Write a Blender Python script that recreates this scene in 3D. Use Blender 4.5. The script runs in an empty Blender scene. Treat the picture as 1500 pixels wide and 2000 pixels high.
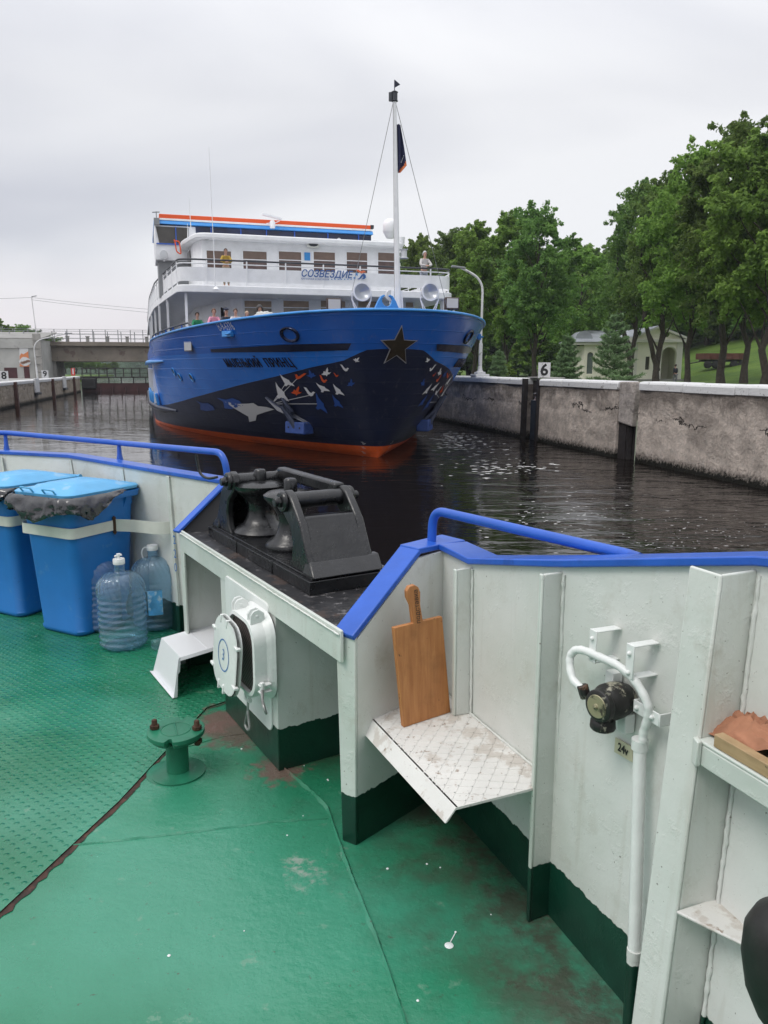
import bpy, bmesh, math, random
import numpy as np
from mathutils import Vector, Matrix
from mathutils.bvhtree import BVHTree
R = math.radians
SC = bpy.context.scene
COL = SC.collection
random.seed(7)

# ------------------------------------------------------------ camera
CZ = 3.0
TH = math.atan(282 / 1500)
cam_d = bpy.data.cameras.new('camera')
cam = bpy.data.objects.new('camera', cam_d)
COL.objects.link(cam)
cam.location = (0, 0, CZ)
cam.rotation_euler = (math.pi / 2 - TH, 0, 0)
cam_d.sensor_fit = 'VERTICAL'
cam_d.sensor_height = 24
cam_d.lens = 18.0
cam_d.clip_start = 0.05
cam_d.clip_end = 6000
SC.camera = cam

# ------------------------------------------------------------ world, sun, exposure
SUN_EL, SUN_AZ = 55, 235          # azimuth clockwise from +Y
w = bpy.data.worlds.new("World")
SC.world = w
w.use_nodes = True
nt = w.node_tree
nt.nodes.clear()
def wn(t): return nt.nodes.new(t)
out = wn('ShaderNodeOutputWorld')
bg = wn('ShaderNodeBackground'); bg.inputs[1].default_value = 0.1
sky = wn('ShaderNodeTexSky'); sky.sky_type = 'NISHITA'; sky.sun_disc = False
sky.sun_elevation = R(SUN_EL); sky.sun_rotation = R(SUN_AZ)
tc = wn('ShaderNodeTexCoord')
mp = wn('ShaderNodeMapping'); mp.inputs['Scale'].default_value = (1.0, 1.0, 3.4)
mp.inputs['Rotation'].default_value = (0, R(9), R(20))
nz = wn('ShaderNodeTexNoise'); nz.inputs['Scale'].default_value = 1.15; nz.inputs['Detail'].default_value = 5
nz.inputs['Roughness'].default_value = 0.42; nz.inputs['Distortion'].default_value = 0.5
ramp = wn('ShaderNodeValToRGB')
ramp.color_ramp.elements[0].position = 0.33; ramp.color_ramp.elements[0].color = (5.0, 5.15, 5.75, 1)
ramp.color_ramp.elements[1].position = 0.62; ramp.color_ramp.elements[1].color = (7.8, 7.85, 8.05, 1)
sep = wn('ShaderNodeSeparateXYZ')
zr = wn('ShaderNodeMapRange'); zr.inputs[1].default_value = 0.30; zr.inputs[2].default_value = 1.0
zr.inputs[3].default_value = 1.0; zr.inputs[4].default_value = 2.0
mul = wn('ShaderNodeMix'); mul.data_type = 'RGBA'; mul.blend_type = 'MULTIPLY'; mul.inputs[0].default_value = 1
hz = wn('ShaderNodeMapRange'); hz.inputs[1].default_value = 0.02; hz.inputs[2].default_value = 0.13
hz.inputs[3].default_value = 0.75; hz.inputs[4].default_value = 0.0
hmix = wn('ShaderNodeMix'); hmix.data_type = 'RGBA'; hmix.inputs[7].default_value = (8.3, 7.55, 7.75, 1)
mix = wn('ShaderNodeMix'); mix.data_type = 'RGBA'; mix.inputs[0].default_value = 0.95
L = nt.links.new
L(tc.outputs['Generated'], mp.inputs[0]); L(mp.outputs[0], nz.inputs['Vector']); L(nz.outputs[0], ramp.inputs[0])
L(tc.outputs['Generated'], sep.inputs[0]); L(sep.outputs[2], zr.inputs[0]); L(sep.outputs[2], hz.inputs[0])
L(hz.outputs[0], hmix.inputs[0]); L(ramp.outputs[0], hmix.inputs[6])
L(hmix.outputs[2], mul.inputs[6]); L(zr.outputs[0], mul.inputs[7])
L(sky.outputs[0], mix.inputs[6]); L(mul.outputs[2], mix.inputs[7])
L(mix.outputs[2], bg.inputs[0]); L(bg.outputs[0], out.inputs[0])

sd = bpy.data.lights.new('sun', 'SUN'); sd.energy = 1.1; sd.angle = R(22); sd.color = (1, .96, .9)
sun = bpy.data.objects.new('sun', sd); COL.objects.link(sun)
az = R(SUN_AZ); el = R(SUN_EL)
dirv = Vector((math.sin(az) * math.cos(el), math.cos(az) * math.cos(el), math.sin(el)))
sun.rotation_euler = dirv.to_track_quat('Z', 'Y').to_euler(); sun.location = (0, 0, 60)
SC.view_settings.view_transform = 'Standard'; SC.view_settings.look = 'None'
SC.view_settings.gamma = 1; SC.view_settings.exposure = 0.26

# ------------------------------------------------------------ helpers
cTH, sTH = math.cos(TH), math.sin(TH)
def ray(u, v):
    a = (u - 750) / 1500; k = (1000 - v) / 1500
    return Vector((a, cTH + k * sTH, -sTH + k * cTH))
def at(u, v, z):
    r = ray(u, v); t = (z - CZ) / r.z
    return Vector((r.x * t, r.y * t, z))
def atY(u, v, Y):
    r = ray(u, v); t = Y / r.y
    return Vector((r.x * t, Y, CZ + r.z * t))

def empty(name, loc=(0, 0, 0), rz=0, label=None, cat=None, group=None, parent=None):
    o = bpy.data.objects.new(name, None); COL.objects.link(o)
    o.location = loc; o.rotation_euler = (0, 0, rz); o.empty_display_size = 0.3
    tag(o, label, cat, group)
    if parent: o.parent = parent
    return o
def tag(o, label=None, cat=None, group=None, kind=None):
    if label: o['label'] = label
    if cat: o['category'] = cat
    if group: o['group'] = group
    if kind: o['kind'] = kind
    return o
def keep(o, parent):
    """parent keeping the world placement of geometry given in world coordinates"""
    o.parent = parent
    def wm(q):
        m = Matrix.LocRotScale(q.location, q.rotation_euler, q.scale)
        return (wm(q.parent) @ m) if q.parent else m
    o.matrix_parent_inverse = wm(parent).inverted()
    return o
def copy_tree(o, parent=None):
    c = o.copy(); COL.objects.link(c); c.parent = parent
    for ch in list(KIDS.get(o.name, [])):
        d = copy_tree(ch, c)
    return c
KIDS = {}
NAMES = {}

class MB:
    def __init__(s): s.bm = bmesh.new(); s.m = 0
    def f(s, vs):
        try:
            fc = s.bm.faces.new(vs); fc.material_index = s.m; return fc
        except ValueError: return None
    def poly(s, pts):
        return s.f([s.bm.verts.new(p) for p in pts])
    def prism(s, pts, off):
        off = Vector(off)
        a = [s.bm.verts.new(p) for p in pts]; b = [s.bm.verts.new(Vector(p) + off) for p in pts]
        s.f(a[::-1]); s.f(b)
        n = len(a)
        for i in range(n): s.f([a[i], a[(i + 1) % n], b[(i + 1) % n], b[i]])
        return s
    def box(s, c, d, rz=0, rx=0, ry=0):
        M = Matrix.Translation(c) @ Matrix.Rotation(rz, 4, 'Z') @ Matrix.Rotation(ry, 4, 'Y') @ Matrix.Rotation(rx, 4, 'X')
        x, y, z = d[0] / 2, d[1] / 2, d[2] / 2
        v = [s.bm.verts.new(M @ Vector(p)) for p in ((-x,-y,-z),(x,-y,-z),(x,y,-z),(-x,y,-z),(-x,-y,z),(x,-y,z),(x,y,z),(-x,y,z))]
        for q in ((0,3,2,1),(4,5,6,7),(0,1,5,4),(1,2,6,5),(2,3,7,6),(3,0,4,7)): s.f([v[i] for i in q])
        return s
    def bar(s, a, b, w, h, up=(0, 0, 1)):
        a = Vector(a); b = Vector(b); d = (b - a).normalized()
        sd_ = d.cross(Vector(up))
        if sd_.length < 1e-4: sd_ = d.cross(Vector((1, 0, 0)))
        sd_.normalize(); u_ = sd_.cross(d)
        q = [a + sd_ * (i * w / 2) + u_ * (j * h / 2) for i, j in ((-1,-1),(1,-1),(1,1),(-1,1))]
        return s.prism(q, b - a)
    def tube(s, path, r, n=10, cap=True, closed=False):
        P = [Vector(p) for p in path]; m = len(P)
        rs = r if hasattr(r, '__len__') else [r] * m
        rings = []; prev = None
        for i in range(m):
            if closed: t = P[(i + 1) % m] - P[i - 1]
            else: t = (P[min(i + 1, m - 1)] - P[max(i - 1, 0)])
            t.normalize()
            if prev is None:
                x = t.orthogonal().normalized()
            else:
                x = (prev - t * prev.dot(t)); x.normalize()
            prev = x; y = t.cross(x)
            rings.append([s.bm.verts.new(P[i] + (x * math.cos(2*math.pi*k/n) + y * math.sin(2*math.pi*k/n)) * rs[i]) for k in range(n)])
        for i in range(m if closed else m - 1):
            A, B = rings[i], rings[(i + 1) % m]
            for k in range(n): s.f([A[k], A[(k+1) % n], B[(k+1) % n], B[k]])
        if cap and not closed: s.f(rings[0][::-1]); s.f(rings[-1])
        return s
    def lathe(s, prof, c=(0, 0, 0), n=20, M=None, cap=True):
        M = M or Matrix.Translation(c)
        rings = [[s.bm.verts.new(M @ Vector((r * math.cos(2*math.pi*k/n), r * math.sin(2*math.pi*k/n), z))) for k in range(n)] for r, z in prof]
        for A, B in zip(rings, rings[1:]):
            for k in range(n): s.f([A[k], A[(k+1) % n], B[(k+1) % n], B[k]])
        if cap: s.f(rings[0][::-1]); s.f(rings[-1])
        return s
    def ball(s, c, r, sc=(1, 1, 1), n=12, m=8, M=None):
        M0 = (M or Matrix.Identity(4))
        prof = []
        M2 = Matrix.Translation(c) @ M0 @ Matrix.Diagonal((sc[0], sc[1], sc[2], 1))
        pr = [(max(1e-4, r * math.sin(math.pi * i / m)), -r * math.cos(math.pi * i / m)) for i in range(m + 1)]
        return s.lathe(pr, M=M2, n=n)
    def build(s, name, mats, parent=None, smooth=35, bevel=0, world=False, merge=False, sub=0):
        if merge: bmesh.ops.remove_doubles(s.bm, verts=s.bm.verts, dist=1e-5)
        bmesh.ops.recalc_face_normals(s.bm, faces=s.bm.faces)
        me = bpy.data.meshes.new(name); s.bm.to_mesh(me); s.bm.free()
        for mt in (mats if isinstance(mats, (list, tuple)) else [mats]): me.materials.append(mt)
        o = bpy.data.objects.new(name, me); COL.objects.link(o)
        if smooth:
            me.polygons.foreach_set('use_smooth', [True] * len(me.polygons))
            me.set_sharp_from_angle(angle=R(smooth))
        if bevel:
            b = o.modifiers.new('bevel', 'BEVEL'); b.width = bevel; b.segments = 2; b.limit_method = 'ANGLE'; b.angle_limit = R(40)
        if parent:
            if world: keep(o, parent)
            else: o.parent = parent
            KIDS.setdefault(parent.name, []).append(o)
        return o

def arcpath(pts, rad, n=6):
    """polyline with rounded corners"""
    P = [Vector(p) for p in pts]; o = [P[0]]
    for i in range(1, len(P) - 1):
        a, b, c = P[i-1], P[i], P[i+1]
        r1 = min(rad, (a-b).length * .49, (c-b).length * .49)
        p = b + (a-b).normalized() * r1; q = b + (c-b).normalized() * r1
        for k in range(n + 1):
            t = k / n; o.append(p * (1-t)**2 + b * 2*t*(1-t) + q * t*t)
    o.append(P[-1]); return o

# ------------------------------------------------------------ materials
def mat(name, col, rough=0.5, metal=0, spec=0.5, **kw):
    m = bpy.data.materials.new(name); m.use_nodes = True
    t = m.node_tree; b = t.nodes['Principled BSDF']
    b.inputs['Base Color'].default_value = (*col, 1)
    b.inputs['Roughness'].default_value = rough; b.inputs['Metallic'].default_value = metal
    b.inputs['Specular IOR Level'].default_value = spec
    N = t.nodes.new; K = t.links.new
    co = N('ShaderNodeTexCoord')
    vec = co.outputs['Object']
    def noise(scale, detail=3, rgh=.55, v=None, dist=0):
        q = N('ShaderNodeTexNoise'); q.inputs['Scale'].default_value = scale; q.inputs['Detail'].default_value = detail
        q.inputs['Roughness'].default_value = rgh; q.inputs['Distortion'].default_value = dist
        K(v or vec, q.inputs['Vector']); return q.outputs[0]
    def rng(x, a, b_, c=0, d=1):
        q = N('ShaderNodeMapRange'); K(x, q.inputs[0])
        for i, vv in enumerate((a, b_, c, d)): q.inputs[i+1].default_value = vv
        return q.outputs[0]
    def mixc(fac, A, B, mode='MIX'):
        q = N('ShaderNodeMix'); q.data_type = 'RGBA'; q.blend_type = mode
        for s_, x in ((q.inputs[0], fac), (q.inputs[6], A), (q.inputs[7], B)):
            if hasattr(x, 'links'): K(x, s_)
            elif isinstance(x, (int, float)): s_.default_value = x
            else: s_.default_value = (*x, 1)
        return q.outputs[2]
    def math_(op, a, b_=0):
        q = N('ShaderNodeMath'); q.operation = op
        for s_, x in ((q.inputs[0], a), (q.inputs[1], b_)):
            if hasattr(x, 'links'): K(x, s_)
            else: s_.default_value = x
        return q.outputs[0]
    def bump(h, strength=.3, dist=.01):
        q = N('ShaderNodeBump'); q.inputs['Strength'].default_value = strength; q.inputs['Distance'].default_value = dist
        K(h, q.inputs['Height'])
        if b.inputs['Normal'].links: K(b.inputs['Normal'].links[0].from_socket, q.inputs['Normal'])
        K(q.outputs[0], b.inputs['Normal'])
    c = col
    if kw.get('var'):
        amt, scl = kw['var']
        n1 = noise(scl, 4)
        c = mixc(rng(n1, .3, .7), tuple(x * (1 - amt) for x in col), tuple(min(1, x * (1 + amt)) for x in col))
    if kw.get('spots'):        # (colour, scale, threshold, amount)
        for sc_, scl, th, am in kw['spots']:
            n2 = noise(scl, 5, .65)
            c = mixc(math_('MULTIPLY', rng(n2, th, th + .06), am), c, sc_)
    if hasattr(c, 'links'): K(c, b.inputs['Base Color'])
    if kw.get('bump'):
        for scl, st, ds in kw['bump']: bump(noise(scl, 3), st, ds)
    if kw.get('rvar'):
        K(rng(noise(kw['rvar'][0], 3), .3, .7, rough - kw['rvar'][1], rough + kw['rvar'][1]), b.inputs['Roughness'])
    m['H'] = 1
    m_h = dict(t=t, b=b, N=N, K=K, co=co, noise=noise, rng=rng, mixc=mixc, math=math_, bump=bump)
    return (m, m_h) if kw.get('h') else m

M = {}
M['white'] = mat('ship_white', (.80, .81, .83), .4, var=(.06, 3), bump=[(9, .08, .01)])
M['white_d'] = mat('cream_metal', (.66, .67, .62), .5, var=(.1, 5))
M['blue_rail'] = mat('blue_enamel', (.022, .105, .50), .3, var=(.12, 6), spots=[((.45, .5, .6), 9, .70, .5), ((.02, .02, .04), 30, .70, .7), ((.012, .05, .26), 5, .58, .5)], bump=[(45, .25, .004), (8, .2, .01)])
M['ltblue'] = mat('light_blue_enamel', (.04, .26, .66), .35, var=(.12, 2))
M['navy'] = mat('navy_enamel', (.006, .011, .038), .3, var=(.2, 3), bump=[(4, .06, .02)])
M['navyb'] = mat('slate_blue_enamel', (.03, .07, .25), .45, var=(.2, 6))
M['silver'] = mat('grey_decal', (.62, .62, .63), .5)
M['decal_w'] = mat('white_decal', (.78, .78, .80), .45)
M['decal_o'] = mat('orange_decal', (.72, .10, .02), .45)
M['decal_b'] = mat('blue_decal', (.025, .09, .36), .45)
M['star'] = mat('bronze_star', (.045, .032, .018), .45, .3, var=(.3, 5))
M['dark'] = mat('dark_interior', (.012, .013, .016), .6)
M['black'] = mat('black_rubber', (.012, .012, .012), .6)
M['glass'] = mat('window_glass', (.06, .055, .05), .08, var=(.4, 1.2))
M['shade'] = mat('brown_blind', (.17, .115, .09), .35, var=(.15, 3))
M['shade2'] = mat('tan_curtain', (.32, .23, .16), .3, var=(.25, 2))
M['chrome'] = mat('lamp_glass', (.60, .62, .64), .3, .4)
M['grey'] = mat('grey_metal', (.25, .26, .27), .5, .3)
M['dgrey'] = mat('dark_grey_metal', (.05, .055, .065), .45, .3)
M['orange'] = mat('orange_enamel', (.72, .09, .015), .4)
M['skin'] = mat('skin', (.52, .30, .22), .55)
M['blackpaint'] = mat('black_glossy_paint', (.009, .0095, .011), .3, spec=.55, var=(.4, 9), spots=[((.08, .045, .03), 14, .68, .5)], bump=[(70, .35, .003), (14, .3, .01)], rvar=(12, .1))
M['chromeblack'] = M['blackpaint']
# ============================================================ OUR BOAT
ZD = 1.4
def D(u, v, h=0.0): return at(u, v, ZD + h)
def H(x, y, h): return Vector((x, y, ZD + h))

# painted plating: white above, dark green band above the deck
def plating(name, white, zline=.18, spots=True):
    m, h = mat(name, white, .38, h=True)
    n1 = h['noise'](1.7, 4, .6)
    c = h['mixc'](h['rng'](n1, .35, .65), (white[0] * .86, white[1] * .88, white[2] * .84), tuple(min(.9, x * 1.05) for x in white))
    if spots:
        c = h['mixc'](h['math']('MULTIPLY', h['rng'](h['noise'](26, 4, .7), .73, .76), .75), c, (.10, .07, .05))
        c = h['mixc'](h['math']('MULTIPLY', h['rng'](h['noise'](5, 6, .75), .56, .74), .45), c, (.40, .38, .31))
        mr_ = h['N']('ShaderNodeMapping'); h['K'](h['co'].outputs['Object'], mr_.inputs[0]); mr_.inputs['Scale'].default_value = (9, 9, .7)
        c = h['mixc'](h['math']('MULTIPLY', h['rng'](h['noise'](1.6, 5, .6, mr_.outputs[0]), .60, .74), .22), c, (.30, .25, .17))
        c = h['mixc'](h['math']('MULTIPLY', h['rng'](h['noise'](90, 3, .6), .70, .73), .7), c, (.09, .07, .05))
    s = h['N']('ShaderNodeSeparateXYZ'); h['K'](h['co'].outputs['Object'], s.inputs[0])
    zz = h['math']('ADD', s.outputs[2], h['rng'](h['noise'](30, 3), .2, .8, -.008, .008))
    mk = h['rng'](zz, ZD + zline, ZD + zline + .0015, 1, 0)
    gn = h['mixc'](h['rng'](h['noise'](8, 4), .3, .7), (.003, .030, .018), (.007, .052, .031))
    c = h['mixc'](mk, c, gn)
    h['K'](c, h['b'].inputs['Base Color'])
    h['bump'](h['noise'](3, 3), .35, .025); h['bump'](h['noise'](70, 3), .3, .002); h['bump'](h['rng'](h['noise'](14, 5, .7), .55, .7), .35, .003)
    h['K'](h['rng'](h['noise'](7, 3), .3, .7, .28, .46), h['b'].inputs['Roughness'])
    return m
M['plate'] = plating('bulwark_plating', (.67, .68, .66))
M['plate_g'] = plating('frame_plating', (.62, .655, .62))
M['plate_n'] = plating('bracket_plating', (.65, .67, .64), -.5)
M['shelf'] = mat('shelf_white', (.68, .67, .64), .5, var=(.08, 6), spots=[((.22, .14, .09), 38, .62, .8), ((.40, .34, .28), 9, .54, .5), ((.10, .07, .05), 75, .66, .7)], bump=[(60, .4, .003)])
# shelf: diamond tread relief
def tread(m_, scale, dist, strength, rot=45, only=None):
    pass
def deck_mat(name, dots):
    m, h = mat(name, (.02, .2, .12), .3, spec=.6, h=True)
    N, K = h['N'], h['K']
    c = h['mixc'](h['rng'](h['noise'](1.3, 5, .6), .3, .7), (.010, .135, .062), (.020, .205, .105))
    c = h['mixc'](h['math']('MULTIPLY', h['rng'](h['noise'](.8, 3), .45, .62), .7), c, (.060, .285, .19))
    # worn pale scabs and small dark pits
    c = h['mixc'](h['math']('MULTIPLY', h['rng'](h['noise'](11, 6, .7), .62, .68), .5), c, (.17, .30, .22))
    c = h['mixc'](h['math']('MULTIPLY', h['rng'](h['noise'](38, 5, .7), .66, .69), .65), c, (.06, .055, .04))
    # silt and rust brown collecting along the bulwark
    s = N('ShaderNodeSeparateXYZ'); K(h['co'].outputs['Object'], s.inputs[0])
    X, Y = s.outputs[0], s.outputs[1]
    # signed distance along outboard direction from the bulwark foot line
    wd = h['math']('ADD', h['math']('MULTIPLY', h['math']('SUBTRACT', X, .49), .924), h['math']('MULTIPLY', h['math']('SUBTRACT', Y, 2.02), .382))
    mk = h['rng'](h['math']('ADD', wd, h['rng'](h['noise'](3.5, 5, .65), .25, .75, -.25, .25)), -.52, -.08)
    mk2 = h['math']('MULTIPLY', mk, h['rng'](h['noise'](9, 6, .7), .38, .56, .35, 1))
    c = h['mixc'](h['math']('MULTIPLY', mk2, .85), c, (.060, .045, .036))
    # scab patch by the seam and rust patch at the vent casing
    for (px, py, rad, colr, am) in ((D(600, 1700).x, D(600, 1700).y, .17, (.30, .34, .30), .75), (D(465, 1425).x, D(465, 1425).y, .2, (.12, .082, .068), .9), (D(545, 1500).x, D(545, 1500).y, .13, (.16, .10, .085), .9), (D(430, 1405).x, D(430, 1405).y, .13, (.16, .10, .085), .9)):
        dx = h['math']('SUBTRACT', X, px); dy = h['math']('SUBTRACT', Y, py)
        dd = h['math']('SQRT', h['math']('ADD', h['math']('MULTIPLY', dx, dx), h['math']('MULTIPLY', dy, dy)))
        q = h['math']('ADD', dd, h['rng'](h['noise'](12, 5, .7), .25, .75, -.1, .1))
        if colr[0] > .25: k = h['math']('MULTIPLY', h['rng'](q, rad * .55, rad * .2), h['rng'](h['noise'](30, 4, .7), .45, .6))
        else: k = h['rng'](q, rad, rad * .6)
        c = h['mixc'](h['math']('MULTIPLY', k, am), c, colr)
    K(c, h['b'].inputs['Base Color'])
    h['bump'](h['noise'](5, 4, .6), .35, .02); h['bump'](h['noise'](24, 5, .65), .45, .008); h['bump'](h['noise'](120, 3), .2, .0015)
    K(h['rng'](h['noise'](4, 5, .65), .3, .7, .14, .38), h['b'].inputs['Roughness'])
    if dots:
        mpn = N('ShaderNodeMapping'); K(h['co'].outputs['Object'], mpn.inputs[0])
        mpn.inputs['Rotation'].default_value = (0, 0, R(38)); mpn.inputs['Scale'].default_value = (27, 27, 0.0)
        vo = N('ShaderNodeTexVoronoi'); vo.inputs['Randomness'].default_value = 0.08; vo.inputs['Scale'].default_value = 1
        K(mpn.outputs[0], vo.inputs['Vector'])
        h['bump'](h['rng'](vo.outputs['Distance'], .30, .12, 0, 1), .8, .004)
    return m
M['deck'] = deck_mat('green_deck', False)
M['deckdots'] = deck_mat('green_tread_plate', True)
M['rust'] = mat('rusty_seam', (.06, .028, .02), .8, var=(.5, 20), spots=[((.02, .015, .012), 15, .5, .8)], bump=[(60, .5, .004)])
M['greenp'] = mat('green_fitting', (.018, .16, .09), .35, var=(.25, 9), spots=[((.10, .25, .18), 24, .64, .7)], bump=[(30, .35, .004)])
M['boltm'] = mat('rusty_bolt', (.07, .035, .02), .7, .3, var=(.4, 40))
M['table'] = mat('worn_black_table', (.02, .02, .022), .38, spots=[((.075, .05, .04), 5, .54, .7), ((.2, .19, .19), 30, .58, .6)], bump=[(30, .4, .006)], rvar=(9, .14))
M['fit_w'] = mat('painted_white_fitting', (.74, .76, .74), .36, var=(.05, 8), spots=[((.12, .08, .06), 60, .72, .6)], bump=[(50, .35, .003), (12, .25, .006)])

boat = empty('boat', (0, 0, ZD), 0, 'own boat seen from on board, with worn green deck, white bulwark and blue cap rail', 'boat')
def B(mb, name, m, bevel=0, smooth=35, **k): 
    return mb.build(name, m, boat, smooth, bevel, world=True, **k)

# ---- bulwark line, inner face: (bottom xy, top xy, top height)
e = Vector((-.509, .861, 0)); n = Vector((.861, .509, 0))       # along the table, outboard
E0 = H(-.14, 2.37, 0); E1 = H(-1.07, 3.94, 0)
TH_ = .75
Rline = [((1.22, -1.2), (1.55, -1.1), 1.55), ((1.06, .30), (1.26, .35), 1.40), ((.70, 1.47), (.79, 1.572), 1.19), ((.49, 2.02), (.485, 2.015), 1.07), ((.30, 2.475), (.293, 2.49), .955), ((.214, 2.69), (.21, 2.70), .955)]
apex = (-.885, 4.185)
Lt = [D(416, 940, .97), D(326, 927, .97), D(234, 911, .97), D(134, 894, .97), D(0, 887, .97), D(-260, 900, .97)]
Lline = [((apex[0] - .0, apex[1] - .01), (apex[0], apex[1]), .97)]
for k, p in enumerate(Lt[1:]):
    inn = Vector((.16, -.20)) * min(1, .35 + k * .3)
    Lline.append(((p.x + inn.x, p.y + inn.y), (p.x, p.y), .97))
Lline += [((-5.3, 5.2), (-5.6, 5.5), .97), ((-6.6, 3.6), (-6.9, 3.8), .97)]
SH = .012
def shell(line, name):
    mb = MB()
    for a, b in zip(line, line[1:]):
        d = Vector((b[1][0] - a[1][0], b[1][1] - a[1][1], 0)).normalized(); o = Vector((d.y, -d.x, 0)) * SH
        A0, A1 = H(*a[0], -.02), H(*a[1], a[2]); B0, B1 = H(*b[0], -.02), H(*b[1], b[2])
        nu, nv_2 = max(4, int((A0 - B0).length / .12)), 10; G = []
        for i in range(nu + 1): G.append([mb.bm.verts.new((A0.lerp(B0, i / nu)).lerp(A1.lerp(B1, i / nu), j / nv_2)) for j in range(nv_2 + 1)])
        for i in range(nu):
            for j in range(nv_2): mb.f([G[i][j], G[i+1][j], G[i+1][j+1], G[i][j+1]])
        mb.poly([A0 + o, B0 + o, B1 + o, A1 + o][::-1])
    # the hull below the deck on the outside
    return B(mb, name, M['plate'])
shell(Rline, 'bulwark')
shell(Lline, 'bulwark')

# the hull outside, down to below the water
mb = MB()
outer = [(1.62, -1.2), (1.34, .3), (.86, 1.6), (.56, 2.05), (.36, 2.52), (.33, 2.68), (-.56, 4.22), (apex[0] + .05, apex[1] + .06)] + [(q[1][0] + .03, q[1][1] + .04) for q in Lline[1:]]
for a, b in zip(outer, outer[1:]):
    sA = .93; 
    A = H(a[0], a[1], .02); Bq = H(b[0], b[1], .02)
    A2 = Vector((a[0] * .9 - .1, a[1] * .93, -.6)); B2 = Vector((b[0] * .9 - .1, b[1] * .93, -.6))
    mb.poly([A, Bq, B2, A2])
B(mb, 'hull', M['navy'])

# ---- deck
mb = MB()
pts = [(-7.4, -3.0), (1.3, -3.0)] + [(q[0][0] + .02, q[0][1]) for q in Rline[:5]] + [(.34, 2.6), (.33, 2.68), (-.56, 4.22)] + [(q[0][0] + .02, q[0][1] + .02) for q in Lline[1:]] + [(-7.4, 3.2)]
mb.poly([H(x, y, 0) for x, y in pts])
bmesh.ops.triangulate(mb.bm, faces=mb.bm.faces)
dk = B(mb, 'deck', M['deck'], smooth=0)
# raised tread plate left of the rusty seam
sA = D(-200, 1930); sB = D(0, 1785); sC = D(232, 1568); sD = D(326, 1466); sE = D(404, 1384); sF = D(440, 1372)
mb = MB()
Z = .007
q = [sA, sB, sC, sD, sE, sF, H(-.98, 3.9, 0)]
left_edge = [(qq[0][0] - .0, qq[0][1] - .10) for qq in Lline[2:]]
tp = [Vector((p.x, p.y, ZD + Z)) for p in q] + [H(x, y, Z) for x, y in left_edge] + [H(-7.3, 3.2, Z), H(-7.3, -1.2, Z)]
a_ = mb.poly(tp); 
bmesh.ops.triangulate(mb.bm, faces=mb.bm.faces)
mb.m = 1
for a, b in zip(q, q[1:]):
    mb.poly([Vector((a.x, a.y, ZD + Z)), Vector((b.x, b.y, ZD + Z)), Vector((b.x, b.y, ZD)), Vector((a.x, a.y, ZD))])
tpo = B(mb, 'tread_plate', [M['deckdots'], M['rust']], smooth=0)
# rusty crack along its edge
def ragged(path, wid, name, m, h=.002, hh=.0, seed=1, step=.025):
    rr = random.Random(seed); mb = MB(); P = []
    for a, b in zip(path, path[1:]):
        nn = max(1, int((b - a).length / step))
        for i in range(nn): P.append(a.lerp(b, i / nn))
    P.append(path[-1]); L_, R_, C_ = [], [], []
    for i, p in enumerate(P):
        d = (P[min(i + 1, len(P) - 1)] - P[max(i - 1, 0)]).normalized(); s_ = Vector((-d.y, d.x, 0))
        tw = wid * (1 if 3 < i < len(P) - 4 else .4)
        L_.append(mb.bm.verts.new(p + s_ * tw * rr.uniform(.25, .8) + Vector((0, 0, h)))); R_.append(mb.bm.verts.new(p - s_ * tw * rr.uniform(.3, 1.2) + Vector((0, 0, h))))
        C_.append(mb.bm.verts.new(p + Vector((0, 0, h + hh * rr.uniform(.7, 1.3)))))
    for i in range(len(P) - 1):
        mb.f([L_[i], L_[i+1], C_[i+1], C_[i]]); mb.f([C_[i], C_[i+1], R_[i+1], R_[i]])
    return B(mb, name, m, smooth=80)
off = Vector((.006, -.008, 0))
ragged([p + off for p in (sA, sB, D(90, 1700), sC, sD)], .017, 'rust_crack', M['rust'], seed=3, h=.0022)
ragged([D(240, 1561) , D(262, 1545)], .02, 'rust_crack', M['rust'], seed=5, h=.003)
ragged([p + off for p in (sE, D(425, 1378), sF)], .012, 'rust_crack', M['rust'], seed=4, h=.0022)
# welded seams
ragged([D(548, 1497), D(600, 1540), D(640, 1578), D(655, 1625), D(690, 1720), D(735, 1830), D(800, 2020)], .010, 'weld_seam', M['deck'], hh=.010, h=.0008, seed=6)
ragged([D(0, 1677), D(110, 1655), D(250, 1640), D(400, 1623), D(530, 1606), D(640, 1600)], .006, 'weld_seam', M['deck'], hh=.005, h=.0005, seed=7)
ragged([D(285, 1478), D(322, 1469)], .004, 'weld_seam', M['deck'], hh=.004, h=.0005, seed=8)
ragged([D(365, 1460), D(430, 1440), D(490, 1432)], .004, 'weld_seam', M['deck'], hh=.003, h=.0005, seed=9)

# paint drops and crumbs on the deck
M['drip'] = mat('white_paint_drop', (.75, .78, .78), .3)
mb = MB()
def blob(u, v, r, el_=1):
    p = D(u, v); k = 14; rr = random.Random(int(u)); 
    M_ = Matrix.Translation((p.x, p.y, ZD + .001))
    mb = MB(); mb.lathe([(r, 0), (r * .8, .0016), (.0005, .0022)], M=M_, n=k); B(mb, 'paint_drop', M['drip'], smooth=60)
blob(877, 1847, .013); blob(890, 1821, .0035)
mb = MB(); mb.tube([D(880, 1840) + Vector((0, 0, .001)), D(890, 1822) + Vector((0, 0, .001))], .0016, 6); B(mb, 'paint_drop', M['drip'], smooth=60)
for i, (u, v) in enumerate(((959, 1787), (519, 1468), (834, 1688), (757, 1697), (592, 1594), (561, 1632), (640, 1523), (330, 1867), (477, 1819), (641, 1525), (51, 1560), (472, 1463), (594, 1496), (860, 1695), (816, 1955))): blob(u, v, .0022 + (i % 4) * .0009)

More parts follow.
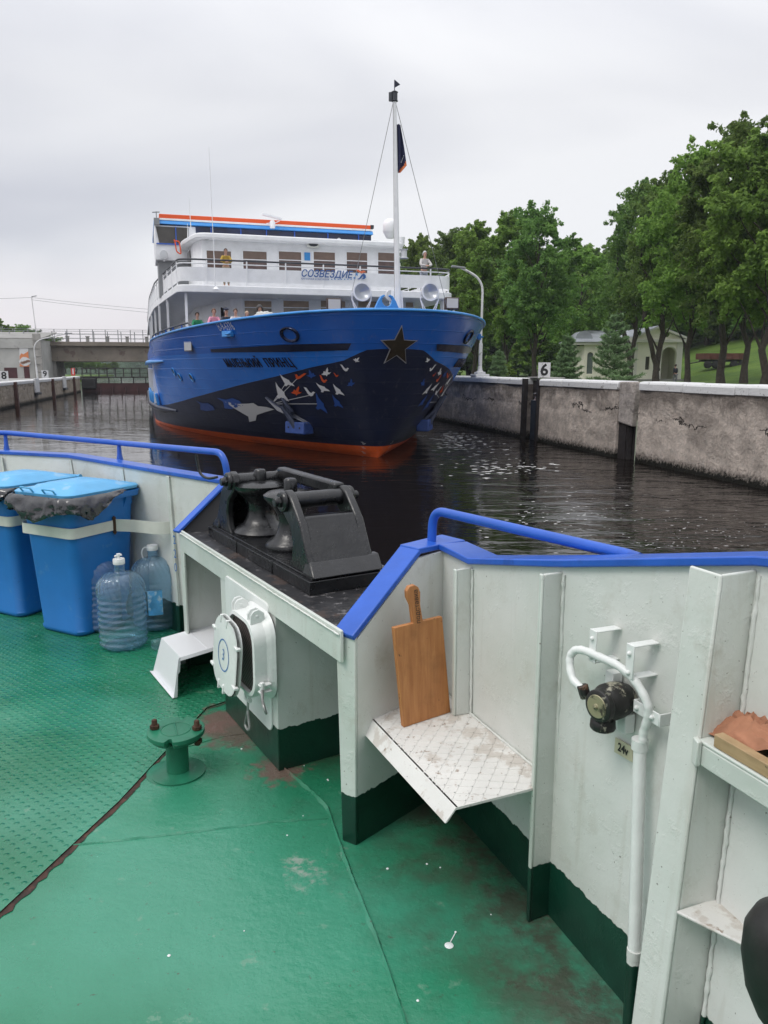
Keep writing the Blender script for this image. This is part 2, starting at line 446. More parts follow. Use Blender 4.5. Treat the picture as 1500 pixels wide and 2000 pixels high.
# ---- brackets (bent plate: web outboard, narrow flange turned forward)
fd = Vector((-.38, .925, 0)).normalized(); od = Vector((.925, .38, 0)).normalized()
def bracket(shell_b, shell_t, inner_b, inner_t, hb, ht, fl, name='bulwark_bracket', fdir=fd, th=.008, round_=.012, m=None):
    mb = MB()
    a, b_, c_, d_ = H(*shell_b, hb), H(*inner_b, hb), H(*inner_t, ht), H(*shell_t, ht)
    mb.prism([a, b_, c_, d_], fdir * th)
    f1, f2 = b_ + fdir * fl, c_ + fdir * fl
    ii = (b_ - a).normalized() * th
    mb.m = 1; mb.prism([b_ - fdir * .002, f1, f2, c_ - fdir * .002], ii)
    return B(mb, name, m or [M['plate'], M['plate_g']], bevel=.004)
bracket((.70, 1.47), (.79, 1.572), (.608, 1.455), (.700, 1.533), 0, 1.18, .085, m=[M['plate_n'], M['plate_n']])
bracket((.50, 2.03), (.49, 2.02), (.43, 1.995), (.43, 1.995), 0, 1.055, .014)
bracket((.302, 2.47), (.297, 2.485), (.245, 2.45), (.243, 2.455), .43, .945, .018)
# left side stiffeners, seen between bins
for k, (ub, vb, ut, vt, wd_) in enumerate(((352, 1185, 330, 930, .05), (232, 1000, 236, 914, .05), (138, 960, 132, 897, .05), (30, 950, 8, 888, .05))):
    if k == 0:
        p1 = D(ut, vt, .965); p0 = Vector((p1.x + .05, p1.y - .085, ZD)); sh1 = Vector((p1.x + .0, p1.y + .07, 0))
        bracket((p0.x + .03, p0.y + .12), (p1.x + .035, p1.y + .065), (p0.x, p0.y), (p1.x, p1.y), 0, .965, .03, fdir=Vector((-.7, .7, 0)))
    else:
        p1 = Lt[[1, 2, 3, 4][k]] if k < 4 else None
        inn = Vector((.16, -.20)) * min(1, .35 + (k) * .3)
        t = Vector((p1.x, p1.y)); b0 = t + inn; dd = Vector((.05, -.062))
        bracket(tuple(b0), tuple(t), tuple(b0 + dd), tuple(t + dd * .5), 0, .96, .012, fdir=Vector((-.75, .6, 0)))

# weld beads where frames meet the shell
def bead(a, b, r=.0045, seed=1):
    rr_ = random.Random(seed); n_ = int((b - a).length / .012); mb = MB()
    mb.tube([a.lerp(b, i / n_) + Vector((rr_.uniform(-.0012, .0012), rr_.uniform(-.0012, .0012), 0)) for i in range(n_ + 1)], [r * rr_.uniform(.7, 1.35) for _ in range(n_ + 1)], 6)
    B(mb, 'weld_bead', M['plate'], smooth=80)
bead(H(.498, 2.018, .0), H(.486, 2.008, 1.05), seed=2); bead(H(.298, 2.462, .43), H(.294, 2.476, .94), seed=3); bead(H(.202, 2.682, .44), H(.198, 2.692, .94), seed=4)
bead(H(-.05, 2.415, .433), H(.205, 2.682, .433), .004, 5); bead(H(.205, 2.682, .433), H(.482, 2.022, .433), .004, 6); bead(H(.70, 1.462, .0), H(.79, 1.562, 1.17), .005, 7)
bead(H(-.145, 2.362, .752), H(-1.075, 3.932, .752), .0035, 8)

# ---- blue cap rail: flat bar on the bulwark edges
def cap(pts, wi, wo, th, name='cap_rail'):
    """pts inner-face top points; bar reaches wi inboard and wo outboard"""
    mb = MB(); L_ = []
    for i, p in enumerate(pts):
        d = (pts[min(i+1, len(pts)-1)] - pts[max(i-1, 0)]); d.z = 0; d.normalize(); o = Vector((d.y, -d.x, 0))
        L_.append((p - o * wi, p + o * wo))
    up = Vector((0, 0, th))
    rings = [[mb.bm.verts.new(x) for x in (a, b, b + up, a + up)] for a, b in L_]
    for A_, B_ in zip(rings, rings[1:]):
        for k in range(4): mb.f([A_[k], A_[(k+1) % 4], B_[(k+1) % 4], B_[k]])
    mb.f(rings[0][::-1]); mb.f(rings[-1])
    return B(mb, name, M['blue_rail'], bevel=.004)
rp = [H(*q_[1], q_[2]) for q_ in Rline]
cap(rp, .016, .10, .022)
lp = [H(*q_[1], q_[2]) for q_ in Lline]
cap(lp, .012, .095, .024)

# ---- the notch: gusset plates either side of the table
# right gusset plate (carries the shelf)
G0 = H(-.087, 2.37, 0); G1 = H(.214, 2.69, 0)
gd = (G1 - G0).normalized(); gn_ = Vector((gd.y, -gd.x, 0))
mb = MB()
def gp(t, h): return G0 + gd * t + Vector((0, 0, h))
GL = (G1 - G0).length
mb.prism([gp(0, 0), gp(GL, 0), gp(GL, .95), gp(.30, .95), gp(0, .735)], -gn_ * .012)
B(mb, 'notch_gusset', M['plate'])
# sloping blue flange on it
mb = MB()
lo = gp(-.018, .735); hi = gp(.31, .965)
wv = -gn_ * .085 + Vector((0, 0, 0))
mb.prism([lo + gn_ * .006, hi + gn_ * .006, hi + wv, lo + wv], (Vector((0, 0, 1)) - gd * .5).normalized() * .02)
B(mb, 'notch_rail', M['blue_rail'], bevel=.004)
# flat landing of the cap
mb = MB()
mb.prism([hi + wv - gd * .012, hi + gn_ * .006 - gd * .012, H(.196, 2.69, .955) , H(.30, 2.76, .955), H(.22, 2.86, .955)], (0, 0, .0215))
B(mb, 'cap_rail', M['blue_rail'], bevel=.004)

# left gusset: dark inside, blue flanges
E1t = H(-1.07, 3.94, TH_); ap = H(-.875, 4.16, .955)
mb = MB()
gl = (ap - E1t); gl.z = 0; gl.normalize()
mb.prism([E1t + Vector((0, 0, -.005)), ap, H(-.60, 4.17, TH_), ], Vector((0, 0, .001)) + Vector((-.006, .01, 0)))
mb.prism([H(-1.06, 3.95, TH_ - .03), H(-.875, 4.165, TH_ - .03), H(-.875, 4.165, .95)], Vector((-.01, .006, 0)))
B(mb, 'notch_gusset', mat('dull_black', (.010, .010, .012), .6))
mb = MB()
nl = Vector((-gl.y, gl.x, 0))
def flange(a, b, w_, th=.016):
    d = (b - a).normalized(); s_ = d.cross(Vector((0, 0, 1))).normalized(); u_ = s_.cross(d)
    mb.prism([a - s_ * w_ * .5, a + s_ * w_ * .5, b + s_ * w_ * .5, b - s_ * w_ * .5], u_ * th)
flange(E1t + Vector((0, 0, .0)) - gl * .02, ap + Vector((0, 0, .012)), .05)
flange(ap + Vector((.01, 0, .012)), H(-.66, 4.15, TH_ + .03), .06)
B(mb, 'notch_rail', M['blue_rail'], bevel=.004)

# ---- the table (chock seat)
mb = MB()
T0 = H(-.14, 2.37, TH_); T1 = H(-1.07, 3.94, TH_)
T0o = H(.33, 2.70, TH_); T1o = H(-.58, 4.22, TH_)
mb.prism([T0 + Vector((.012, .012, 0)), T1, T1o, H(.28, 2.80, TH_), H(.20, 2.72, TH_)], (0, 0, -.016))
B(mb, 'chock_table', M['table'], bevel=.003)
# apron and legs in the front plane
ft = -n * .0
def tpnt(t, h, o=0.0): return H(-.14 + e.x * t + n.x * o, 2.37 + e.y * t + n.y * o, h)
LT = (T1 - T0).length
mb = MB(); th = n * .012
mb.prism([tpnt(-.005, .765, -.004), tpnt(LT + .005, .765, -.004), tpnt(LT + .005, .655, -.004), tpnt(-.005, .655, -.004)], th)
B(mb, 'table_apron', M['plate_g'], bevel=.003)
mb = MB(); mb.prism([gp(.0, 0), gp(0, .74), gp(0, .74) - gn_ * .075 - gd * .012, gp(0, 0) - gn_ * .055 - gd * .012], -gd * .012)
B(mb, 'table_leg', M['plate_g'], bevel=.003)
mb = MB(); mb.prism([tpnt(LT - .055, .656, -.0035), tpnt(LT + .005, .656, -.0035), tpnt(LT + .005, 0, -.0035), tpnt(LT - .045, 0, -.0035)], th)
B(mb, 'table_leg', M['plate_g'], bevel=.003)
# side plates at left end and outer shell under the table
mb = MB()
mb.prism([tpnt(LT, 0, 0), tpnt(LT, .73, 0), tpnt(LT, .73, .44), tpnt(LT, 0, .44)], e * .01)
mb.prism([H(.33, 2.70, 0), H(-.57, 4.22, 0), H(-.57, 4.22, .745), H(.33, 2.70, .745)], -n * .01)
B(mb, 'bulwark', M['plate'])
# casing in the middle of the table
c0, c1 = .557, 1.20
mb = MB()
mb.prism([tpnt(c0, 0, 0), tpnt(c1, 0, 0), tpnt(c1, .66, 0), tpnt(c0, .66, 0)], n * .40)
B(mb, 'vent_casing', M['plate'], bevel=.004)

# ---- roller fairlead
F0 = H(-.245, 2.80, TH_)      # near inboard corner of base slab
fl_ = empty('fairlead', tuple(F0), 0, parent=None)
fl_.parent = boat
fl_.location = F0 - Vector((0, 0, ZD))
angf = math.atan2(e.y, e.x)
fl_.rotation_euler = (0, 0, angf); fl_.scale = (1, 1, .95); fl_.location += Vector((-.035, -.0, 0))
KIDS.setdefault('boat', []).append(fl_)
# local frame: x along table away from us, y = inboard(+)/outboard(-)  (left normal of e)
def FB(mb, name, bevel=.006, smooth=40, parent=None):
    return mb.build(name, M['blackpaint'], parent or fl_, smooth, bevel)
Wd = .34; Lb = 1.22
mb = MB()
# stepped base slab with raised rim look
mb.prism([(0, 0, 0), (Lb, 0, 0), (Lb, -Wd, 0), (0, -Wd, 0)], (0, 0, .055))
mb.prism([(.02, -.02, .055), (Lb - .02, -.02, .055), (Lb - .02, -Wd + .02, .055), (.02, -Wd + .02, .055)], (0, 0, .008))
for xx in (.37, .80): mb.box((xx, .0015, .03), (.004, .004, .06))
FB(mb, 'fairlead_base', .014)
def horn(x0, sg, name):
    """inclined bracket: foot at x0, leaning towards sg*x"""
    mb = MB(); yo = (-.045, -.295)
    prof = [(0, .06), (.10, .06), (.125, .12), (.16, .20), (.215, .27), (.285, .30), (.30, .33), (.285, .375), (.25, .385), (.215, .37), (.12, .26), (.06, .15), (.035, .10)]
    prof = [(0, .06), (.235, .06), (.20, .10), (.19, .17), (.215, .235), (.285, .285), (.305, .33), (.29, .372), (.25, .385), (.205, .365), (.11, .26), (.05, .14)]
    for y in yo:
        pts = [(x0 + sg * a, y + (.018 if y == yo[0] else -.018), b) for a, b in prof]
        mb.prism(pts, (0, -.036 if y == yo[0] else .036, 0))
    # inclined web with the window above it
    a, b, c_, d_ = (.012, .07), (.105, .245), (.145, .235), (.06, .07)
    mb.prism([(x0 + sg * p[0], yo[0] - .0, p[1]) for p in ((.006, .07), (.045, .14), (.135, .285), (.185, .285), (.10, .14), (.075, .07))], (0, yo[1] - yo[0], 0))
    # flared foot
    mb.prism([(x0 - sg * .03, -.015, .062), (x0 + sg * .08, -.015, .062), (x0 + sg * .07, -.03, .12), (x0 + sg * .035, -.03, .12)], (0, -.31, 0))
    # boss
    for y in (yo[0] + .026, yo[1] - .026):
        mb.lathe([(.045, -.012), (.045, .012)], M=Matrix.Translation((x0 + sg * .255, y, .335)) @ Matrix.Rotation(math.pi/2, 4, 'X'), n=20)
    o = FB(mb, name, .008)
    mb = MB()
    mb.lathe([(.036, -.12), (.036, .12)], M=Matrix.Translation((x0 + sg * .255, -.17, .335)) @ Matrix.Rotation(math.pi/2, 4, 'X'), n=20)
    mb.lathe([(.02, -.19), (.02, .19)], M=Matrix.Translation((x0 + sg * .255, -.17, .335)) @ Matrix.Rotation(math.pi/2, 4, 'X'), n=12)
    mb.lathe([(.026, -.16), (.026, -.175)], M=Matrix.Translation((x0 + sg * .255, -.17, .335)) @ Matrix.Rotation(math.pi/2, 4, 'X'), n=6)
    FB(mb, 'hinge_pin', .003, parent=o)
    return o
horn(.03, 1, 'fairlead_horn'); horn(Lb - .03, -1, 'fairlead_horn')
# top beam joining both horns along the outboard side
mb = MB(); mb.bar((.30, -.285, .365), (Lb - .30, -.285, .365), .05, .055); FB(mb, 'top_beam', .01)
def roller(x, r, name='fairlead_roller', sc=1.0):
    mb = MB()
    pr = [(.0001, .0), (r * 1.05, .0), (r * 1.08, .012), (r * .98, .03), (r * .72, .05), (r * .56, .085), (r * .5, .12), (r * .54, .15), (r * .7, .19), (r * .92, .215), (r * 1.08, .235), (r * 1.10, .25), (r * .95, .262), (r * .5, .27), (.0001, .272)]
    mb.lathe(pr, c=(x, -.17, .063), n=36)
    o = FB(mb, name, 0, smooth=50)
    mb = MB(); mb.lathe([(.03, 0), (.03, .05), (.022, .06)], c=(x, -.17, .33), n=12); FB(mb, 'roller_axle', .003, parent=o)
    return o
roller(.55, .110); roller(.91, .125)
# curved guards over the rollers
# hook rod at the far horn
mb = MB(); mb.tube(arcpath([(1.04, .0, .345), (1.10, .03, .33), (1.16, .05, .35), (1.17, .06, .45)], .04), .007, 8); FB(mb, 'hook_rod', 0)

# ---- vent head on the casing
def vp(t, h, o): return tpnt(t, h, -o)
vent = empty('vent_hatch', (0, 0, 0)); vent.parent = boat
vent.location = tpnt(.67, .462, 0) - Vector((0, 0, ZD)); vent.scale = (.9, .9, .9); vent.rotation_euler = (0, 0, angf)
# local: x along e, y inboard (towards us), z up
def VB(mb, name, m, bevel=.004, parent=None, smooth=40): return mb.build(name, m, parent or vent, smooth, bevel)
def rrect(w_, h_, r, k=5):
    P = []
    for cx, cz, a0 in ((w_/2 - r, h_/2 - r, 0), (-w_/2 + r, h_/2 - r, 90), (-w_/2 + r, -h_/2 + r, 180), (w_/2 - r, -h_/2 + r, 270)):
        for i in range(k + 1):
            a = R(a0 + 90 * i / k); P.append((cx + r * math.cos(a), cz + r * math.sin(a)))
    return P
# back plate proud of the casing
mb = MB(); mb.prism([(x + .205, .0, z - .045) for x, z in rrect(.56, .60, .03)], (0, .012, 0)); VB(mb, 'base_plate', M['fit_w'])
# cowl: rounded rectangular collar
def ring(w0, h0, r0, w1, h1, r1, y0, y1, mb, cx=0, cz=0):
    A_ = [mb.bm.verts.new((x + cx, y0, z + cz)) for x, z in rrect(w0, h0, r0)]; B_ = [mb.bm.verts.new((x + cx, y1, z + cz)) for x, z in rrect(w1, h1, r1)]
    for i in range(len(A_)): mb.f([A_[i], A_[(i+1) % len(A_)], B_[(i+1) % len(A_)], B_[i]])
    return A_, B_
mb = MB()
sec = [(.36, .40, .10, .012), (.35, .38, .10, .03), (.335, .36, .10, .05), (.33, .35, .10, .105), (.30, .32, .09, .108), (.30, .32, .09, .02)]
for a, b in zip(sec, sec[1:]): ring(a[0], a[1], a[2], b[0], b[1], b[2], a[3], b[3], mb, .02, .02)
VB(mb, 'vent_collar', M['fit_w'], 0, smooth=50)
# mesh grille
def grille_mat():
    m, h = mat('perforated_grille', (.13, .12, .12), .5, .4, h=True)
    mpn = h['N']('ShaderNodeMapping'); h['K'](h['co'].outputs['Object'], mpn.inputs[0]); mpn.inputs['Scale'].default_value = (70, 0, 70); mpn.inputs['Rotation'].default_value = (0, R(45), 0)
    vo = h['N']('ShaderNodeTexVoronoi'); vo.inputs['Randomness'].default_value = 0; vo.inputs['Scale'].default_value = 1; h['K'](mpn.outputs[0], vo.inputs['Vector'])
    h['K'](h['mixc'](h['rng'](vo.outputs['Distance'], .28, .36), (.008, .006, .006), (.16, .13, .125)), h['b'].inputs['Base Color'])
    return m
mb = MB(); mb.prism([(x + .02, .085, z + .02) for x, z in rrect(.305, .325, .09)], (0, .004, 0)); VB(mb, 'grille', grille_mat(), 0)
# lid, standing open in front, slightly tilted
lid = empty('hatch_lid', (.075, .145, .0)); lid.parent = vent; lid.rotation_euler = (R(4), R(-4), R(-1)); KIDS.setdefault('boat', [])
mb = MB()
lsec = [(.29, .30, .09, .022), (.305, .325, .10, .02), (.315, .335, .10, .012), (.315, .335, .10, -.006), (.305, .325, .10, -.010)]
first = None
for a, b in zip(lsec, lsec[1:]):
    A_, B_ = ring(a[0], a[1], a[2], b[0], b[1], b[2], a[3], b[3], mb)
    if first is None: mb.f(A_)
mb.f(B_)
bmesh.ops.remove_doubles(mb.bm, verts=mb.bm.verts, dist=1e-5)
lid_panel = mb.build('lid_panel', M['fit_w'], lid, 45, 0)
mb = MB()
for (x, z, w_, h_) in ((-.15, .09, .05, .016), (-.15, -.09, .05, .016), (.15, .08, .05, .016), (.15, -.10, .05, .016), (-.02, .155, .016, .045), (.06, .155, .016, .045), (-.02, -.155, .016, .055), (.045, -.155, .016, .055)):
    mb = MB(); mb.box((x, .016, z), (w_ * .8, .022, h_ * .8)); mb.build('lid_lug', M['fit_w'], lid, 40, .003)
# blue ring and numeral 3 painted on the lid
M['bluemark'] = mat('blue_marking', (.05, .16, .42), .5)
mb = MB()
def flat_ring(mb, cx, cz, r0, r1, y, k=28, sx=1):
    a_ = [mb.bm.verts.new((cx + sx * r0 * math.cos(2*math.pi*i/k), y, cz + r0 * math.sin(2*math.pi*i/k))) for i in range(k)]
    b_ = [mb.bm.verts.new((cx + sx * r1 * math.cos(2*math.pi*i/k), y, cz + r1 * math.sin(2*math.pi*i/k))) for i in range(k)]
    for i in range(k): mb.f([a_[i], a_[(i+1) % k], b_[(i+1) % k], b_[i]])
flat_ring(mb, 0, .0, .068, .074, .0238)
lid_mark = mb.build('painted_ring', M['bluemark'], lid, 0)
# hinge lugs, clamps
for x in (-.075, .12):
    mb = MB()
    for dx in (-.018, .018): mb.prism([(x + dx - .004, .03, .165), (x + dx - .004, .10, .165), (x + dx - .004, .10, .22), (x + dx - .004, .085, .24), (x + dx - .004, .06, .245), (x + dx - .004, .035, .225)], (.008, 0, 0))
    mb.tube([(x - .024, .07, .215), (x + .024, .07, .215)], .008, 8)
    VB(mb, 'hinge_lug', M['fit_w'], .003)
def eye(mb, c, d1, d2, Lr, w_, r=.0055):
    c = Vector(c); d1 = Vector(d1).normalized(); d2 = Vector(d2).normalized()
    P = [c, c + d1 * Lr + d2 * w_, c + d1 * (Lr + .012) + d2 * w_ * .5, c + d1 * (Lr + .012) - d2 * w_ * .5, c + d1 * Lr - d2 * w_]
    mb.tube(arcpath(P + [c], .01), r, 8)
M['galv'] = mat('galvanised_steel', (.33, .33, .32), .5, .6, var=(.3, 30), bump=[(80, .3, .002)])
mb = MB()
mb.box((-.165, .07, -.07), (.03, .055, .008)); mb.box((-.165, .07, -.10), (.03, .055, .008)); mb.tube([(-.172, .085, -.11), (-.172, .085, -.055)], .012, 6)
c1_ = VB(mb, 'clamp_lug', M['fit_w'], .003)
mb = MB(); mb.tube([(-.172, .085, -.085), (-.235, .11, -.105)], .006, 8); eye(mb, (-.235, .11, -.105), (-1, .2, -.35), (0, .3, 1), .055, .02); VB(mb, 'clamp_eye_bolt', M['galv'], 0)
mb = MB(); mb.box((-.01, .07, -.175), (.008, .055, .03)); mb.box((.02, .07, -.175), (.008, .055, .03)); mb.tube([(-.018, .085, -.2), (.028, .085, -.2)], .012, 6); VB(mb, 'clamp_lug', M['fit_w'], .003)
mb = MB(); mb.tube([(.005, .085, -.2), (.005, .09, -.275)], .006, 8); eye(mb, (.005, .09, -.255), (0, .05, -1), (1, 0, 0), .075, .03); VB(mb, 'clamp_eye_bolt', M['galv'], 0)
mb = MB(); mb.tube([(.215, .10, .05), (.26, .12, .045)], .007, 8); mb.ball((.262, .12, .045), .012); mb.lathe([(.022, -.012), (.022, .012)], M=Matrix.Translation((.21, .10, .05)) @ Matrix.Rotation(math.pi/2, 4, 'Y'), n=10); VB(mb, 'clamp_knob', M['fit_w'], .003)

# ---- capped pipe stub on the deck
pp = empty('capped_pipe', (0, 0, 0)); pp.parent = boat; pc = D(348, 1508)
pp.location = pc - Vector((0, 0, ZD)); pp.rotation_euler = (0, 0, R(20))
def PB(mb, name, m, bevel=.0, smooth=40): return mb.build(name, m, pp, smooth, bevel)
mb = MB(); mb.lathe([(.108, 0), (.108, .007), (.10, .010), (.046, .012)], n=40); mb.lathe([(.105, 0), (.09, .006)], c=(-.02, .012, .001), n=30); PB(mb, 'base_flange', M['greenp'])
mb = MB(); mb.lathe([(.044, .01), (.044, .165)], n=32, cap=False); PB(mb, 'pipe', M['greenp'])
def notched(r, z0, z1, angs, nd=.03, nw=.012):
    P = []
    k = 64; skip = set()
    angs = [a % 360 for a in angs]
    for i in range(k):
        a = 360 * i / k
        hit = [x for x in angs if abs((a - x + 180) % 360 - 180) < 5.6]
        rr = r - nd if hit else r
        P.append((rr * math.cos(R(a)), rr * math.sin(R(a)), z0))
    return P, (0, 0, z1 - z0)
mb = MB(); P_, o_ = notched(.096, .150, .166, (70, 250, 160, 340)); mb.prism(P_, o_); mb.lathe([(.058, .135), (.075, .15)], n=32); PB(mb, 'pipe_flange', M['greenp'], .002)
mb = MB(); P_, o_ = notched(.112, .168, .186, (70, 250)); mb.prism(P_, o_); mb.tube([(-.0, -.055, .1865), (.0, .055, .1865)], .004, 6)
k_ = [(.058 * math.cos(R(a)), .058 * math.sin(R(a)), .186) for a in range(0, 360, 15)]; mb.tube(k_, .003, 6, closed=True)
PB(mb, 'blind_cover', M['greenp'], .002)
for a in (158, 338):
    x, y = .085 * math.cos(R(a)), .085 * math.sin(R(a))
    mb = MB(); mb.lathe([(.011, .12), (.011, .222), (.008, .226)], c=(x, y, 0), n=10); mb.lathe([(.019, .187), (.019, .203)], c=(x, y, 0), n=6); mb.lathe([(.019, .130), (.019, .146)], c=(x, y, 0), n=6); PB(mb, 'bolt', M['boltm'], .0015)

# ---- shelf on the right gusset
mb = MB()
sp = [H(-.04, 2.425, .43), H(.195, 1.895, .43), H(.405, 1.985, .43), H(.482, 2.025, .43), H(.292, 2.475, .43), H(.21, 2.685, .43)]
mb.prism(sp, (0, 0, -.008))
mb.prism([sp[0], sp[1], sp[1] + Vector((-.03, -.012, -.04)), sp[0] + Vector((-.03, -.012, -.045))], (.006, .003, 0))
# diamond ribs
cx, cy = .2, 2.3
dirs = [Vector((.35, .94, 0)), Vector((.96, -.1, 0))]
def inside(p, poly):
    c_ = False; j = len(poly) - 1
    for i in range(len(poly)):
        if (poly[i].y > p.y) != (poly[j].y > p.y) and p.x < (poly[j].x - poly[i].x) * (p.y - poly[i].y) / (poly[j].y - poly[i].y) + poly[i].x: c_ = not c_
        j = i
    return c_
for d in dirs:
    s_ = Vector((-d.y, d.x, 0))
    for i in range(-16, 17):
        run = []
        for k in range(-60, 61):
            p = Vector((cx, cy, ZD + .4305)) + s_ * i * .038 + d * k * .012
            if inside(p, sp): run.append(p)
        if len(run) > 2: mb.bar(run[0], run[-1], .005, .0012)
B(mb, 'shelf', M['shelf'], bevel=.002)

# ---- handrails (blue pipes)
mb = MB()
hr = .0165
p0 = D(842, 1052, .97); top = 0
pA = H(.24, 2.80, .97); pB = H(.255, 2.80, 1.105); pC = H(.50, 2.22, 1.105)
def onray(u, v, X=None, Y=None):
    r = ray(u, v); t = (Y / r.y) if Y else X / r.x
    return Vector((r.x * t, r.y * t, CZ + r.z * t))
pA = onray(843, 1054, Y=2.73); pB = onray(846, 996, Y=2.73); pC = onray(1228, 1084, Y=1.99)
pC2 = onray(1250, 1092, Y=1.95)
mb.tube(arcpath([pA - Vector((0, 0, .02)), pB, pC, pC2], .075, 8), hr, 16)
B(mb, 'handrail', M['blue_rail'], smooth=60)
mb = MB()
h0 = onray(447, 948, Y=4.17); h1 = onray(437, 884, Y=4.17)
rl = [h0, h1, onray(232, 865, Y=5.18), onray(10, 845, Y=5.8), onray(-200, 850, Y=5.9), Vector((-5.6, 5.5, ZD + 1.1))]
mb.tube(arcpath(rl, .09, 8), .0185, 14)
for u, vv, Y in ((232, 865, 5.18), (10, 845, 5.8)):
    a = onray(u, vv, Y=Y); b_ = Vector((a.x, a.y + .0, ZD + .975)); 
    mb.tube([a, b_.lerp(a, .35), b_], [.012, .016, .026], 10)
B(mb, 'handrail', M['blue_rail'], smooth=60)

# ---- 24 V socket, conduit and clips on the shell between the brackets
sock = empty('power_socket', (0, 0, 0)); sock.parent = boat
# shell frame there: point at shell, outward normal
S0 = Vector((.49, 2.02, 0)); S1 = Vector((.70, 1.47, 0)); sdv = (S1 - S0).normalized(); son = Vector((-sdv.y, sdv.x, 0)); son = -son if son.x > 0 else son   # inboard normal
def shp(t, h, o=0.0):
    fl2 = .02 * h * (t / .59) * 4.2 / 1.0
    top_ = Vector((.485, 2.015, 0)).lerp(Vector((.79, 1.572, 0)), t / .59); bot = S0.lerp(S1, t / .59)
    hh = 1.07 + .12 * t / .59
    p = bot.lerp(top_, h / hh)
    return Vector((p.x, p.y, ZD + h)) + son * o
def onshell(u, v, o=.0):
    """point o metres inboard of the shell seen at u, v"""
    best = None
    for i in range(121):
        t = -.1 + .8 * i / 120
        lo_, hi_ = 0, 1.3
        for _ in range(24):
            m_ = (lo_ + hi_) / 2; p = shp(t, m_, o); d = p - Vector((0, 0, CZ))
            f = d.y * cTH - d.z * sTH; vv = 1000 - 1500 * (d.y * sTH + d.z * cTH) / f
            if vv > v: lo_ = m_
            else: hi_ = m_
        p = shp(t, lo_, o); d = p - Vector((0, 0, CZ)); f = d.y * cTH - d.z * sTH; uu = 750 + 1500 * d.x / f
        if best is None or abs(uu - u) < best[0]: best = (abs(uu - u), p, t, lo_)
    return best[1]
def SB(mb, name, m, bevel=.002, smooth=45): return mb.build(name, m, sock, smooth, bevel, world=True)
cab = [onshell(1137, 1347, .10), onshell(1120, 1325, .10), onshell(1113, 1290, .09), onshell(1120, 1272, .085), onshell(1140, 1270, .08), onshell(1170, 1283, .075), onshell(1210, 1303, .07), onshell(1242, 1335, .06), onshell(1263, 1375, .055), onshell(1266, 1402, .05), onshell(1259, 1430, .045), onshell(1254, 1450, .045)]
cp = []
for i in range(len(cab) - 1):
    a0, a, b_, b1 = cab[max(i-1, 0)], cab[i], cab[i+1], cab[min(i+2, len(cab)-1)]
    for k in range(6):
        t = k / 6; cp.append(.5 * ((2*a) + (b_ - a0)*t + (2*a0 - 5*a + 4*b_ - b1)*t*t + (3*a - 3*b_ + b1 - a0)*t**3))
cp.append(cab[-1])
mb = MB(); mb.tube(cp, [.0105 + .0006 * math.sin(i * 1.7) for i in range(len(cp))], 12); SB(mb, 'cable', M['fit_w'], 0, 60)
mb = MB(); t0_ = onshell(1252, 1448, .04); b0_ = onshell(1238, 1862, .045)
mb.tube([t0_, b0_], .0155, 16); mb.tube([t0_ + Vector((0, 0, .006)), t0_ - Vector((0, 0, .02))], .020, 16); SB(mb, 'conduit', M['fit_w'], 0, 60)
mb = MB(); mb.tube([b0_, Vector((b0_.x, b0_.y, ZD))], .0165, 16); mb.tube([b0_ + Vector((0, 0, .012)), b0_ - Vector((0, 0, .01))], .0175, 16)
SB(mb, 'conduit_foot', [M['plate']], 0, 60)
up = Vector((0, 0, 1))
for (u, v, hh_) in ((1157, 1262, .085), (1230, 1292, .085)):
    p = onshell(u, v, .075); mb = MB()
    t_ = sdv
    mb.prism([p + t_ * -.014 + up * hh_ / 2, p + t_ * .014 + up * hh_ / 2, p + t_ * .014 - up * hh_ / 2, p + t_ * -.014 - up * hh_ / 2], -son * .004)
    for s_ in (1, -1):
        q0 = p + up * s_ * hh_ / 2 * .98
        mb.prism([q0 + t_ * -.014, q0 + t_ * .014, q0 + t_ * .014 - son * .075, q0 + t_ * -.014 - son * .075], up * s_ * -.004)
    for dz in (.02, -.028): mb.ball(p + up * dz + son * .002, .006)
    SB(mb, 'cable_clip', M['fit_w'])
p = onshell(1262, 1392, .045); mb = MB(); t_ = sdv
for a, b_ in ((-.045, .045),):
    mb.prism([p + t_ * a + up * .016, p + t_ * b_ + up * .016, p + t_ * b_ - up * .016, p + t_ * a - up * .016], -son * .004)
    for q in (a, b_):
        mb.prism([p + t_ * q + up * .016, p + t_ * q - up * .016, p + t_ * q - up * .016 - son * .045, p + t_ * q + up * .016 - son * .045], t_ * .004)
for a in (-.03, .025): mb.ball(p + t_ * a + son * .003, .006)
SB(mb, 'cable_clip', M['fit_w'])
M['bakelite'] = mat('chipped_dark_bakelite', (.014, .013, .012), .5, spots=[((.38, .36, .28), 22, .56, .9), ((.16, .07, .035), 15, .6, .6)], bump=[(60, .4, .003)])
pc_ = onshell(1187, 1372, .075)
fr = (Vector((0, 0, CZ)) - pc_); fr.z *= .25; fr = (son * .75 + fr.normalized() * .25).normalized()
rot = fr.to_track_quat('Z', 'Y').to_matrix().to_4x4()
Mx = Matrix.Translation(pc_) @ rot
mb = MB(); mb.lathe([(.034, -.07), (.042, -.05), (.046, -.03), (.046, .0), (.040, .008), (.036, .022)], M=Mx, n=28); 
SB(mb, 'socket_body', M['bakelite'])
M['brass'] = mat('worn_disc', (.30, .28, .17), .5, .2, spots=[((.02, .018, .015), 18, .5, .9), ((.35, .20, .14), 14, .6, .7)])
Mc = Matrix.Translation(pc_ + Vector((-.018, -.02, .003))) @ rot
mb = MB(); mb.lathe([(.040, 0), (.040, .016), (.032, .02)], M=Mc, n=28); SB(mb, 'socket_cover', M['bakelite'])
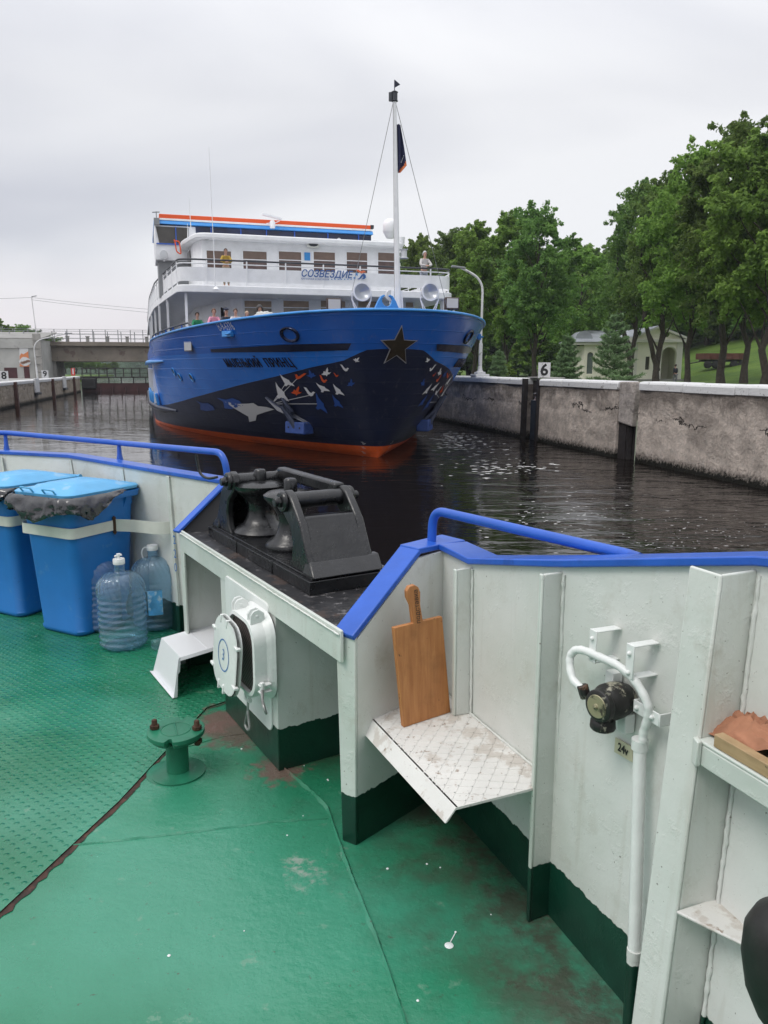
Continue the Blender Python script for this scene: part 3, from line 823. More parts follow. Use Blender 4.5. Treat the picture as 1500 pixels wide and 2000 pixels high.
mb = MB(); mb.lathe([(.029, .017), (.029, .0225), (.006, .0225), (.005, .03), (.0001, .03)], M=Mc, n=24); SB(mb, 'cover_disc', M['brass'])
pb = pc_ + son * .01 + Vector((0, 0, -.05))
mb = MB(); mb.lathe([(.030, .055), (.026, .03), (.024, .012), (.030, .006), (.0315, -.012), (.028, -.018), (.018, -.018)], c=tuple(pb), n=18); SB(mb, 'outlet_nut', M['bakelite'])
mb = MB(); mb.tube([cab[0] + Vector((-.002, 0, .012)), cab[0] + Vector((.008, -.004, -.02))], .0145, 8); SB(mb, 'cable_gland', M['bakelite'])
for (u, v) in ((1197, 1328), (1222, 1410)):
    mb = MB(); q = onshell(u, v, .02); mb.box(q, (.03, .03, .05), rz=.4); SB(mb, 'mounting_foot', M['fit_w'])
# label plate
M['tag'] = mat('label_plate', (.55, .52, .36), .5, var=(.1, 12)); M['ink'] = mat('black_lettering', (.012, .012, .012), .6)
a, b_, c_, d_ = onshell(1203, 1440, .004), onshell(1238, 1459, .004), onshell(1238, 1489, .004), onshell(1203, 1468, .004)
mb = MB(); mb.prism([a, b_, c_, d_], son * .003); lab = SB(mb, 'label_plate', M['tag'], .0)

def text_mesh(txt, size, extrude=0, bold=0, align='CENTER', shear=0, spacing=1):
    cu = bpy.data.curves.new('lettering', 'FONT'); cu.body = txt; cu.size = size; cu.align_x = align; cu.align_y = 'CENTER'
    cu.offset = bold; cu.extrude = extrude; cu.resolution_u = 3; cu.shear = shear; cu.space_character = spacing
    o = bpy.data.objects.new('lettering', cu); COL.objects.link(o)
    dg = bpy.context.evaluated_depsgraph_get(); me = bpy.data.meshes.new_from_object(o.evaluated_get(dg))
    bpy.data.objects.remove(o); bpy.data.curves.remove(cu)
    return me
def put_text(txt, size, origin, xd, yd, m, name, parent, bold=0, world=True, lift=.001, sx=1, extrude=0, spacing=1, shear=0):
    me = text_mesh(txt, size, extrude, bold, spacing=spacing, shear=shear)
    xd = Vector(xd).normalized(); yd = Vector(yd).normalized(); zd = xd.cross(yd)
    for v_ in me.vertices: v_.co = Vector(origin) + xd * v_.co.x * sx + yd * v_.co.y + zd * (v_.co.z + lift)
    me.materials.clear(); me.materials.append(m)
    o = bpy.data.objects.new(name, me); COL.objects.link(o)
    if parent:
        if world: keep(o, parent)
        else: o.parent = parent
        KIDS.setdefault(parent.name, []).append(o)
    return o
mid = (a + c_) / 2
tx = (b_ - a).normalized(); ty = (a - d_).normalized()
put_text('24v', .030, mid + son * .0035 + tx * -.002, tx, ty, M['ink'], 'lettering', sock, bold=.0008, world=True, sx=.8)
put_text('3', .075, (0, .0245, 0), (-1, 0, 0), (0, 0, 1), M['bluemark'], 'painted_numeral', lid, world=False, lift=.0, sx=.85)
for k_, ch_ in enumerate('220'):
    q_ = onray(341 + k_ * 1.2, 1055 + k_ * 27, Y=4.455)
    put_text(ch_, .075, q_, (1, -.5, 0), (0, 0, 1), M['bluemark'], 'stencilled_digit', boat, sx=.6, lift=.002)

# conduit foot green comes from plating material
shell_end = None
# right-hand bay
mb = MB()
f0, f1 = Vector((.662, 1.505, 0)), Vector((1.10, .36, 0))
oo = Vector((.14, .055, 0))
def hz_(p, h): return Vector((p.x, p.y, ZD + h))
mb.prism([hz_(f0, .83), hz_(f1, .83), hz_(f1 + oo, .83), hz_(f0 + oo, .83)], (0, 0, -.008))
mb.prism([hz_(f0, .822), hz_(f1, .822), hz_(f1, .775), hz_(f0, .775)], Vector((.006, .002, 0)))
mb.prism([hz_(f0, .832) + Vector((-.008, .006, 0)), hz_(f0, .775) + Vector((-.008, .006, 0)), hz_(f0, .775) + Vector((-.008, -.02, 0)), hz_(f0, .832) + Vector((-.008, -.02, 0))], (.012, .004, 0))
B(mb, 'upper_shelf', M['plate_g'], bevel=.003)
mb = MB()
mb.prism([H(.632, 1.475, .444), H(.752, 1.36, .444), H(.90, 1.05, .444), H(.96, 1.05, .444), H(.745, 1.52, .444)], (0, 0, -.008))
B(mb, 'lower_shelf', M['shelf'], bevel=.003)
M['wood'] = None
def wood(name, a, b, sc=(3, 40, 3)):
    m, h = mat(name, a, .5, h=True)
    mpn = h['N']('ShaderNodeMapping'); h['K'](h['co'].outputs['Object'], mpn.inputs[0]); mpn.inputs['Scale'].default_value = sc
    n1 = h['noise'](1.6, 6, .62, mpn.outputs[0], .6)
    c = h['mixc'](h['rng'](n1, .3, .7), a, b)
    c = h['mixc'](h['math']('MULTIPLY', h['rng'](h['noise'](7, 5, .6), .5, .75), .55), c, tuple(x * .45 for x in a))
    c = h['mixc'](h['math']('MULTIPLY', h['rng'](h['noise'](45, 3, .6), .68, .74), .7), c, (.03, .015, .01))
    h['K'](c, h['b'].inputs['Base Color']); h['bump'](n1, .15, .003)
    return m
M['board'] = wood('oiled_wood', (.36, .135, .04), (.50, .22, .075), (40, 40, 3))
M['batten'] = wood('raw_wood', (.36, .24, .12), (.46, .32, .18), (6, 6, 60))

tray = empty('wooden_batten', tuple(hz_(f0 + oo * .1, .83)))
tag(tray, 'weathered wooden strip edging the shelf that holds the brown rag', 'wood strip')
mb = MB(); a = hz_(f0, .831) + Vector((.018, -.035, .0)); b = hz_(f1, .831) + Vector((.01, 0, 0))
mb.prism([a, b, b + Vector((.022, .008, 0)), a + Vector((.022, .008, 0))], (0, 0, .028)); mb.build('strip', M['batten'], tray, 35, .002, world=True)
# crumpled rag
M['rag'] = mat('brown_cloth', (.36, .165, .095), .9, var=(.2, 20), bump=[(90, .4, .002), (300, .3, .0008)])
mb = MB(); rr = random.Random(4); nX, nY = 110, 80
c0_ = hz_(f0 + oo * .62, .832) + Vector((.055, -.16, 0)); ux = Vector((.36, -.93, 0)); uy = Vector((.93, .36, 0))
from mathutils import noise as mn
g = []
for j in range(nY):
    row = []
    for i in range(nX):
        a_, b_ = (i / (nX - 1) - .5) * 2, (j / (nY - 1) - .5) * 2
        rad = max(abs(a_), abs(b_)); env = max(0, 1 - (a_ * a_ + b_ * b_) * .6)
        fx = mn.fractal(Vector((a_ * 1.7, b_ * 1.7, 3.3)), 1, 2, 4); rid = 1 - abs(mn.noise(Vector((a_ * 2.6 + fx, b_ * 1.9, 7.7)))) * 2
        rid2 = 1 - abs(mn.noise(Vector((a_ * 6.5 + fx * 1.5, b_ * 4, 1.7)))) * 2
        hgt = .004 + env * (.038 + .034 * max(0, rid) + .014 * max(0, rid2) + .015 * fx)
        e1 = 1 + .16 * mn.noise(Vector((math.atan2(b_, a_) * 1.4, 2.2, .3)))
        row.append(mb.bm.verts.new(c0_ + ux * a_ * .17 * e1 + uy * b_ * .060 * e1 + Vector((0, 0, max(.002, hgt) + (0 if rad < .97 else -.0))) + ux * .02 * fx + uy * .01 * rid))
    g.append(row)
for j in range(nY - 1):
    for i in range(nX - 1): mb.f([g[j][i], g[j][i+1], g[j+1][i+1], g[j+1][i]])
tag(mb.build('rag', M['rag'], None, 80), 'crumpled brown cloth lying on the right-hand bulwark shelf', 'rag')
# unidentified dark object at the frame's edge, given a made-up rounded body
fc_ = onray(1538, 1888, Y=1.12)
mb = MB(); Mf = Matrix.Translation(fc_) @ Matrix.Rotation(R(-9), 4, 'Y')
pr = [(.0001, -.125), (.03, -.118), (.055, -.09), (.068, -.04), (.07, .02), (.062, .07), (.045, .10), (.022, .118), (.015, .13), (.0001, .132)]
mb.lathe(pr, M=Mf, n=28)
M['lump'] = mat('scuffed_dark', (.018, .017, .016), .5, var=(.4, 15), spots=[((.07, .04, .02), 12, .6, .6)], bump=[(60, .3, .003)])
fo = mb.build('dark_lump', M['lump'], None, 60); tag(fo, 'dark scuffed rounded unidentified object at the lower right edge of the photo', 'lump')
mb = MB(); mb.tube([fc_ + Vector((-.02, 0, .125)), fc_ + Vector((.03, .03, .35)), hz_(f0 + oo * .8, .80) + Vector((.1, -.26, 0))], .006, 8); mb.build('lanyard', M['lump'], fo, 60, world=False)

# ---- cutting board
bd = empty('cutting_board', (0, 0, 0))
b0 = H(.066, 2.362, .4315); b1 = H(.235, 2.480, .4315)
top0 = onray(773, 1226, Y=2.408)
xd = (b1 - b0).normalized(); back = Vector((-xd.y, xd.x, 0))
upv = Vector((-.03, .0, 0)) + Vector((0, 0, 1)); upv = Vector((0, 0, 1)) * .99 + back * .06 - xd * .075; upv.normalize()
Wb = .200; Hb = .345
prof = [(0, 0), (Wb, 0), (Wb, Hb), (.118, Hb), (.113, Hb + .06), (.118, Hb + .10), (.112, Hb + .118), (.098, Hb + .128), (.076, Hb + .126), (.065, Hb + .112), (.064, Hb + .09), (.076, Hb + .06), (.078, Hb), (0, Hb)]
mb = MB(); mb.prism([b0 + xd * x + upv * y for x, y in prof], back * .017)
bd.location = b0
cb = mb.build('board', M['board'], bd, 35, .002, world=True)
nrm = xd.cross(upv)
tag(bd, 'wooden cutting board with a short handle leaning in the corner of the white shelf', 'cutting board')
put_text('подставка', .026, b0 + xd * .098 + upv * (Hb + .055) - back * .001, upv, -xd, M['ink'], 'lettering', bd, sx=.9, lift=.0012)

# ---- wheelie bins
M['bin'] = mat('blue_plastic', (.012, .155, .47), .42, var=(.1, 3), bump=[(4, .12, .02), (90, .12, .001)], spots=[((.02, .03, .05), 17, .68, .7), ((.15, .3, .45), 5, .62, .25), ((.01, .03, .08), 60, .68, .5)])
M['binlid'] = mat('light_blue_plastic', (.10, .38, .66), .4, var=(.15, 4), bump=[(60, .15, .001)], spots=[((.40, .5, .55), 8, .58, .35), ((.06, .08, .09), 40, .68, .6)])
M['bag'] = mat('black_film', (.018, .018, .022), .2, spec=1.0, var=(.3, 9), bump=[(9, .7, .02)])
def make_bin():
    b = empty('waste_bin')
    w0, d0, w1, d1, hgt = .37, .42, .44, .50, .845
    def sec(t, g=0):
        w_, d_ = (w0 + (w1 - w0) * t) / 2 + g, (d0 + (d1 - d0) * t) / 2 + g; r = .06
        P = []
        for cx, cy, a0 in ((w_ - r, d_ - r, 0), (-w_ + r, d_ - r, 90), (-w_ + r, -d_ + r, 180), (w_ - r, -d_ + r, 270)):
            for i in range(7):
                a = R(a0 + 15 * i); P.append((cx + r * math.cos(a), cy + r * math.sin(a)))
        return P
    mb = MB()
    prev = None
    for z, t, g in ((0, 0, -.012), (.012, 0, 0), (.03, .03, .002), (.04, .04, -.004), (.5, .55, 0), (hgt - .09, .93, 0), (hgt - .09, .93, .004), (hgt - .04, .97, .006), (hgt - .035, .97, .03), (hgt, 1, .034), (hgt + .004, 1, .02), (hgt - .01, 1, -.004), (.3, .35, -.008)):
        ring_ = [mb.bm.verts.new((x, y, z)) for x, y in sec(t, g)]
        if prev:
            for k in range(len(ring_)): mb.f([prev[k], prev[(k+1) % len(ring_)], ring_[(k+1) % len(ring_)], ring_[k]])
        else: mb.f(ring_[::-1])
        prev = ring_
    mb.f(prev)
    # ribs under the rim
    for sx, sy, rz in [(x_, -1, 0) for x_ in (-.16, -.05, .06, .16)] + [(1, y_, 1) for y_ in (-.15, 0, .15)] + [(-1, y_, 1) for y_ in (-.15, 0, .15)]:
        if rz == 0: mb.prism([(sx, -d1/2 - .028, hgt - .035), (sx, -d1/2 + .01, hgt - .035), (sx, -d1/2 + .012, hgt - .12)], (.006, 0, 0))
        else: mb.prism([(sx * (w1/2 + .028), sy, hgt - .035), (sx * (w1/2 - .01), sy, hgt - .035), (sx * (w1/2 - .012), sy, hgt - .12)], (0, .006, 0))
    mb.build('bin_body', M['bin'], b, 45)
    # lid: low dome, hinge at +y
    mb = MB(); prev = None
    for z, s_ in ((.012, 1.07), (.012, 1.13), (.028, 1.14), (.036, 1.10), (.048, .80), (.058, .74), (.062, .60), (.068, .56), (.068, .05)):
        ring_ = [mb.bm.verts.new((x * s_, y * s_, hgt + z)) for x, y in sec(1, 0)]
        if prev:
            for k in range(len(ring_)): mb.f([prev[k], prev[(k+1) % len(ring_)], ring_[(k+1) % len(ring_)], ring_[k]])
        prev = ring_
    mb.f(prev)
    lid_ = mb.build('bin_lid', M['binlid'], b, 40)
    for cx in (-.09, .10): 
        mb = MB(); mb.tube(arcpath([(cx - .045, -.275, hgt + .028), (cx - .045, -.30, hgt + .06), (cx + .045, -.30, hgt + .06), (cx + .045, -.275, hgt + .028)], .012), .0055, 8); mb.build('lid_handle', M['binlid'], lid_, 50)
    mb = MB(); mb.tube([(-.20, .315, hgt + .015), (.20, .315, hgt + .015)], .014, 10)
    for x_ in (-.17, 0, .17): mb.box((x_, .29, hgt + .01), (.03, .06, .03))
    for s_ in (-1, 1): mb.tube([(s_ * .20, .315, hgt + .015), (s_ * .216, .315, hgt + .015)], .018, 10)
    mb.build('hinge_bar', M['binlid'], b, 50)
    # wheels at the back
    for s_ in (-1, 1):
        mb = MB(); mb.lathe([(.0001, -.02), (.08, -.02), (.095, -.012), (.095, .012), (.08, .02), (.0001, .02)], M=Matrix.Translation((s_ * .19, .24, .097)) @ Matrix.Rotation(math.pi/2, 4, 'Y'), n=20); mb.build('wheel', M['black'], b, 45)
    return b
def bag_mesh(seed, arc0, arc1, drop):
    """liner folded over the rim between the given angles"""
    mb = MB(); rr = random.Random(seed); k = 130; lv = 9; rows = []
    w_, d_ = .262, .292
    for j in range(lv):
        row = []; t = j / (lv - 1)
        for i in range(k):
            f_ = i / (k - 1); a = R(arc0 + (arc1 - arc0) * f_)
            px = max(-1, min(1, 1.25 * math.cos(a))) * w_; py = max(-1, min(1, 1.25 * math.sin(a))) * d_
            dd = drop * (.55 + .5 * mn.noise(Vector((a * 1.6, seed, 0))) + .18 * math.sin(a * 5 + seed)) * min(1, 6 * f_, 6 * (1 - f_))
            fold = 1 - abs(mn.noise(Vector((a * 4.2 + t * 1.8, t * 2.4, seed + 5.)))) * 2
            fold2 = abs(mn.noise(Vector((a * 11 - t * 2, t * 3, seed + 9.))))
            outw = .012 + .02 * math.sin(t * 3.1) + t * .045 * fold + .03 * t * fold2
            nrm_ = Vector((px / w_, py / d_, 0)).normalized()
            row.append(mb.bm.verts.new(Vector((px, py, .862 + .012 * math.sin(min(1, t * 2) * 3.14) - t * dd)) + nrm_ * outw))
        rows.append(row)
    for j in range(lv - 1):
        for i in range(k - 1): mb.f([rows[j][i], rows[j][i+1], rows[j+1][i+1], rows[j+1][i]])
    return mb
def place_bin(o, p, rz, lab): o.location = p; o.rotation_euler = (0, 0, rz); tag(o, lab, 'bin', 'blue waste bins strapped to the bulwark')
bin0 = make_bin()
rzb = R(-28)
bin1 = copy_tree(bin0)
ca = D(160, 1246); dloc = Matrix.Rotation(rzb, 3, 'Z') @ Vector((-.10, .19, 0))
# near corner of bin sits at local (~.17,-.2); put it over the seen corner
cornerL = Matrix.Rotation(rzb, 3, 'Z') @ Vector((.165, -.19, 0))
place_bin(bin0, (ca - cornerL) + Vector((0, 0, .008)), rzb, 'blue plastic waste bin beside the water bottles, nearer of the two bins')
cb_ = D(42, 1208)
place_bin(bin1, (cb_ - cornerL) + Vector((0, 0, .008)), rzb, 'blue plastic waste bin cut by the left edge, farther of the two bins')
b_ = bag_mesh(3, 128, 372, .20).build('bin_liner', M['bag'], bin0, 70)
b_ = bag_mesh(8, 190, 372, .11).build('bin_liner', M['bag'], bin1, 70)
for b_ in (bin0, bin1):
    for ch in KIDS.get(b_.name, []): pass
# white steel band round both bins, hinged to the bulwark stanchion
M['band'] = mat('band_white', (.62, .62, .56), .45, var=(.1, 6), spots=[((.16, .09, .05), 40, .72, .7)])
def bandpts(o, h, g=.012):
    w_, d_ = .215 + g, .245 + g; t = h / .845; s_ = 1
    w_ = (.37 + .07 * t) / 2 + g; d_ = (.42 + .08 * t) / 2 + g
    M_ = Matrix.Translation(o.location) @ Matrix.Rotation(o.rotation_euler.z, 4, 'Z')
    return [M_ @ Vector(p) for p in ((-w_ - .03, -d_ + .07, h), (-w_, -d_, h), (w_, -d_, h), (w_, d_ * .25, h))]
def band_strip(path, h, th, name, parent=boat, rad=.05):
    P = arcpath(path, rad, 6); mb = MB(); rings = []
    for i, p in enumerate(P):
        d = P[min(i+1, len(P)-1)] - P[max(i-1, 0)]; d.z = 0; d.normalize(); s_ = Vector((-d.y, d.x, 0)) * th
        rings.append([mb.bm.verts.new(x) for x in (p - Vector((0, 0, h/2)), p + Vector((0, 0, h/2)), p + s_ + Vector((0, 0, h/2)), p + s_ - Vector((0, 0, h/2)))])
    for A_, B_ in zip(rings, rings[1:]):
        for k in range(4): mb.f([A_[k], A_[(k+1) % 4], B_[(k+1) % 4], B_[k]])
    mb.f(rings[0][::-1]); mb.f(rings[-1])
    return mb.build(name, M['band'], parent, 50, world=True)
bA = bandpts(bin0, .645); bB = bandpts(bin1, .645)
hinge = bA[3]
band_strip(bA[:4], .062, .004, 'bin_band')
band_strip(bB[:3] + [bB[2] + (bB[3] - bB[2]) * .5], .062, .004, 'bin_band')
stn = D(338, 1010, .74)
stn = Vector((Lt[1].x + .04, Lt[1].y - .02, ZD + .652))
band_strip([hinge, hinge + (stn - hinge) * .3 + Vector((0, 0, 0)), hinge + (stn - hinge) * .62 + Vector((.05, -.06, 0)), stn], .075, .004, 'bin_band')
mb = MB(); mb.tube([hinge - Vector((0, 0, .05)), hinge + Vector((0, 0, .05))], .011, 10); mb.tube([hinge - Vector((0, 0, .058)), hinge + Vector((0, 0, .058))], .005, 8); B(mb, 'band_hinge', M['boltm'])

# ---- water bottles
def bottle_mat():
    m = bpy.data.materials.new('clear_blue_plastic'); m.use_nodes = True; b = m.node_tree.nodes['Principled BSDF']
    b.inputs['Base Color'].default_value = (.66, .85, .98, 1); b.inputs['Transmission Weight'].default_value = .93
    b.inputs['Roughness'].default_value = .08; b.inputs['IOR'].default_value = 1.12; b.inputs['Specular IOR Level'].default_value = 1.0
    b.inputs['Coat Weight'].default_value = .6; b.inputs['Coat Roughness'].default_value = .06
    return m
M['bottle'] = bottle_mat(); M['cap'] = mat('white_plastic_cap', (.75, .76, .76), .4)
M['blab'] = mat('pale_blue_label', (.12, .42, .75), .4, var=(.35, 12), spots=[((.65, .75, .8), 9, .5, .8)])
def make_bottle():
    o = empty('water_bottle'); mb = MB(); nseg = 96
    prof = []
    r0 = .134
    prof += [(.05, .012), (.10, .002), (.122, .006), (.131, .022)]
    z = .03
    while z < .315:
        k = (z - .03) / .285; rib = .0035 * math.cos(2 * math.pi * (z - .03) / .036)
        prof.append((r0 + rib - .001, z)); z += .006
    for a in range(0, 91, 6): 
        prof.append((.030 + (r0 - .030) * math.cos(R(a)) ** .75 if a < 90 else .030, .315 + .125 * math.sin(R(a)) ** 1.0))
    prof += [(.029, .45), (.029, .478), (.032, .482), (.032, .488), (.028, .492), (.028, .505)]
    rings = []
    for r, zz in prof:
        ring_ = []
        for k in range(nseg):
            a = 2 * math.pi * k / nseg; rr_ = r
            if .318 < zz < .436: 
                tw = (zz - .315) / .125; amp = .009 * math.sin(math.pi * min(1, tw * 1.05)); rr_ += amp * math.cos(24 * a + tw * 9)
            elif .03 < zz <= .318:
                ph = math.sin(6 * a + (zz // .036) * 1.3); rr_ += .0018 * ph
            ring_.append(mb.bm.verts.new((rr_ * math.cos(a), rr_ * math.sin(a), zz)))
        rings.append(ring_)
    for A_, B_ in zip(rings, rings[1:]):
        for k in range(nseg): mb.f([A_[k], A_[(k+1) % nseg], B_[(k+1) % nseg], B_[k]])
    mb.f(rings[0][::-1])
    bo = mb.build('bottle_shell', M['bottle'], o, 0)
    bo.data.polygons.foreach_set('use_smooth', [True] * len(bo.data.polygons))
    sol = bo.modifiers.new('wall', 'SOLIDIFY'); sol.thickness = .0012; sol.offset = -1
    mb = MB(); mb.lathe([(.0325, .488), (.0335, .491), (.0335, .512), (.031, .516), (.0001, .516)], n=28); mb.tube([(.0305 * math.cos(R(a)), .0305 * math.sin(R(a)), .517) for a in range(0, 360, 20)], .0025, 6, closed=True)
    mb.build('bottle_cap', M['cap'], o, 40)
    return o
bt = make_bottle(); bts = [bt] + [copy_tree(bt) for _ in range(2)]
for o, (u, v, rz, lb_) in zip(bts, ((243, 1262, 0, 'front clear blue water bottle with an open white pouring cap'), (196, 1226, 1, 'clear blue water bottle half hidden behind the front bottle, touching the blue bin'), (306, 1224, 2.2, 'clear blue water bottle with a pale blue label and a strap on its cap'))):
    p = D(u, v); o.location = (p.x, p.y, ZD + .008); o.rotation_euler = (0, 0, rz); tag(o, lb_, 'water bottle', 'large blue water bottles on the deck')
mb = MB(); mb.lathe([(.007, .516), (.007, .535), (.012, .537), (.012, .548), (.0001, .55)], n=10); mb.tube([(-.022, 0, .532), (.018, 0, .542)], .006, 8); mb.build('cap_valve', M['cap'], bts[0], 40)
mb = MB(); P_ = [(-.032, -.0, .505), (-.055, -.01, .50), (-.066, -.015, .47), (-.06, -.01, .435), (-.045, 0, .425)]; mb.tube(arcpath(P_, .02), .004, 6)
st_ = mb.build('cap_strap', M['cap'], bts[2], 40)
st_.rotation_euler = (0, 0, -2.2 + R(-10)); 
mb = MB(); rows = []
angc = math.atan2(-bts[2].location.y, -bts[2].location.x) - 2.2
for zz in (.11, .15, .19, .23, .265):
    rows.append([mb.bm.verts.new((.1385 * math.cos(angc + R(a)), .1385 * math.sin(angc + R(a)), zz)) for a in range(-18, 19, 4)])
for A_, B_ in zip(rows, rows[1:]):
    for k in range(len(A_) - 1): mb.f([A_[k], A_[k+1], B_[k+1], B_[k]])
mb.build('bottle_label', M['blab'], bts[2], 60)
# small clear container lying behind the white trough
mb = MB(); p = D(322, 1272); mb.lathe([(.0001, 0), (.028, .002), (.03, .02), (.03, .16), (.012, .185), (.012, .2)], M=Matrix.Translation((p.x - .07, p.y, ZD + .038)) @ Matrix.Rotation(R(35), 4, 'Z') @ Matrix.Rotation(R(90), 4, 'Y'), n=20)
tag(mb.build('plastic_bottle', M['bottle'], None, 50), 'small clear plastic bottle lying on deck beside the white trough', 'small bottle')
# dark hose bundle behind the bottles
mb = MB(); p = D(262, 1160, 0) 
p = bts[2].location + Vector((-.12, .26, 0))
mb.tube(arcpath([p + Vector((-.1, .05, 0.02)), p + Vector((-.06, .0, .30)), p + Vector((.05, -.02, .34)), p + Vector((.13, .0, .05))], .08), .022, 10)
tag(mb.build('hose', M['black'], None, 60), 'black hose bent over behind the water bottles', 'hose')
mb = MB(); mb.prism([p + Vector((-.03, -.05, .22)), p + Vector((.18, -.02, .20)), p + Vector((.20, .06, .30)), p + Vector((0, .05, .33))], (0, .01, .01))
mb.prism([p + Vector((.0, .02, 0.0)), p + Vector((.16, .03, .0)), p + Vector((.18, .05, .26)), p + Vector((.02, .04, .27))], (0, .01, .0))
tag(mb.build('white_panel', M['cap'], None, 40), 'white plastic sheet standing behind the water bottles', 'plastic sheet')

# ---- white plastic trough, upside down by the vent casing
M['trough'] = mat('white_plastic', (.74, .75, .77), .35, bump=[(5, .08, .01)])
tr_ = empty('plastic_trough')
cN = D(343, 1366, 0); cF = D(299, 1314, 0)
xv = Vector((.86, .35, 0)).normalized(); wvv = (cF - cN); wl_ = wvv.length; wvv.normalize()
xv = (Vector((wvv.y, -wvv.x, 0))).normalized()
if xv.x < 0: xv = -xv
xv = (xv + Vector((.12, .25, 0))).normalized()
mb = MB(); Ht, Lt_ = .19, .40
def tp_(x, w_, z): return cN + xv * x + wvv * w_ + Vector((0, 0, z + .008))
th = .004
# top plate, far side, left end, near lip; near side stays open
prof_ = [(-.005, 0), (-.005, .012), (.012, .014), (.018, .10), (.030, Ht - .02), (.045, Ht)]
mb.prism([tp_(.045, .03, Ht), tp_(Lt_, .03, Ht + .02), tp_(Lt_, wl_ - .04, Ht + .02), tp_(.045, wl_ - .04, Ht)], (0, 0, -th))
mb.prism([tp_(.045, wl_ - .04, Ht), tp_(Lt_, wl_ - .04, Ht + .02), tp_(Lt_, wl_, .0), tp_(.0, wl_, .0)], -wvv * th)
mb.prism([tp_(.0, .0, .0), tp_(.0, wl_, .0), tp_(.045, wl_ - .04, Ht), tp_(.045, .03, Ht), tp_(.03, .026, Ht - .03), tp_(.012, .008, Ht - .09)], xv * th)
mb.prism([tp_(.0, .0, .0), tp_(.0, wl_, 0), tp_(-.018, wl_, .004), tp_(-.018, -.01, .004)], (0, 0, .004))
mb.prism([tp_(-.012, -.006, -.03 + .035), tp_(.008, -.006, .005), tp_(.02, .006, Ht - .075), tp_(.035, .02, Ht - .07), tp_(.045, .026, Ht + .002), tp_(.03, .02, Ht - .0)], -wvv * th)
mb.prism([tp_(.04, .027, Ht + .002), tp_(Lt_, .027, Ht + .022), tp_(Lt_, .018, Ht + .006), tp_(.04, .018, Ht - .014)], -wvv * th)
mb.prism([tp_(.19, .03, Ht + .0096), tp_(.194, .03, Ht + .0098), tp_(.194, wl_ - .05, Ht + .0098), tp_(.19, wl_ - .05, Ht + .0096)], (0, 0, .002))
tr_.location = cN
mb.build('trough', M['trough'], tr_, 35, .0015, world=True)
tag(tr_, 'white plastic trough lying open side down on the deck against the vent casing', 'plastic trough')
# ============================================================ CRUISE SHIP
PSI = .298; SL = 2.7256
aft = Vector((-math.sin(PSI), math.cos(PSI), 0)); lat = Vector((math.cos(PSI), math.sin(PSI), 0))
foot = at(738, 894, 0); TIP = foot - aft * SL
ship = empty('cruise_ship', tuple(TIP), PSI, 'blue and white river cruise ship with a bird mural on its dark bow', 'ship')
LEN = 64
def zdk(s): return 4.6728 - .0284 * s if s < 20 else 4.105
def bdk(s):
    x = min(max(s / 15.93, 0), 1); b = 7.0484 * (1 - (1 - x) ** 1.4848) ** .4491
    return b if s < 50 else b * max(.5, 1 - ((s - 50) / 18) ** 2)
def bwl(s):
    x = min(max(s / 23.668, 0), 1); b = 6.9295 * (1 - (1 - x) ** 1.7606)
    return b if s < 48 else b * max(.3, 1 - ((s - 48) / 20) ** 2)
def hpt(sg, s, t):
    """hull surface: side, station, height fraction"""
    tt = max(t, 0); b = bwl(s) + (bdk(s) - bwl(s)) * (tt ** .62)
    if t < 0: b = bwl(s) * (1 + t * .6)
    y = s + SL * (1 - t) * max(0, 1 - s / 40)
    return Vector((sg * b, y, t * zdk(s)))
def hyz(sg, y, z):
    """hull point from local y and z"""
    s = y
    for _ in range(12):
        t = z / zdk(max(s, 0)); s = y - SL * (1 - t) * max(0, 1 - max(s, 0) / 40)
    s = max(s, 0)
    return hpt(sg, s, z / zdk(s))
def hn(sg, y, z):
    p = hyz(sg, y, z); q1 = hyz(sg, y + .12, z); q2 = hyz(sg, y, z + .05)
    n_ = (q1 - p).cross(q2 - p) 
    if n_.length < 1e-9: return Vector((0, -1, 0))
    n_.normalize(); return n_ if n_.x * sg > 0 or (abs(n_.x) < 1e-3 and n_.y < 0) else -n_
stations = [0, .004, .02, .05, .1, .17, .25, .35, .47, .6] + [ .6 + .2 * i for i in range(1, 40)] + [8.4 + .25 * i for i in range(1, 111)] + [36 + 2.0 * i for i in range(1, 15)]
levels = [-.25] + [i / 24 for i in range(0, 25)]
def opening(s, z): return 19.5 < s < 58 and 1.45 < z < 2.9
mb = MB()
for sg in (-1, 1):
    G = [[mb.bm.verts.new(hpt(sg, s, t)) for t in levels] for s in stations]
    for i in range(len(stations) - 1):
        for j in range(len(levels) - 1):
            sm = (stations[i] + stations[i+1]) / 2; zm = (levels[j] + levels[j+1]) / 2 * zdk(sm)
            if opening(sm, zm) : continue
            q = [G[i][j], G[i+1][j], G[i+1][j+1], G[i][j+1]]
            mb.f(q if sg > 0 else q[::-1])
bmesh.ops.remove_doubles(mb.bm, verts=mb.bm.verts, dist=.0004)
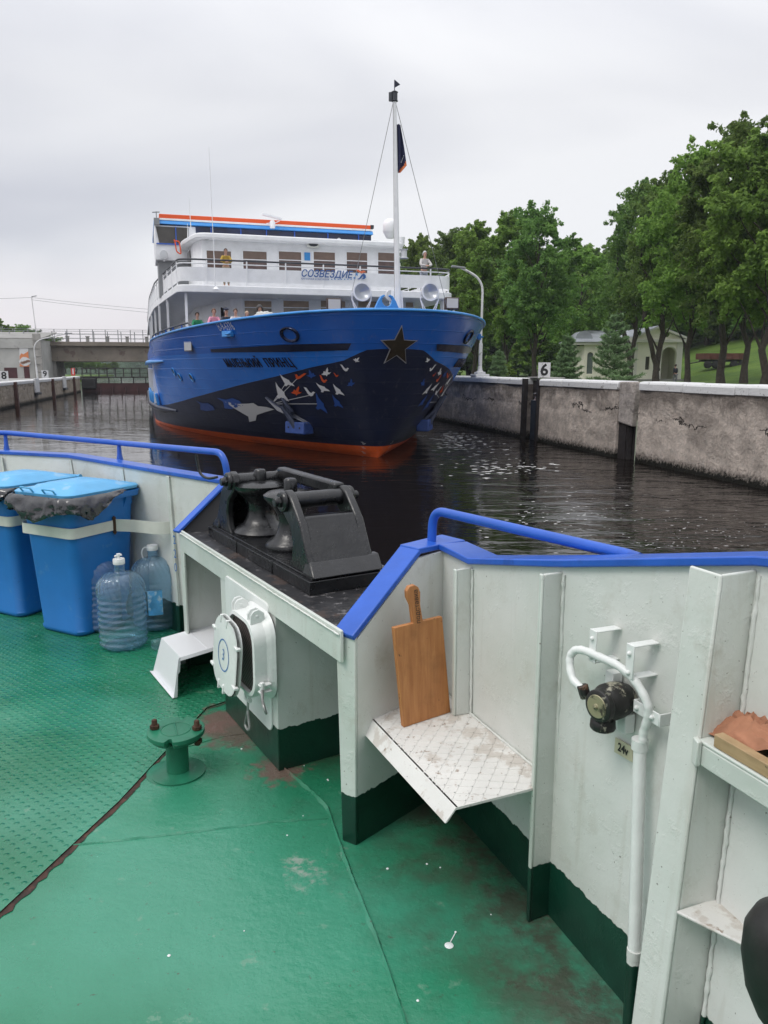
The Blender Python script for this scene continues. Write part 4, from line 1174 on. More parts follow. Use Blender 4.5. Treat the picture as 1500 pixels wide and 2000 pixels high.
# hull paint: orange boot-top, navy mural field, blue topsides
def invray(u, v, sg=-1):
    """local (y, z) of the hull point seen at u, v"""
    r = ray(u, v); rl = Vector((r.dot(lat), r.dot(aft), r.z)); o = Vector((-TIP.dot(lat), -TIP.dot(aft), CZ))
    hit = HB.ray_cast(o, rl)
    return hit[0]
HB = BVHTree.FromBMesh(mb.bm)
bound = []
for u, v in ((756, 681), (742, 686), (720, 692), (680, 702), (645, 710), (610, 717), (575, 726), (540, 735), (480, 749), (424, 764), (376, 777), (345, 786), (318, 791)):
    h_ = invray(u, v)
    if h_: bound.append((h_.y, h_.z))
bound.sort()
def hull_mat():
    m, h = mat('hull_paint', (.03, .2, .6), .28, spec=.6, h=True)
    N, K = h['N'], h['K']
    s = N('ShaderNodeSeparateXYZ'); K(h['co'].outputs['Object'], s.inputs[0]); Y, Z_ = s.outputs[1], s.outputs[2]
    fc = N('ShaderNodeFloatCurve'); cv = fc.mapping.curves[0]
    xs = [(0.0, 3.62)] + bound + [(30, .9), (70, .5)]
    ymax = 70
    pts_ = [(y / ymax, max(0, min(1, z / 5))) for y, z in xs]
    cv.points[0].location = pts_[0]; cv.points[1].location = pts_[-1]
    last = pts_[0][0]
    for p in pts_[1:-1]:
        if p[0] - last > .0035: cv.points.new(*p); last = p[0]
    fc.mapping.update()
    K(h['math']('DIVIDE', Y, ymax), fc.inputs[1])
    edge = h['math']('MULTIPLY', fc.outputs[0], 5.0)
    mk = h['rng'](h['math']('SUBTRACT', Z_, edge), -.004, .004)
    nb = h['mixc'](h['rng'](h['noise'](.5, 4), .3, .7), (.014, .155, .60), (.022, .20, .72))
    up_shaded = h['mixc'](h['rng'](Z_, 3.50, 3.52), nb, h['mixc'](h['rng'](h['noise'](.5, 4), .3, .7), (.010, .105, .47), (.014, .135, .56)))  # shading of the flared upper bow put into a darker blue
    nv = h['mixc'](h['rng'](h['noise'](.7, 4), .3, .7), (.005, .009, .034), (.009, .016, .052))
    c = h['mixc'](mk, nv, up_shaded)
    bt_ = h['rng'](h['math']('ADD', Z_, h['math']('MULTIPLY', Y, .014)), .44, .45)
    og = h['mixc'](h['rng'](h['noise'](3, 5, .7), .35, .7), (.75, .11, .02), (.95, .16, .03))
    c = h['mixc'](bt_, og, c)
    # chalky scuffs low on the shoulder of the hull
    mpn = N('ShaderNodeMapping'); K(h['co'].outputs['Object'], mpn.inputs[0]); mpn.inputs['Scale'].default_value = (1, .5, 1.2); mpn.inputs['Rotation'].default_value = (R(35), 0, 0)
    sc = h['math']('MULTIPLY', h['rng'](h['noise'](1.5, 6, .7, mpn.outputs[0]), .42, .7), h['math']('MULTIPLY', h['rng'](Y, 13, 23), h['rng'](Z_, 1.7, .7)))
    c = h['mixc'](h['math']('MULTIPLY', sc, .4), c, (.30, .29, .30))
    mp3 = N('ShaderNodeMapping'); K(h['co'].outputs['Object'], mp3.inputs[0]); mp3.inputs['Scale'].default_value = (5, 5, .35)
    c = h['mixc'](h['math']('MULTIPLY', h['rng'](h['noise'](1.3, 5, .65, mp3.outputs[0]), .58, .74), .22), c, (.22, .20, .19))
    K(c, h['b'].inputs['Base Color']); K(h['rng'](mk, 0, 1, .42, .27), h['b'].inputs['Roughness'])
    h['bump'](h['noise'](.9, 3), .35, .05); h['bump'](h['noise'](4, 3), .12, .012)
    # plating seams, runs and scuffs
    for sc_, st_ in ((.8, .4),):
        wv = N('ShaderNodeTexWave'); wv.bands_direction = 'Y' if sc_ < .5 else 'Z'; wv.wave_profile = 'SIN'; wv.inputs['Scale'].default_value = sc_; wv.inputs['Distortion'].default_value = .3; K(h['co'].outputs['Object'], wv.inputs['Vector'])
        h['bump'](h['rng'](wv.outputs[0], .985, 1.0), st_, .02)
    mpv = N('ShaderNodeMapping'); K(h['co'].outputs['Object'], mpv.inputs[0]); mpv.inputs['Scale'].default_value = (0, .45, .8)
    return m
hull = mb.build('hull', hull_mat(), ship, 30)
def SH_(mb, name, m, bevel=0, smooth=35, parent=None): return mb.build(name, m, parent or ship, smooth, bevel)

def sY(u, v, y):          # ship-local x, z of pixel on plane local y
    r = ray(u, v); d = r.dot(aft); t = (y + TIP.dot(aft)) / d; P = r * t
    return P.dot(lat) - TIP.dot(lat), CZ + P.z
def sX(u, v, x):
    r = ray(u, v); t = (x + TIP.dot(lat)) / r.dot(lat); P = r * t
    return P.dot(aft) - TIP.dot(aft), CZ + P.z
def P3(u, v, y): x, z = sY(u, v, y); return Vector((x, y, z))

# bow bulwark inner skin, cap and foredeck
mb = MB()
rim = [hpt(-1, s, 1) for s in stations[::-1] if s < 21] + [hpt(1, s, 1) for s in stations[1:] if s < 21]
mb.tube(rim, .045, 8)
SH_(mb, 'bow_rail', M['ltblue'], smooth=60)
mb = MB()
for sg in (-1, 1):
    st_s = [s for s in stations if s < 58]
    a_ = [mb.bm.verts.new(Vector((hpt(sg, s, 1).x * .985, s + .03, zdk(s) - .01))) for s in st_s]
    b_ = [mb.bm.verts.new(Vector((hyz(sg, s + .75, 3.6).x * .95, s + .8, 3.6))) for s in st_s]
    for i in range(len(st_s) - 1): mb.f([a_[i], a_[i+1], b_[i+1], b_[i]])
SH_(mb, 'bulwark_lining', M['blue_rail'])
mb = MB()
pl_ = [Vector((hyz(-1, s + .75, 3.6).x * .97, s + .78, 3.6)) for s in stations if s < 60]; pr_ = [Vector((-p.x, p.y, 3.6)) for p in pl_][::-1]
mb.poly(pl_ + pr_); bmesh.ops.triangulate(mb.bm, faces=mb.bm.faces)
SH_(mb, 'main_deck', mat('ship_deck', (.10, .11, .12), .6))

# lower side gallery behind the openings
mb = MB()
for sg in (-1, 1):
    mb.prism([(sg * 6.0, 19.2, 1.2), (sg * 6.0, 59, 1.2), (sg * 6.0, 59, 3.5), (sg * 6.0, 19.2, 3.5)], (sg * .05, 0, 0))
    mb.prism([(sg * 6.0, 19.25, 1.2), (sg * 7.0, 19.25, 1.2), (sg * 7.0, 19.25, 3.3), (sg * 6.0, 19.25, 3.3)], (0, .05, 0))
    mb.prism([(sg * 5.9, 19.2, 1.35), (sg * 6.98, 19.3, 1.35), (sg * 7.0, 59, 1.35), (sg * 5.9, 59, 1.35)], (0, 0, .04))
SH_(mb, 'side_gallery', M['white'])
for i in range(12):
    for sg in (-1,):
        s = 20.6 + i * 3.1; a = hyz(sg, s, 1.42); b = hyz(sg, s - .5, 2.95)
        mb = MB(); mb.bar(a - Vector((sg * .08, 0, 0)), b - Vector((sg * .08, 0, 0)), .14, .30, up=(1, 0, 0)); SH_(mb, 'gallery_pillar', M['white'])

# rubbing strakes
def strake(y0, y1, z, r, name, m, sgs=(-1, 1), out_=.1, sag=0):
    for sg in sgs:
        mb = MB(); P = []; rs = []
        k = 26
        for i in range(k + 1):
            y = y0 + (y1 - y0) * i / k; p = hyz(sg, y, z + sag * (i / k)); P.append(p + hn(sg, y, z) * out_ * min(1, i / 3)); rs.append(r * min(1, .35 + i / 4))
        mb.tube(P, rs, 8); SH_(mb, name, m, smooth=60)
yy, zz = sX(350, 803, -6.6)
strake(15.2, 46, 1.02, .17, 'rubbing_strake', M['navy'], out_=.12)
strake(13.6, 46, 3.28, .11, 'side_ledge', M['ltblue'], out_=.18)
for k_i in range(9):
    mb = MB(); s = 19.0 + k_i * 1.35; a = hyz(-1, s, 1.05); b = hyz(-1, s, 1.75); o_ = hn(-1, s, 1.3) * .12
    mb.bar(a + o_, b + o_, .42, .16, up=(1, 0, 0)); SH_(mb, 'side_fender', M['ltblue'], .05)

# ---- conforming decals on the hull
def lmat(c): return c
def decal_px(poly, m, name, lift=.03, mirror=True, parent=None, cell=14):
    """outline drawn on the starboard bow as seen, laid on the hull surface; mirrored to the other side"""
    mb = MB(); vs = [mb.bm.verts.new((u, v, 0)) for u, v in poly]; mb.f(vs)
    bmesh.ops.triangulate(mb.bm, faces=mb.bm.faces)
    for _ in range(3):
        ed = [e_ for e_ in mb.bm.edges if e_.calc_length() > cell]
        if not ed: break
        bmesh.ops.subdivide_edges(mb.bm, edges=ed, cuts=1); bmesh.ops.triangulate(mb.bm, faces=[f_ for f_ in mb.bm.faces if len(f_.verts) > 3])
    ok = {}
    for v_ in mb.bm.verts:
        h_ = invray(v_.co.x, v_.co.y)
        ok[v_] = h_
    yz = [(v_, (ok[v_].y, ok[v_].z) if ok[v_] else None) for v_ in mb.bm.verts]
    bad = [v_ for v_, q_ in yz if q_ is None]
    if bad: bmesh.ops.delete(mb.bm, geom=bad, context='VERTS'); yz = [(v_, q_) for v_, q_ in yz if q_]
    res = None
    sides = (-1, 1) if mirror else (-1,)
    base = mb.bm.copy()
    for sg in sides:
        m2 = MB(); m2.bm.free(); m2.bm = base.copy()
        for v_ in m2.bm.verts:
            h_ = invray(v_.co.x, v_.co.y)
            p = hyz(sg, h_.y, h_.z) ; v_.co = p + hn(sg, h_.y, h_.z) * lift
        res = SH_(m2, name, m, 0, 0, parent)
    base.free(); mb.bm.free()
    return res
def xf(poly, u, v, s=1, a=0, fl=1):
    c, s_ = math.cos(R(a)), math.sin(R(a))
    return [(u + s * (fl * x * c - y * s_), v + s * (fl * x * s_ + y * c)) for x, y in poly]
# generic gull outlines (unit about 1)
bird1 = [(-1,-.75),(-.55,-.45),(-.2,-.1),(0,-.25),(.2,-.2),(.35,.02),(.7,.2),(1,.45),(.55,.4),(.15,.38),(0,.6),(-.3,.55),(-.25,.3),(-.45,.05),(-.75,-.35)]
birdL = [(-1,.15),(-.6,.02),(-.3,-.08),(-.45,-.45),(-.75,-.95),(-.25,-.7),(.05,-.3),(.2,-.12),(.55,-.18),(.75,-.1),(1,-.02),(.72,.06),(.5,.14),(.2,.2),(.3,.55),(.15,.95),(-.05,.55),(-.2,.25),(-.6,.22)]
bird1_old = [(-1.0,-.05),(-.72,-.28),(-.45,-.16),(-.35,-.55),(-.62,-1.0),(-.3,-.95),(.02,-.55),(.15,-.12),(.55,.12),(1.0,.45),(.5,.42),(.1,.38),(-.1,.62),(-.3,.68),(-.28,.38),(-.62,.22),(-.9,.1)]
bird2 = [(-1,.15),(-.55,.0),(-.5,-.3),(-.3,-.38),(-.15,-.15),(.1,-.6),(.42,-1.0),(.5,-.5),(.35,-.05),(.7,.1),(1.0,.0),(.6,.35),(.2,.42),(.0,.75),(-.15,.45),(-.6,.35)]
bird3 = [(-1,-.85),(-.6,-.75),(-.1,-.1),(.15,.05),(.45,-.2),(.6,-.1),(.75,.0),(.55,.12),(.4,.45),(.1,.55),(-.15,.4),(-.35,.2)]
W_, O_, B_l = M['decal_w'], M['decal_o'], M['decal_b']
for k, (bp, u, v, s, a, fl, m) in enumerate(((bird1, 562, 744, 16, 8, 1, W_), (bird3, 585, 734, 12, 20, -1, O_), (bird2, 609, 731, 10, 0, -1, B_l), (bird1, 551, 767, 20, 25, 1, W_), (bird2, 580, 764, 11, 0, 1, O_), (bird2, 638, 727, 10, -10, 1, W_), (bird3, 633, 741, 10, 10, 1, O_), (bird1, 632, 757, 14, 0, 1, W_), (bird3, 658, 732, 6, 0, 1, O_), (bird3, 675, 719, 10, 0, 1, W_), (bird3, 607, 766, 13, 0, 1, W_), (bird1, 662, 762, 14, 15, 1, W_), (bird2, 697, 702, 7, 20, 1, W_), (bird2, 686, 748, 9, -20, 1, B_l), (bird1, 660, 785, 15, 20, 1, B_l), (bird1, 628, 789, 20, 30, 1, B_l))):
    decal_px(xf(bp, u, v, s, a, fl), m, 'mural_bird')
# abstract large grey gull and blue streak where the mural's figure is
gull = [(-1,-.9),(-.55,-.82),(-.1,-.35),(.1,.02),(.45,.02),(.95,-.12),(1.25,-.02),(.85,.12),(.45,.3),(.42,.7),(.2,.42),(-.05,.38),(-.3,.6),(-.75,1.0),(-.6,.5),(-.85,.42),(-.45,.12),(-.35,-.2)]
decal_px(xf(bird1, 491, 797, 42, -22, 1), M['silver'], 'mural_gull')
streak = [(-1,-.35),(-.3,-.2),(.2,-.32),(.75,-.1),(1,.25),(.5,.12),(.1,.5),(-.4,.45),(-.15,.2),(-.1,0),(-.5,-.05)]
decal_px(xf(streak, 450, 785, 26, 0, 1), B_l, 'mural_streak')
decal_px(xf(streak, 402, 792, 20, 10, 1), M['navyb'], 'mural_streak')
for (a, b) in (((533, 786), (551, 768)), ((533, 786), (562, 744)), ((533, 787), (583, 737)), ((535, 787), (607, 771)), ((535, 788), (628, 788))):
    dx, dy = b[0] - a[0], b[1] - a[1]; l_ = math.hypot(dx, dy); nx, ny = -dy / l_ * .55, dx / l_ * .55
    decal_px([(a[0] + nx, a[1] + ny), (b[0] + nx, b[1] + ny), (b[0] - nx, b[1] - ny), (a[0] - nx, a[1] - ny)], W_, 'mural_line', lift=.024, cell=20)
# dark bands along the knuckle
decal_px([(412, 681.5), (560, 672), (687, 669.5), (680, 683), (562, 686.5), (562, 680.5), (413, 687)], M['navy'], 'paint_band', cell=30)
# registration, draught marks
def hull_text(txt, size, y0, z0, m, name, sg=-1, lift=.02, sx=1, bold=0, thick=0, slope=0, spacing=1, shear=0):
    me = text_mesh(txt, size, thick, bold, 'CENTER', spacing=spacing, shear=shear)
    bmx = bmesh.new(); bmx.from_mesh(me)
    # arc length to y on the hull at z0
    for v_ in bmx.verts:
        x, y, z = v_.co
        dl = x * sx; yy_ = y0; step = -sg * dl      # starboard side reads aft to bow
        yy_ = y0 - (dl if sg < 0 else -dl) * YS(sg, y0, z0)
        zz_ = z0 + y + slope * dl
        p = hyz(sg, yy_, zz_); v_.co = p + hn(sg, yy_, zz_) * (lift + z + thick)
    bmx.to_mesh(me); bmx.free(); me.materials.clear(); me.materials.append(m)
    o = bpy.data.objects.new(name, me); COL.objects.link(o); o.parent = ship; KIDS.setdefault(ship.name, []).append(o)
    return o
def YS(sg, y, z):
    d = hyz(sg, y + .1, z) - hyz(sg, y - .1, z); return .2 / d.length
c_ = invray(441, 638); M['num'] = mat('pale_number', (.55, .6, .7), .5)
hull_text('В-9-6376', .36, c_.y, c_.z, M['num'], 'registration_number', sx=.8, bold=.0)
hull_text('В-9-6376', .36, c_.y, c_.z, M['num'], 'registration_number', sg=1, sx=.8, bold=.0)
M['letter'] = mat('raised_letters', (.012, .018, .05), .25, .6)
c_ = invray(497, 709)
for sg in (-1, 1): hull_text('МАЛЕНЬКИЙ  ПРИНЦ', .40, c_.y, c_.z, M['letter'], 'ship_name', sg=sg, sx=.86, bold=.0, thick=.012, slope=0.0, spacing=1.12)
for i, t_ in enumerate(('20', '19', '18', '17')):
    c_ = invray(711 + i * .6, 865 + i * 9.2)
    if c_:
        for sg in (-1, 1): hull_text(t_ + '–', .13, c_.y, c_.z, M['decal_w'], 'draught_mark', sg=sg, sx=.8)
# star on the stem
mb = MB(); cen = Vector((0, -.0, 0)); SY = []
sc_ = invray(771, 672)
def stempt(x, z):
    """front surface point at lateral x, height z"""
    lo_, hi_ = -.5, 9
    y = 0
    for _ in range(40):
        m_ = (lo_ + hi_) / 2
        if hyz(1, m_, z).x < abs(x): lo_ = m_
        else: hi_ = m_
    p = hyz(1, max(lo_, 0), z); return Vector((x, p.y, z))
def star_mesh(rad, lift, name, m):
    mb = MB(); k = 10; cz = 3.62; pts_ = []
    for i in range(k):
        r_ = rad if i % 2 == 0 else rad * .42; a = math.pi / 2 + i * math.pi / 5; pts_.append((r_ * math.cos(a), cz + r_ * math.sin(a)))
    ys = [stempt(x, z).y for x, z in pts_]; sl = (min(stempt(x, z).y - .0 for x, z in pts_))
    # a flat plate set against the rake of the stem
    y0, y1 = stempt(0, cz - rad).y, stempt(0, cz + rad).y
    f = lambda z: y1 + (y0 - y1) * (cz + rad - z) / (2 * rad)
    vs = [Vector((x, f(z) - lift, z)) for x, z in pts_]
    mb.prism(vs, (0, -.03, 0)); return SH_(mb, name, m)
st0 = star_mesh(.62, .03, 'bow_star_edge', mat('star_edge', (.42, .42, .45), .4)); star_mesh(.56, .064, 'bow_star', M['star'])
# hawse holes
for sg in (-1, 1):
    h_ = invray(566, 653); p = hyz(sg, h_.y, h_.z); nn_ = hn(sg, h_.y, h_.z)
    Mh = Matrix.Translation(p + nn_ * .0) @ nn_.to_track_quat('Z', 'Y').to_matrix().to_4x4() @ Matrix.Diagonal((1.15, .78, 1, 1))
    mb = MB(); mb.lathe([(.33, -.05), (.35, .03), (.32, .06), (.26, .05), (.23, -.01), (.15, -.04), (.0001, -.05)], M=Mh, n=28, cap=False)
    for v_ in mb.bm.verts: pass
    SH_(mb, 'hawse_hole', mat('hawse_navy', (.01, .018, .06), .15, .5), smooth=60)
# small platform bracket, vent grill and portholes on the starboard bow
for sg in (-1, 1):
    h_ = invray(447, 651); p = hyz(sg, h_.y, h_.z); nn_ = hn(sg, h_.y, h_.z); tn = (hyz(sg, h_.y - .3, h_.z) - p).normalized()
    mb = MB(); mb.bar(p - tn * .3 + nn_ * .05, p + tn * .3 + nn_ * .05, .14, .2); mb.bar(p + tn * .05 + nn_ * .1 + Vector((0, 0, .02)), p + tn * .3 + nn_ * .1 + Vector((0, 0, .02)), .2, .06); SH_(mb, 'mooring_bracket', M['ltblue'], .02)
    h_ = invray(368, 673); p = hyz(sg, h_.y, h_.z); nn_ = hn(sg, h_.y, h_.z); tn = (hyz(sg, h_.y - .3, h_.z) - p).normalized()
    mb = MB(); mb.bar(p - tn * .42 + nn_ * .01, p + tn * .42 + nn_ * .01, .03, .5)
    mb.m = 1
    for i in range(9): mb.bar(p + tn * (-.36 + .09 * i) + nn_ * .035 - Vector((0, 0, .2)), p + tn * (-.36 + .09 * i) + nn_ * .035 + Vector((0, 0, .2)), .035, .03)
    SH_(mb, 'vent_grill', [M['dgrey'], M['white']])
for u, v in ((340, 726), (352, 736), (375, 737)):
    h_ = invray(u, v)
    if not h_: continue
    p = hyz(-1, h_.y, h_.z); nn_ = hn(-1, h_.y, h_.z); Mh = Matrix.Translation(p + nn_ * .015) @ nn_.to_track_quat('Z', 'Y').to_matrix().to_4x4()
    mb = MB(); mb.lathe([(.19, .0), (.19, .03), (.15, .03), (.145, .0)], M=Mh, n=20, cap=False); pn = SH_(mb, 'porthole', M['ltblue'])
    mb = MB(); mb.lathe([(.15, .005), (.15, .012)], M=Mh, n=20); SH_(mb, 'porthole_glass', M['glass'], parent=pn)
# anchors in their bolsters
def anchor(sg):
    h_ = invray(592, 834); p = hyz(sg, h_.y, h_.z); nn_ = hn(sg, h_.y, h_.z); nn_.z = 0; nn_.normalize()
    tn = Vector((0, 0, 1)).cross(nn_); 
    # tn points along hull
    def qb(a, b, c): return p + tn * a * (1 if tn.y > 0 else -1) + Vector((0, 0, b)) + nn_ * c
    def q(a, b, c): return hyz(sg, h_.y + a * YS(sg, h_.y, h_.z) * (1 if (tn.y > 0) else -1), h_.z + b) + nn_ * c
    mb = MB()
    mb.prism([qb(-.52, -.22, -.05), qb(.52, -.22, -.05), qb(.50, .20, -.05), qb(-.50, .20, -.05)], nn_ * .46)
    o = SH_(mb, 'anchor', M['navyb'], .04)
    for s_ in (-1, 1):
        mb = MB(); mb.prism([qb(s_ * .10, .16, .12), qb(s_ * .46, .16, .12), q(s_ * .40, .55, .10), q(s_ * .48 - .14, 1.05, .03), q(s_ * .20, .75, .08)], nn_ * .16); SH_(mb, 'anchor_fluke', M['navyb2'], .03, parent=o)
        mb = MB(); mb.lathe([(.035, 0), (.035, .01)], M=Matrix.Translation(qb(s_ * .3, 0, .415)) @ nn_.to_track_quat('Z', 'Y').to_matrix().to_4x4(), n=10); SH_(mb, 'bolt_hole', M['black'], parent=o)
    mb = MB(); mb.tube([qb(0, -.05, .3), q(0, .75, .12)], .10, 10); SH_(mb, 'anchor_shank', M['navyb2'], .0, parent=o)
M['navyb2'] = mat('dark_slate_enamel', (.05, .06, .10), .45, var=(.2, 6))
for sg in (-1, 1): anchor(sg)

# ---- superstructure
def wall_strip(pts, z0, z1, th, name, m, parent=None):
    mb = MB()
    for a, b in zip(pts, pts[1:]):
        a = Vector((*a, 0)); b = Vector((*b, 0)); d = (b - a).normalized(); o = Vector((-d.y, d.x, 0)) * th
        mb.prism([(a.x, a.y, z0), (b.x, b.y, z0), (b.x, b.y, z1), (a.x, a.y, z1)], o)
    return SH_(mb, name, m, parent=parent)
def arc2(pts, r, k=6):
    return [(p.x, p.y) for p in arcpath([Vector((*q_, 0)) for q_ in pts], r, k)]
# upper deck slab outline
yF = 11.1
outl = arc2([(-6.95, 56), (-6.95, 30), (-6.75, 21), (-6.25, 14.6), (-5.95, yF + .2), (-5.4, yF), (6.1, yF), (6.35, yF + 1.5), (6.6, 21), (6.9, 56)], .9, 6)
mb = MB(); mb.prism([(x, y, 6.02) for x, y in outl], (0, 0, .30)); SH_(mb, 'upper_deck', M['white'], .03)
# balcony: posts, panel, rails
panel = outl
def offs(pts, d):
    r_ = []
    for i, p in enumerate(pts):
        a = pts[max(i-1, 0)]; b = pts[min(i+1, len(pts)-1)]; t = Vector((b[0]-a[0], b[1]-a[1])).normalized(); r_.append((p[0] + t.y * -d * -1 if 0 else p[0] - t.y * d, p[1] + t.x * d))
    return r_
inn_ = offs(outl, .10)
wall_strip(inn_, 6.47, 7.02, .03, 'balcony_panel', M['white'])
mb = MB(); mb.tube([(x, y, 7.32) for x, y in inn_], .035, 8); SH_(mb, 'balcony_top_rail', M['dgrey'], smooth=60)
mb = MB(); mb.tube([(x, y, 7.17) for x, y in inn_], .022, 6); SH_(mb, 'balcony_mid_rail', M['white'], smooth=60)
def along(pts, step, start=0):
    r_ = []; acc = start
    for a, b in zip(pts, pts[1:]):
        L_ = math.hypot(b[0]-a[0], b[1]-a[1]); 
        while acc <= L_: t = acc / L_; r_.append((a[0] + (b[0]-a[0]) * t, a[1] + (b[1]-a[1]) * t)); acc += step
        acc -= L_
    return r_
for x, y in along(inn_, 1.62, .4):
    if y < 40: mb = MB(); mb.bar((x, y, 6.3), (x, y, 7.3), .07, .05); SH_(mb, 'balcony_post', M['white'])
# front panel joints
# lettering on the balcony
def put_ship(txt, size, u0, u1, v, y, m, name, bold=0, spacing=1, shear=.25):
    xa, za = sY(u0, v, y); xb, zb = sY(u1, v, y); me = text_mesh(txt, size, 0, bold, 'CENTER', shear, spacing)
    xs = [v_.co.x for v_ in me.vertices]; w_ = max(xs) - min(xs); cx = (max(xs) + min(xs)) / 2; k = (xb - xa) / w_
    for v_ in me.vertices: v_.co = Vector(((xa + xb) / 2 + (v_.co.x - cx) * k, y, (za + zb) / 2 + v_.co.y))
    me.materials.clear(); me.materials.append(m); o = bpy.data.objects.new(name, me); COL.objects.link(o); o.parent = ship; KIDS.setdefault('cruise_ship', []).append(o); return o
M['logo_b'] = mat('blue_lettering', (.03, .11, .33), .5); M['logo_o'] = mat('orange_logo', (.75, .16, .06), .5); M['logo_l'] = mat('light_blue_logo', (.04, .26, .62), .5)
yL = yF + .055
zp = 6.79
ytx = yL - .0
put_ship('СОЗВЕЗДИЕ', .40, 589, 690, 536, ytx, M['logo_b'], 'company_lettering', bold=.006)
put_ship('КРУИЗНАЯ КОМПАНИЯ', .11, 588, 643, 545.3, ytx, M['logo_b'], 'company_subtitle', bold=0)
for i in range(7):
    c = P3(648 + i * 6.3, 545.5, ytx); mb = MB(); mb.prism([(c.x + .025 * math.cos(a), ytx, c.z + .025 * math.sin(a)) for a in [k * math.pi / 3 for k in range(6)]], (0, -.004, 0)); SH_(mb, 'small_star', M['logo_l'])
def sw(pts, m, name):
    mb = MB(); mb.prism([P3(u, v, ytx) for u, v in pts], (0, -.004, 0)); SH_(mb, name, m)
sw([(694, 528), (699, 526.5), (705, 530), (711, 528), (715, 532), (711, 532), (706, 534), (700, 531)], M['logo_o'], 'logo_swoosh')
sw([(697, 545), (702, 543), (705, 538), (710, 534), (714, 537), (715, 542), (711, 545), (706, 545.5), (710, 542), (709, 538), (705.5, 543), (702, 546)], M['logo_b'], 'logo_swoosh')
for (u, v, r_) in ((696.5, 535.5, .09), (692.5, 543, .07)):
    c = P3(u, v, ytx); mb = MB(); mb.prism([(c.x + (r_ if k % 2 == 0 else r_ * .42) * math.cos(math.pi/2 + k * math.pi/5), ytx, c.z + (r_ if k % 2 == 0 else r_ * .42) * math.sin(math.pi/2 + k * math.pi/5)) for k in range(10)], (0, -.004, 0)); SH_(mb, 'logo_star', M['logo_l'])

# upper lounge
yU = 13.2
uo = [(-5.55, 44), (-5.45, 24), (-5.05, yU + 1.2), (-4.75, yU), (4.15, yU), (4.35, yU + 1), (4.9, 24), (5.2, 44)]
wall_strip(uo, 6.3, 8.46, .1, 'lounge_wall', M['white'])
ro = arc2([(-6.0, 46), (-5.75, 24), (-5.5, yU + 2.0), (-5.0, yU - .5), (4.25, yU - .5), (4.5, yU + 1), (5.2, 24), (5.4, 46)], .5, 5)
mb = MB(); mb.prism([(x, y, 8.40) for x, y in ro], (0, 0, .22)); SH_(mb, 'lounge_roof', M['white'], .05)
def window(u0, v0, u1, v1, y, shadefrac=.42, m_up=None, m_dn=None, parent=None, bars=(.42,)):
    x0, z1 = sY(u0, v0, y); x1, _ = sY(u1, v0, y); _, z0 = sY(u0, v1, y)
    mb = MB(); fw = .045
    for a, b in (((x0, z0), (x1, z0)), ((x0, z1), (x1, z1)), ((x0, z0), (x0, z1)), ((x1, z0), (x1, z1))):
        mb.bar((a[0], y - .02, a[1]), (b[0], y - .02, b[1]), fw, fw * 1.2)
    for f_ in bars: mb.bar((x0, y - .018, z1 + (z0 - z1) * f_), (x1, y - .018, z1 + (z0 - z1) * f_), .04, .035)
    fr_ = SH_(mb, 'window', M['white'])
    zb = z1 + (z0 - z1) * shadefrac
    mb = MB(); mb.prism([(x0, y - .008, z0), (x1, y - .008, z0), (x1, y - .008, zb), (x0, y - .008, zb)], (0, .003, 0)); SH_(mb, 'window_pane', m_dn or M['glass'], parent=fr_)
    mb = MB(); mb.prism([(x0, y - .0085, zb), (x1, y - .0085, zb), (x1, y - .0085, z1), (x0, y - .0085, z1)], (0, .003, 0)); SH_(mb, 'window_blind', m_up or M['shade'], parent=fr_)
    return fr_
M['shlow'] = mat('dim_blind', (.10, .065, .06), .2, var=(.35, 2.5))
for u0, u1 in ((402, 452), (473, 521.5), (543, 589), (611, 655), (675.5, 718), (737, 779)):
    vt = 488 + (u0 - 402) * .012
    window(u0, vt, u1, vt + 44, yU, m_dn=M['shlow'], bars=(.40,))
# side windows of the lounge
for k in range(8):
    y0 = yU + 2.2 + k * 2.4; xx = -5.05 - .4 * min(1, (y0 - 14.4) / 9.6) - .02
    mb = MB(); mb.prism([(xx - .012, y0, 7.2), (xx - .05, y0 + 1.2, 7.2), (xx - .05, y0 + 1.2, 8.25), (xx - .012, y0, 8.25)], (-.02, 0, 0)); SH_(mb, 'side_window', M['glass'])

# main deck house behind the foredeck
yM = 13.4
mo = [(-5.0, 40), (-4.7, 20), (-3.55, yM + .6), (-3.1, yM), (4.8, yM), (5.0, yM + .7), (5.2, 30)]
wall_strip(mo, 3.6, 6.02, .08, 'deckhouse_wall', M['white'])
for u0, u1 in ((476, 531), (552, 604), (625, 675), (698, 746), (791, 808)):
    w_ = window(u0, 586, u1, 620, yM, .38, M['shade2'], M['glass2'] if 'glass2' in M else M.setdefault('glass2', mat('bright_window', (.16, .14, .12), .08, var=(.8, 1.4), spots=[((.30, .24, .18), 1.2, .5, .8)])), bars=(.42,))
    x0, z1 = sY(u0 - 3, 577, yM - .1); x1, _ = sY(u1 + 1, 577, yM - .1); mb = MB(); mb.bar((x0, yM - .1, z1), (x1, yM - .1, z1), .18, .20); SH_(mb, 'roller_shutter', M['white'], .02)
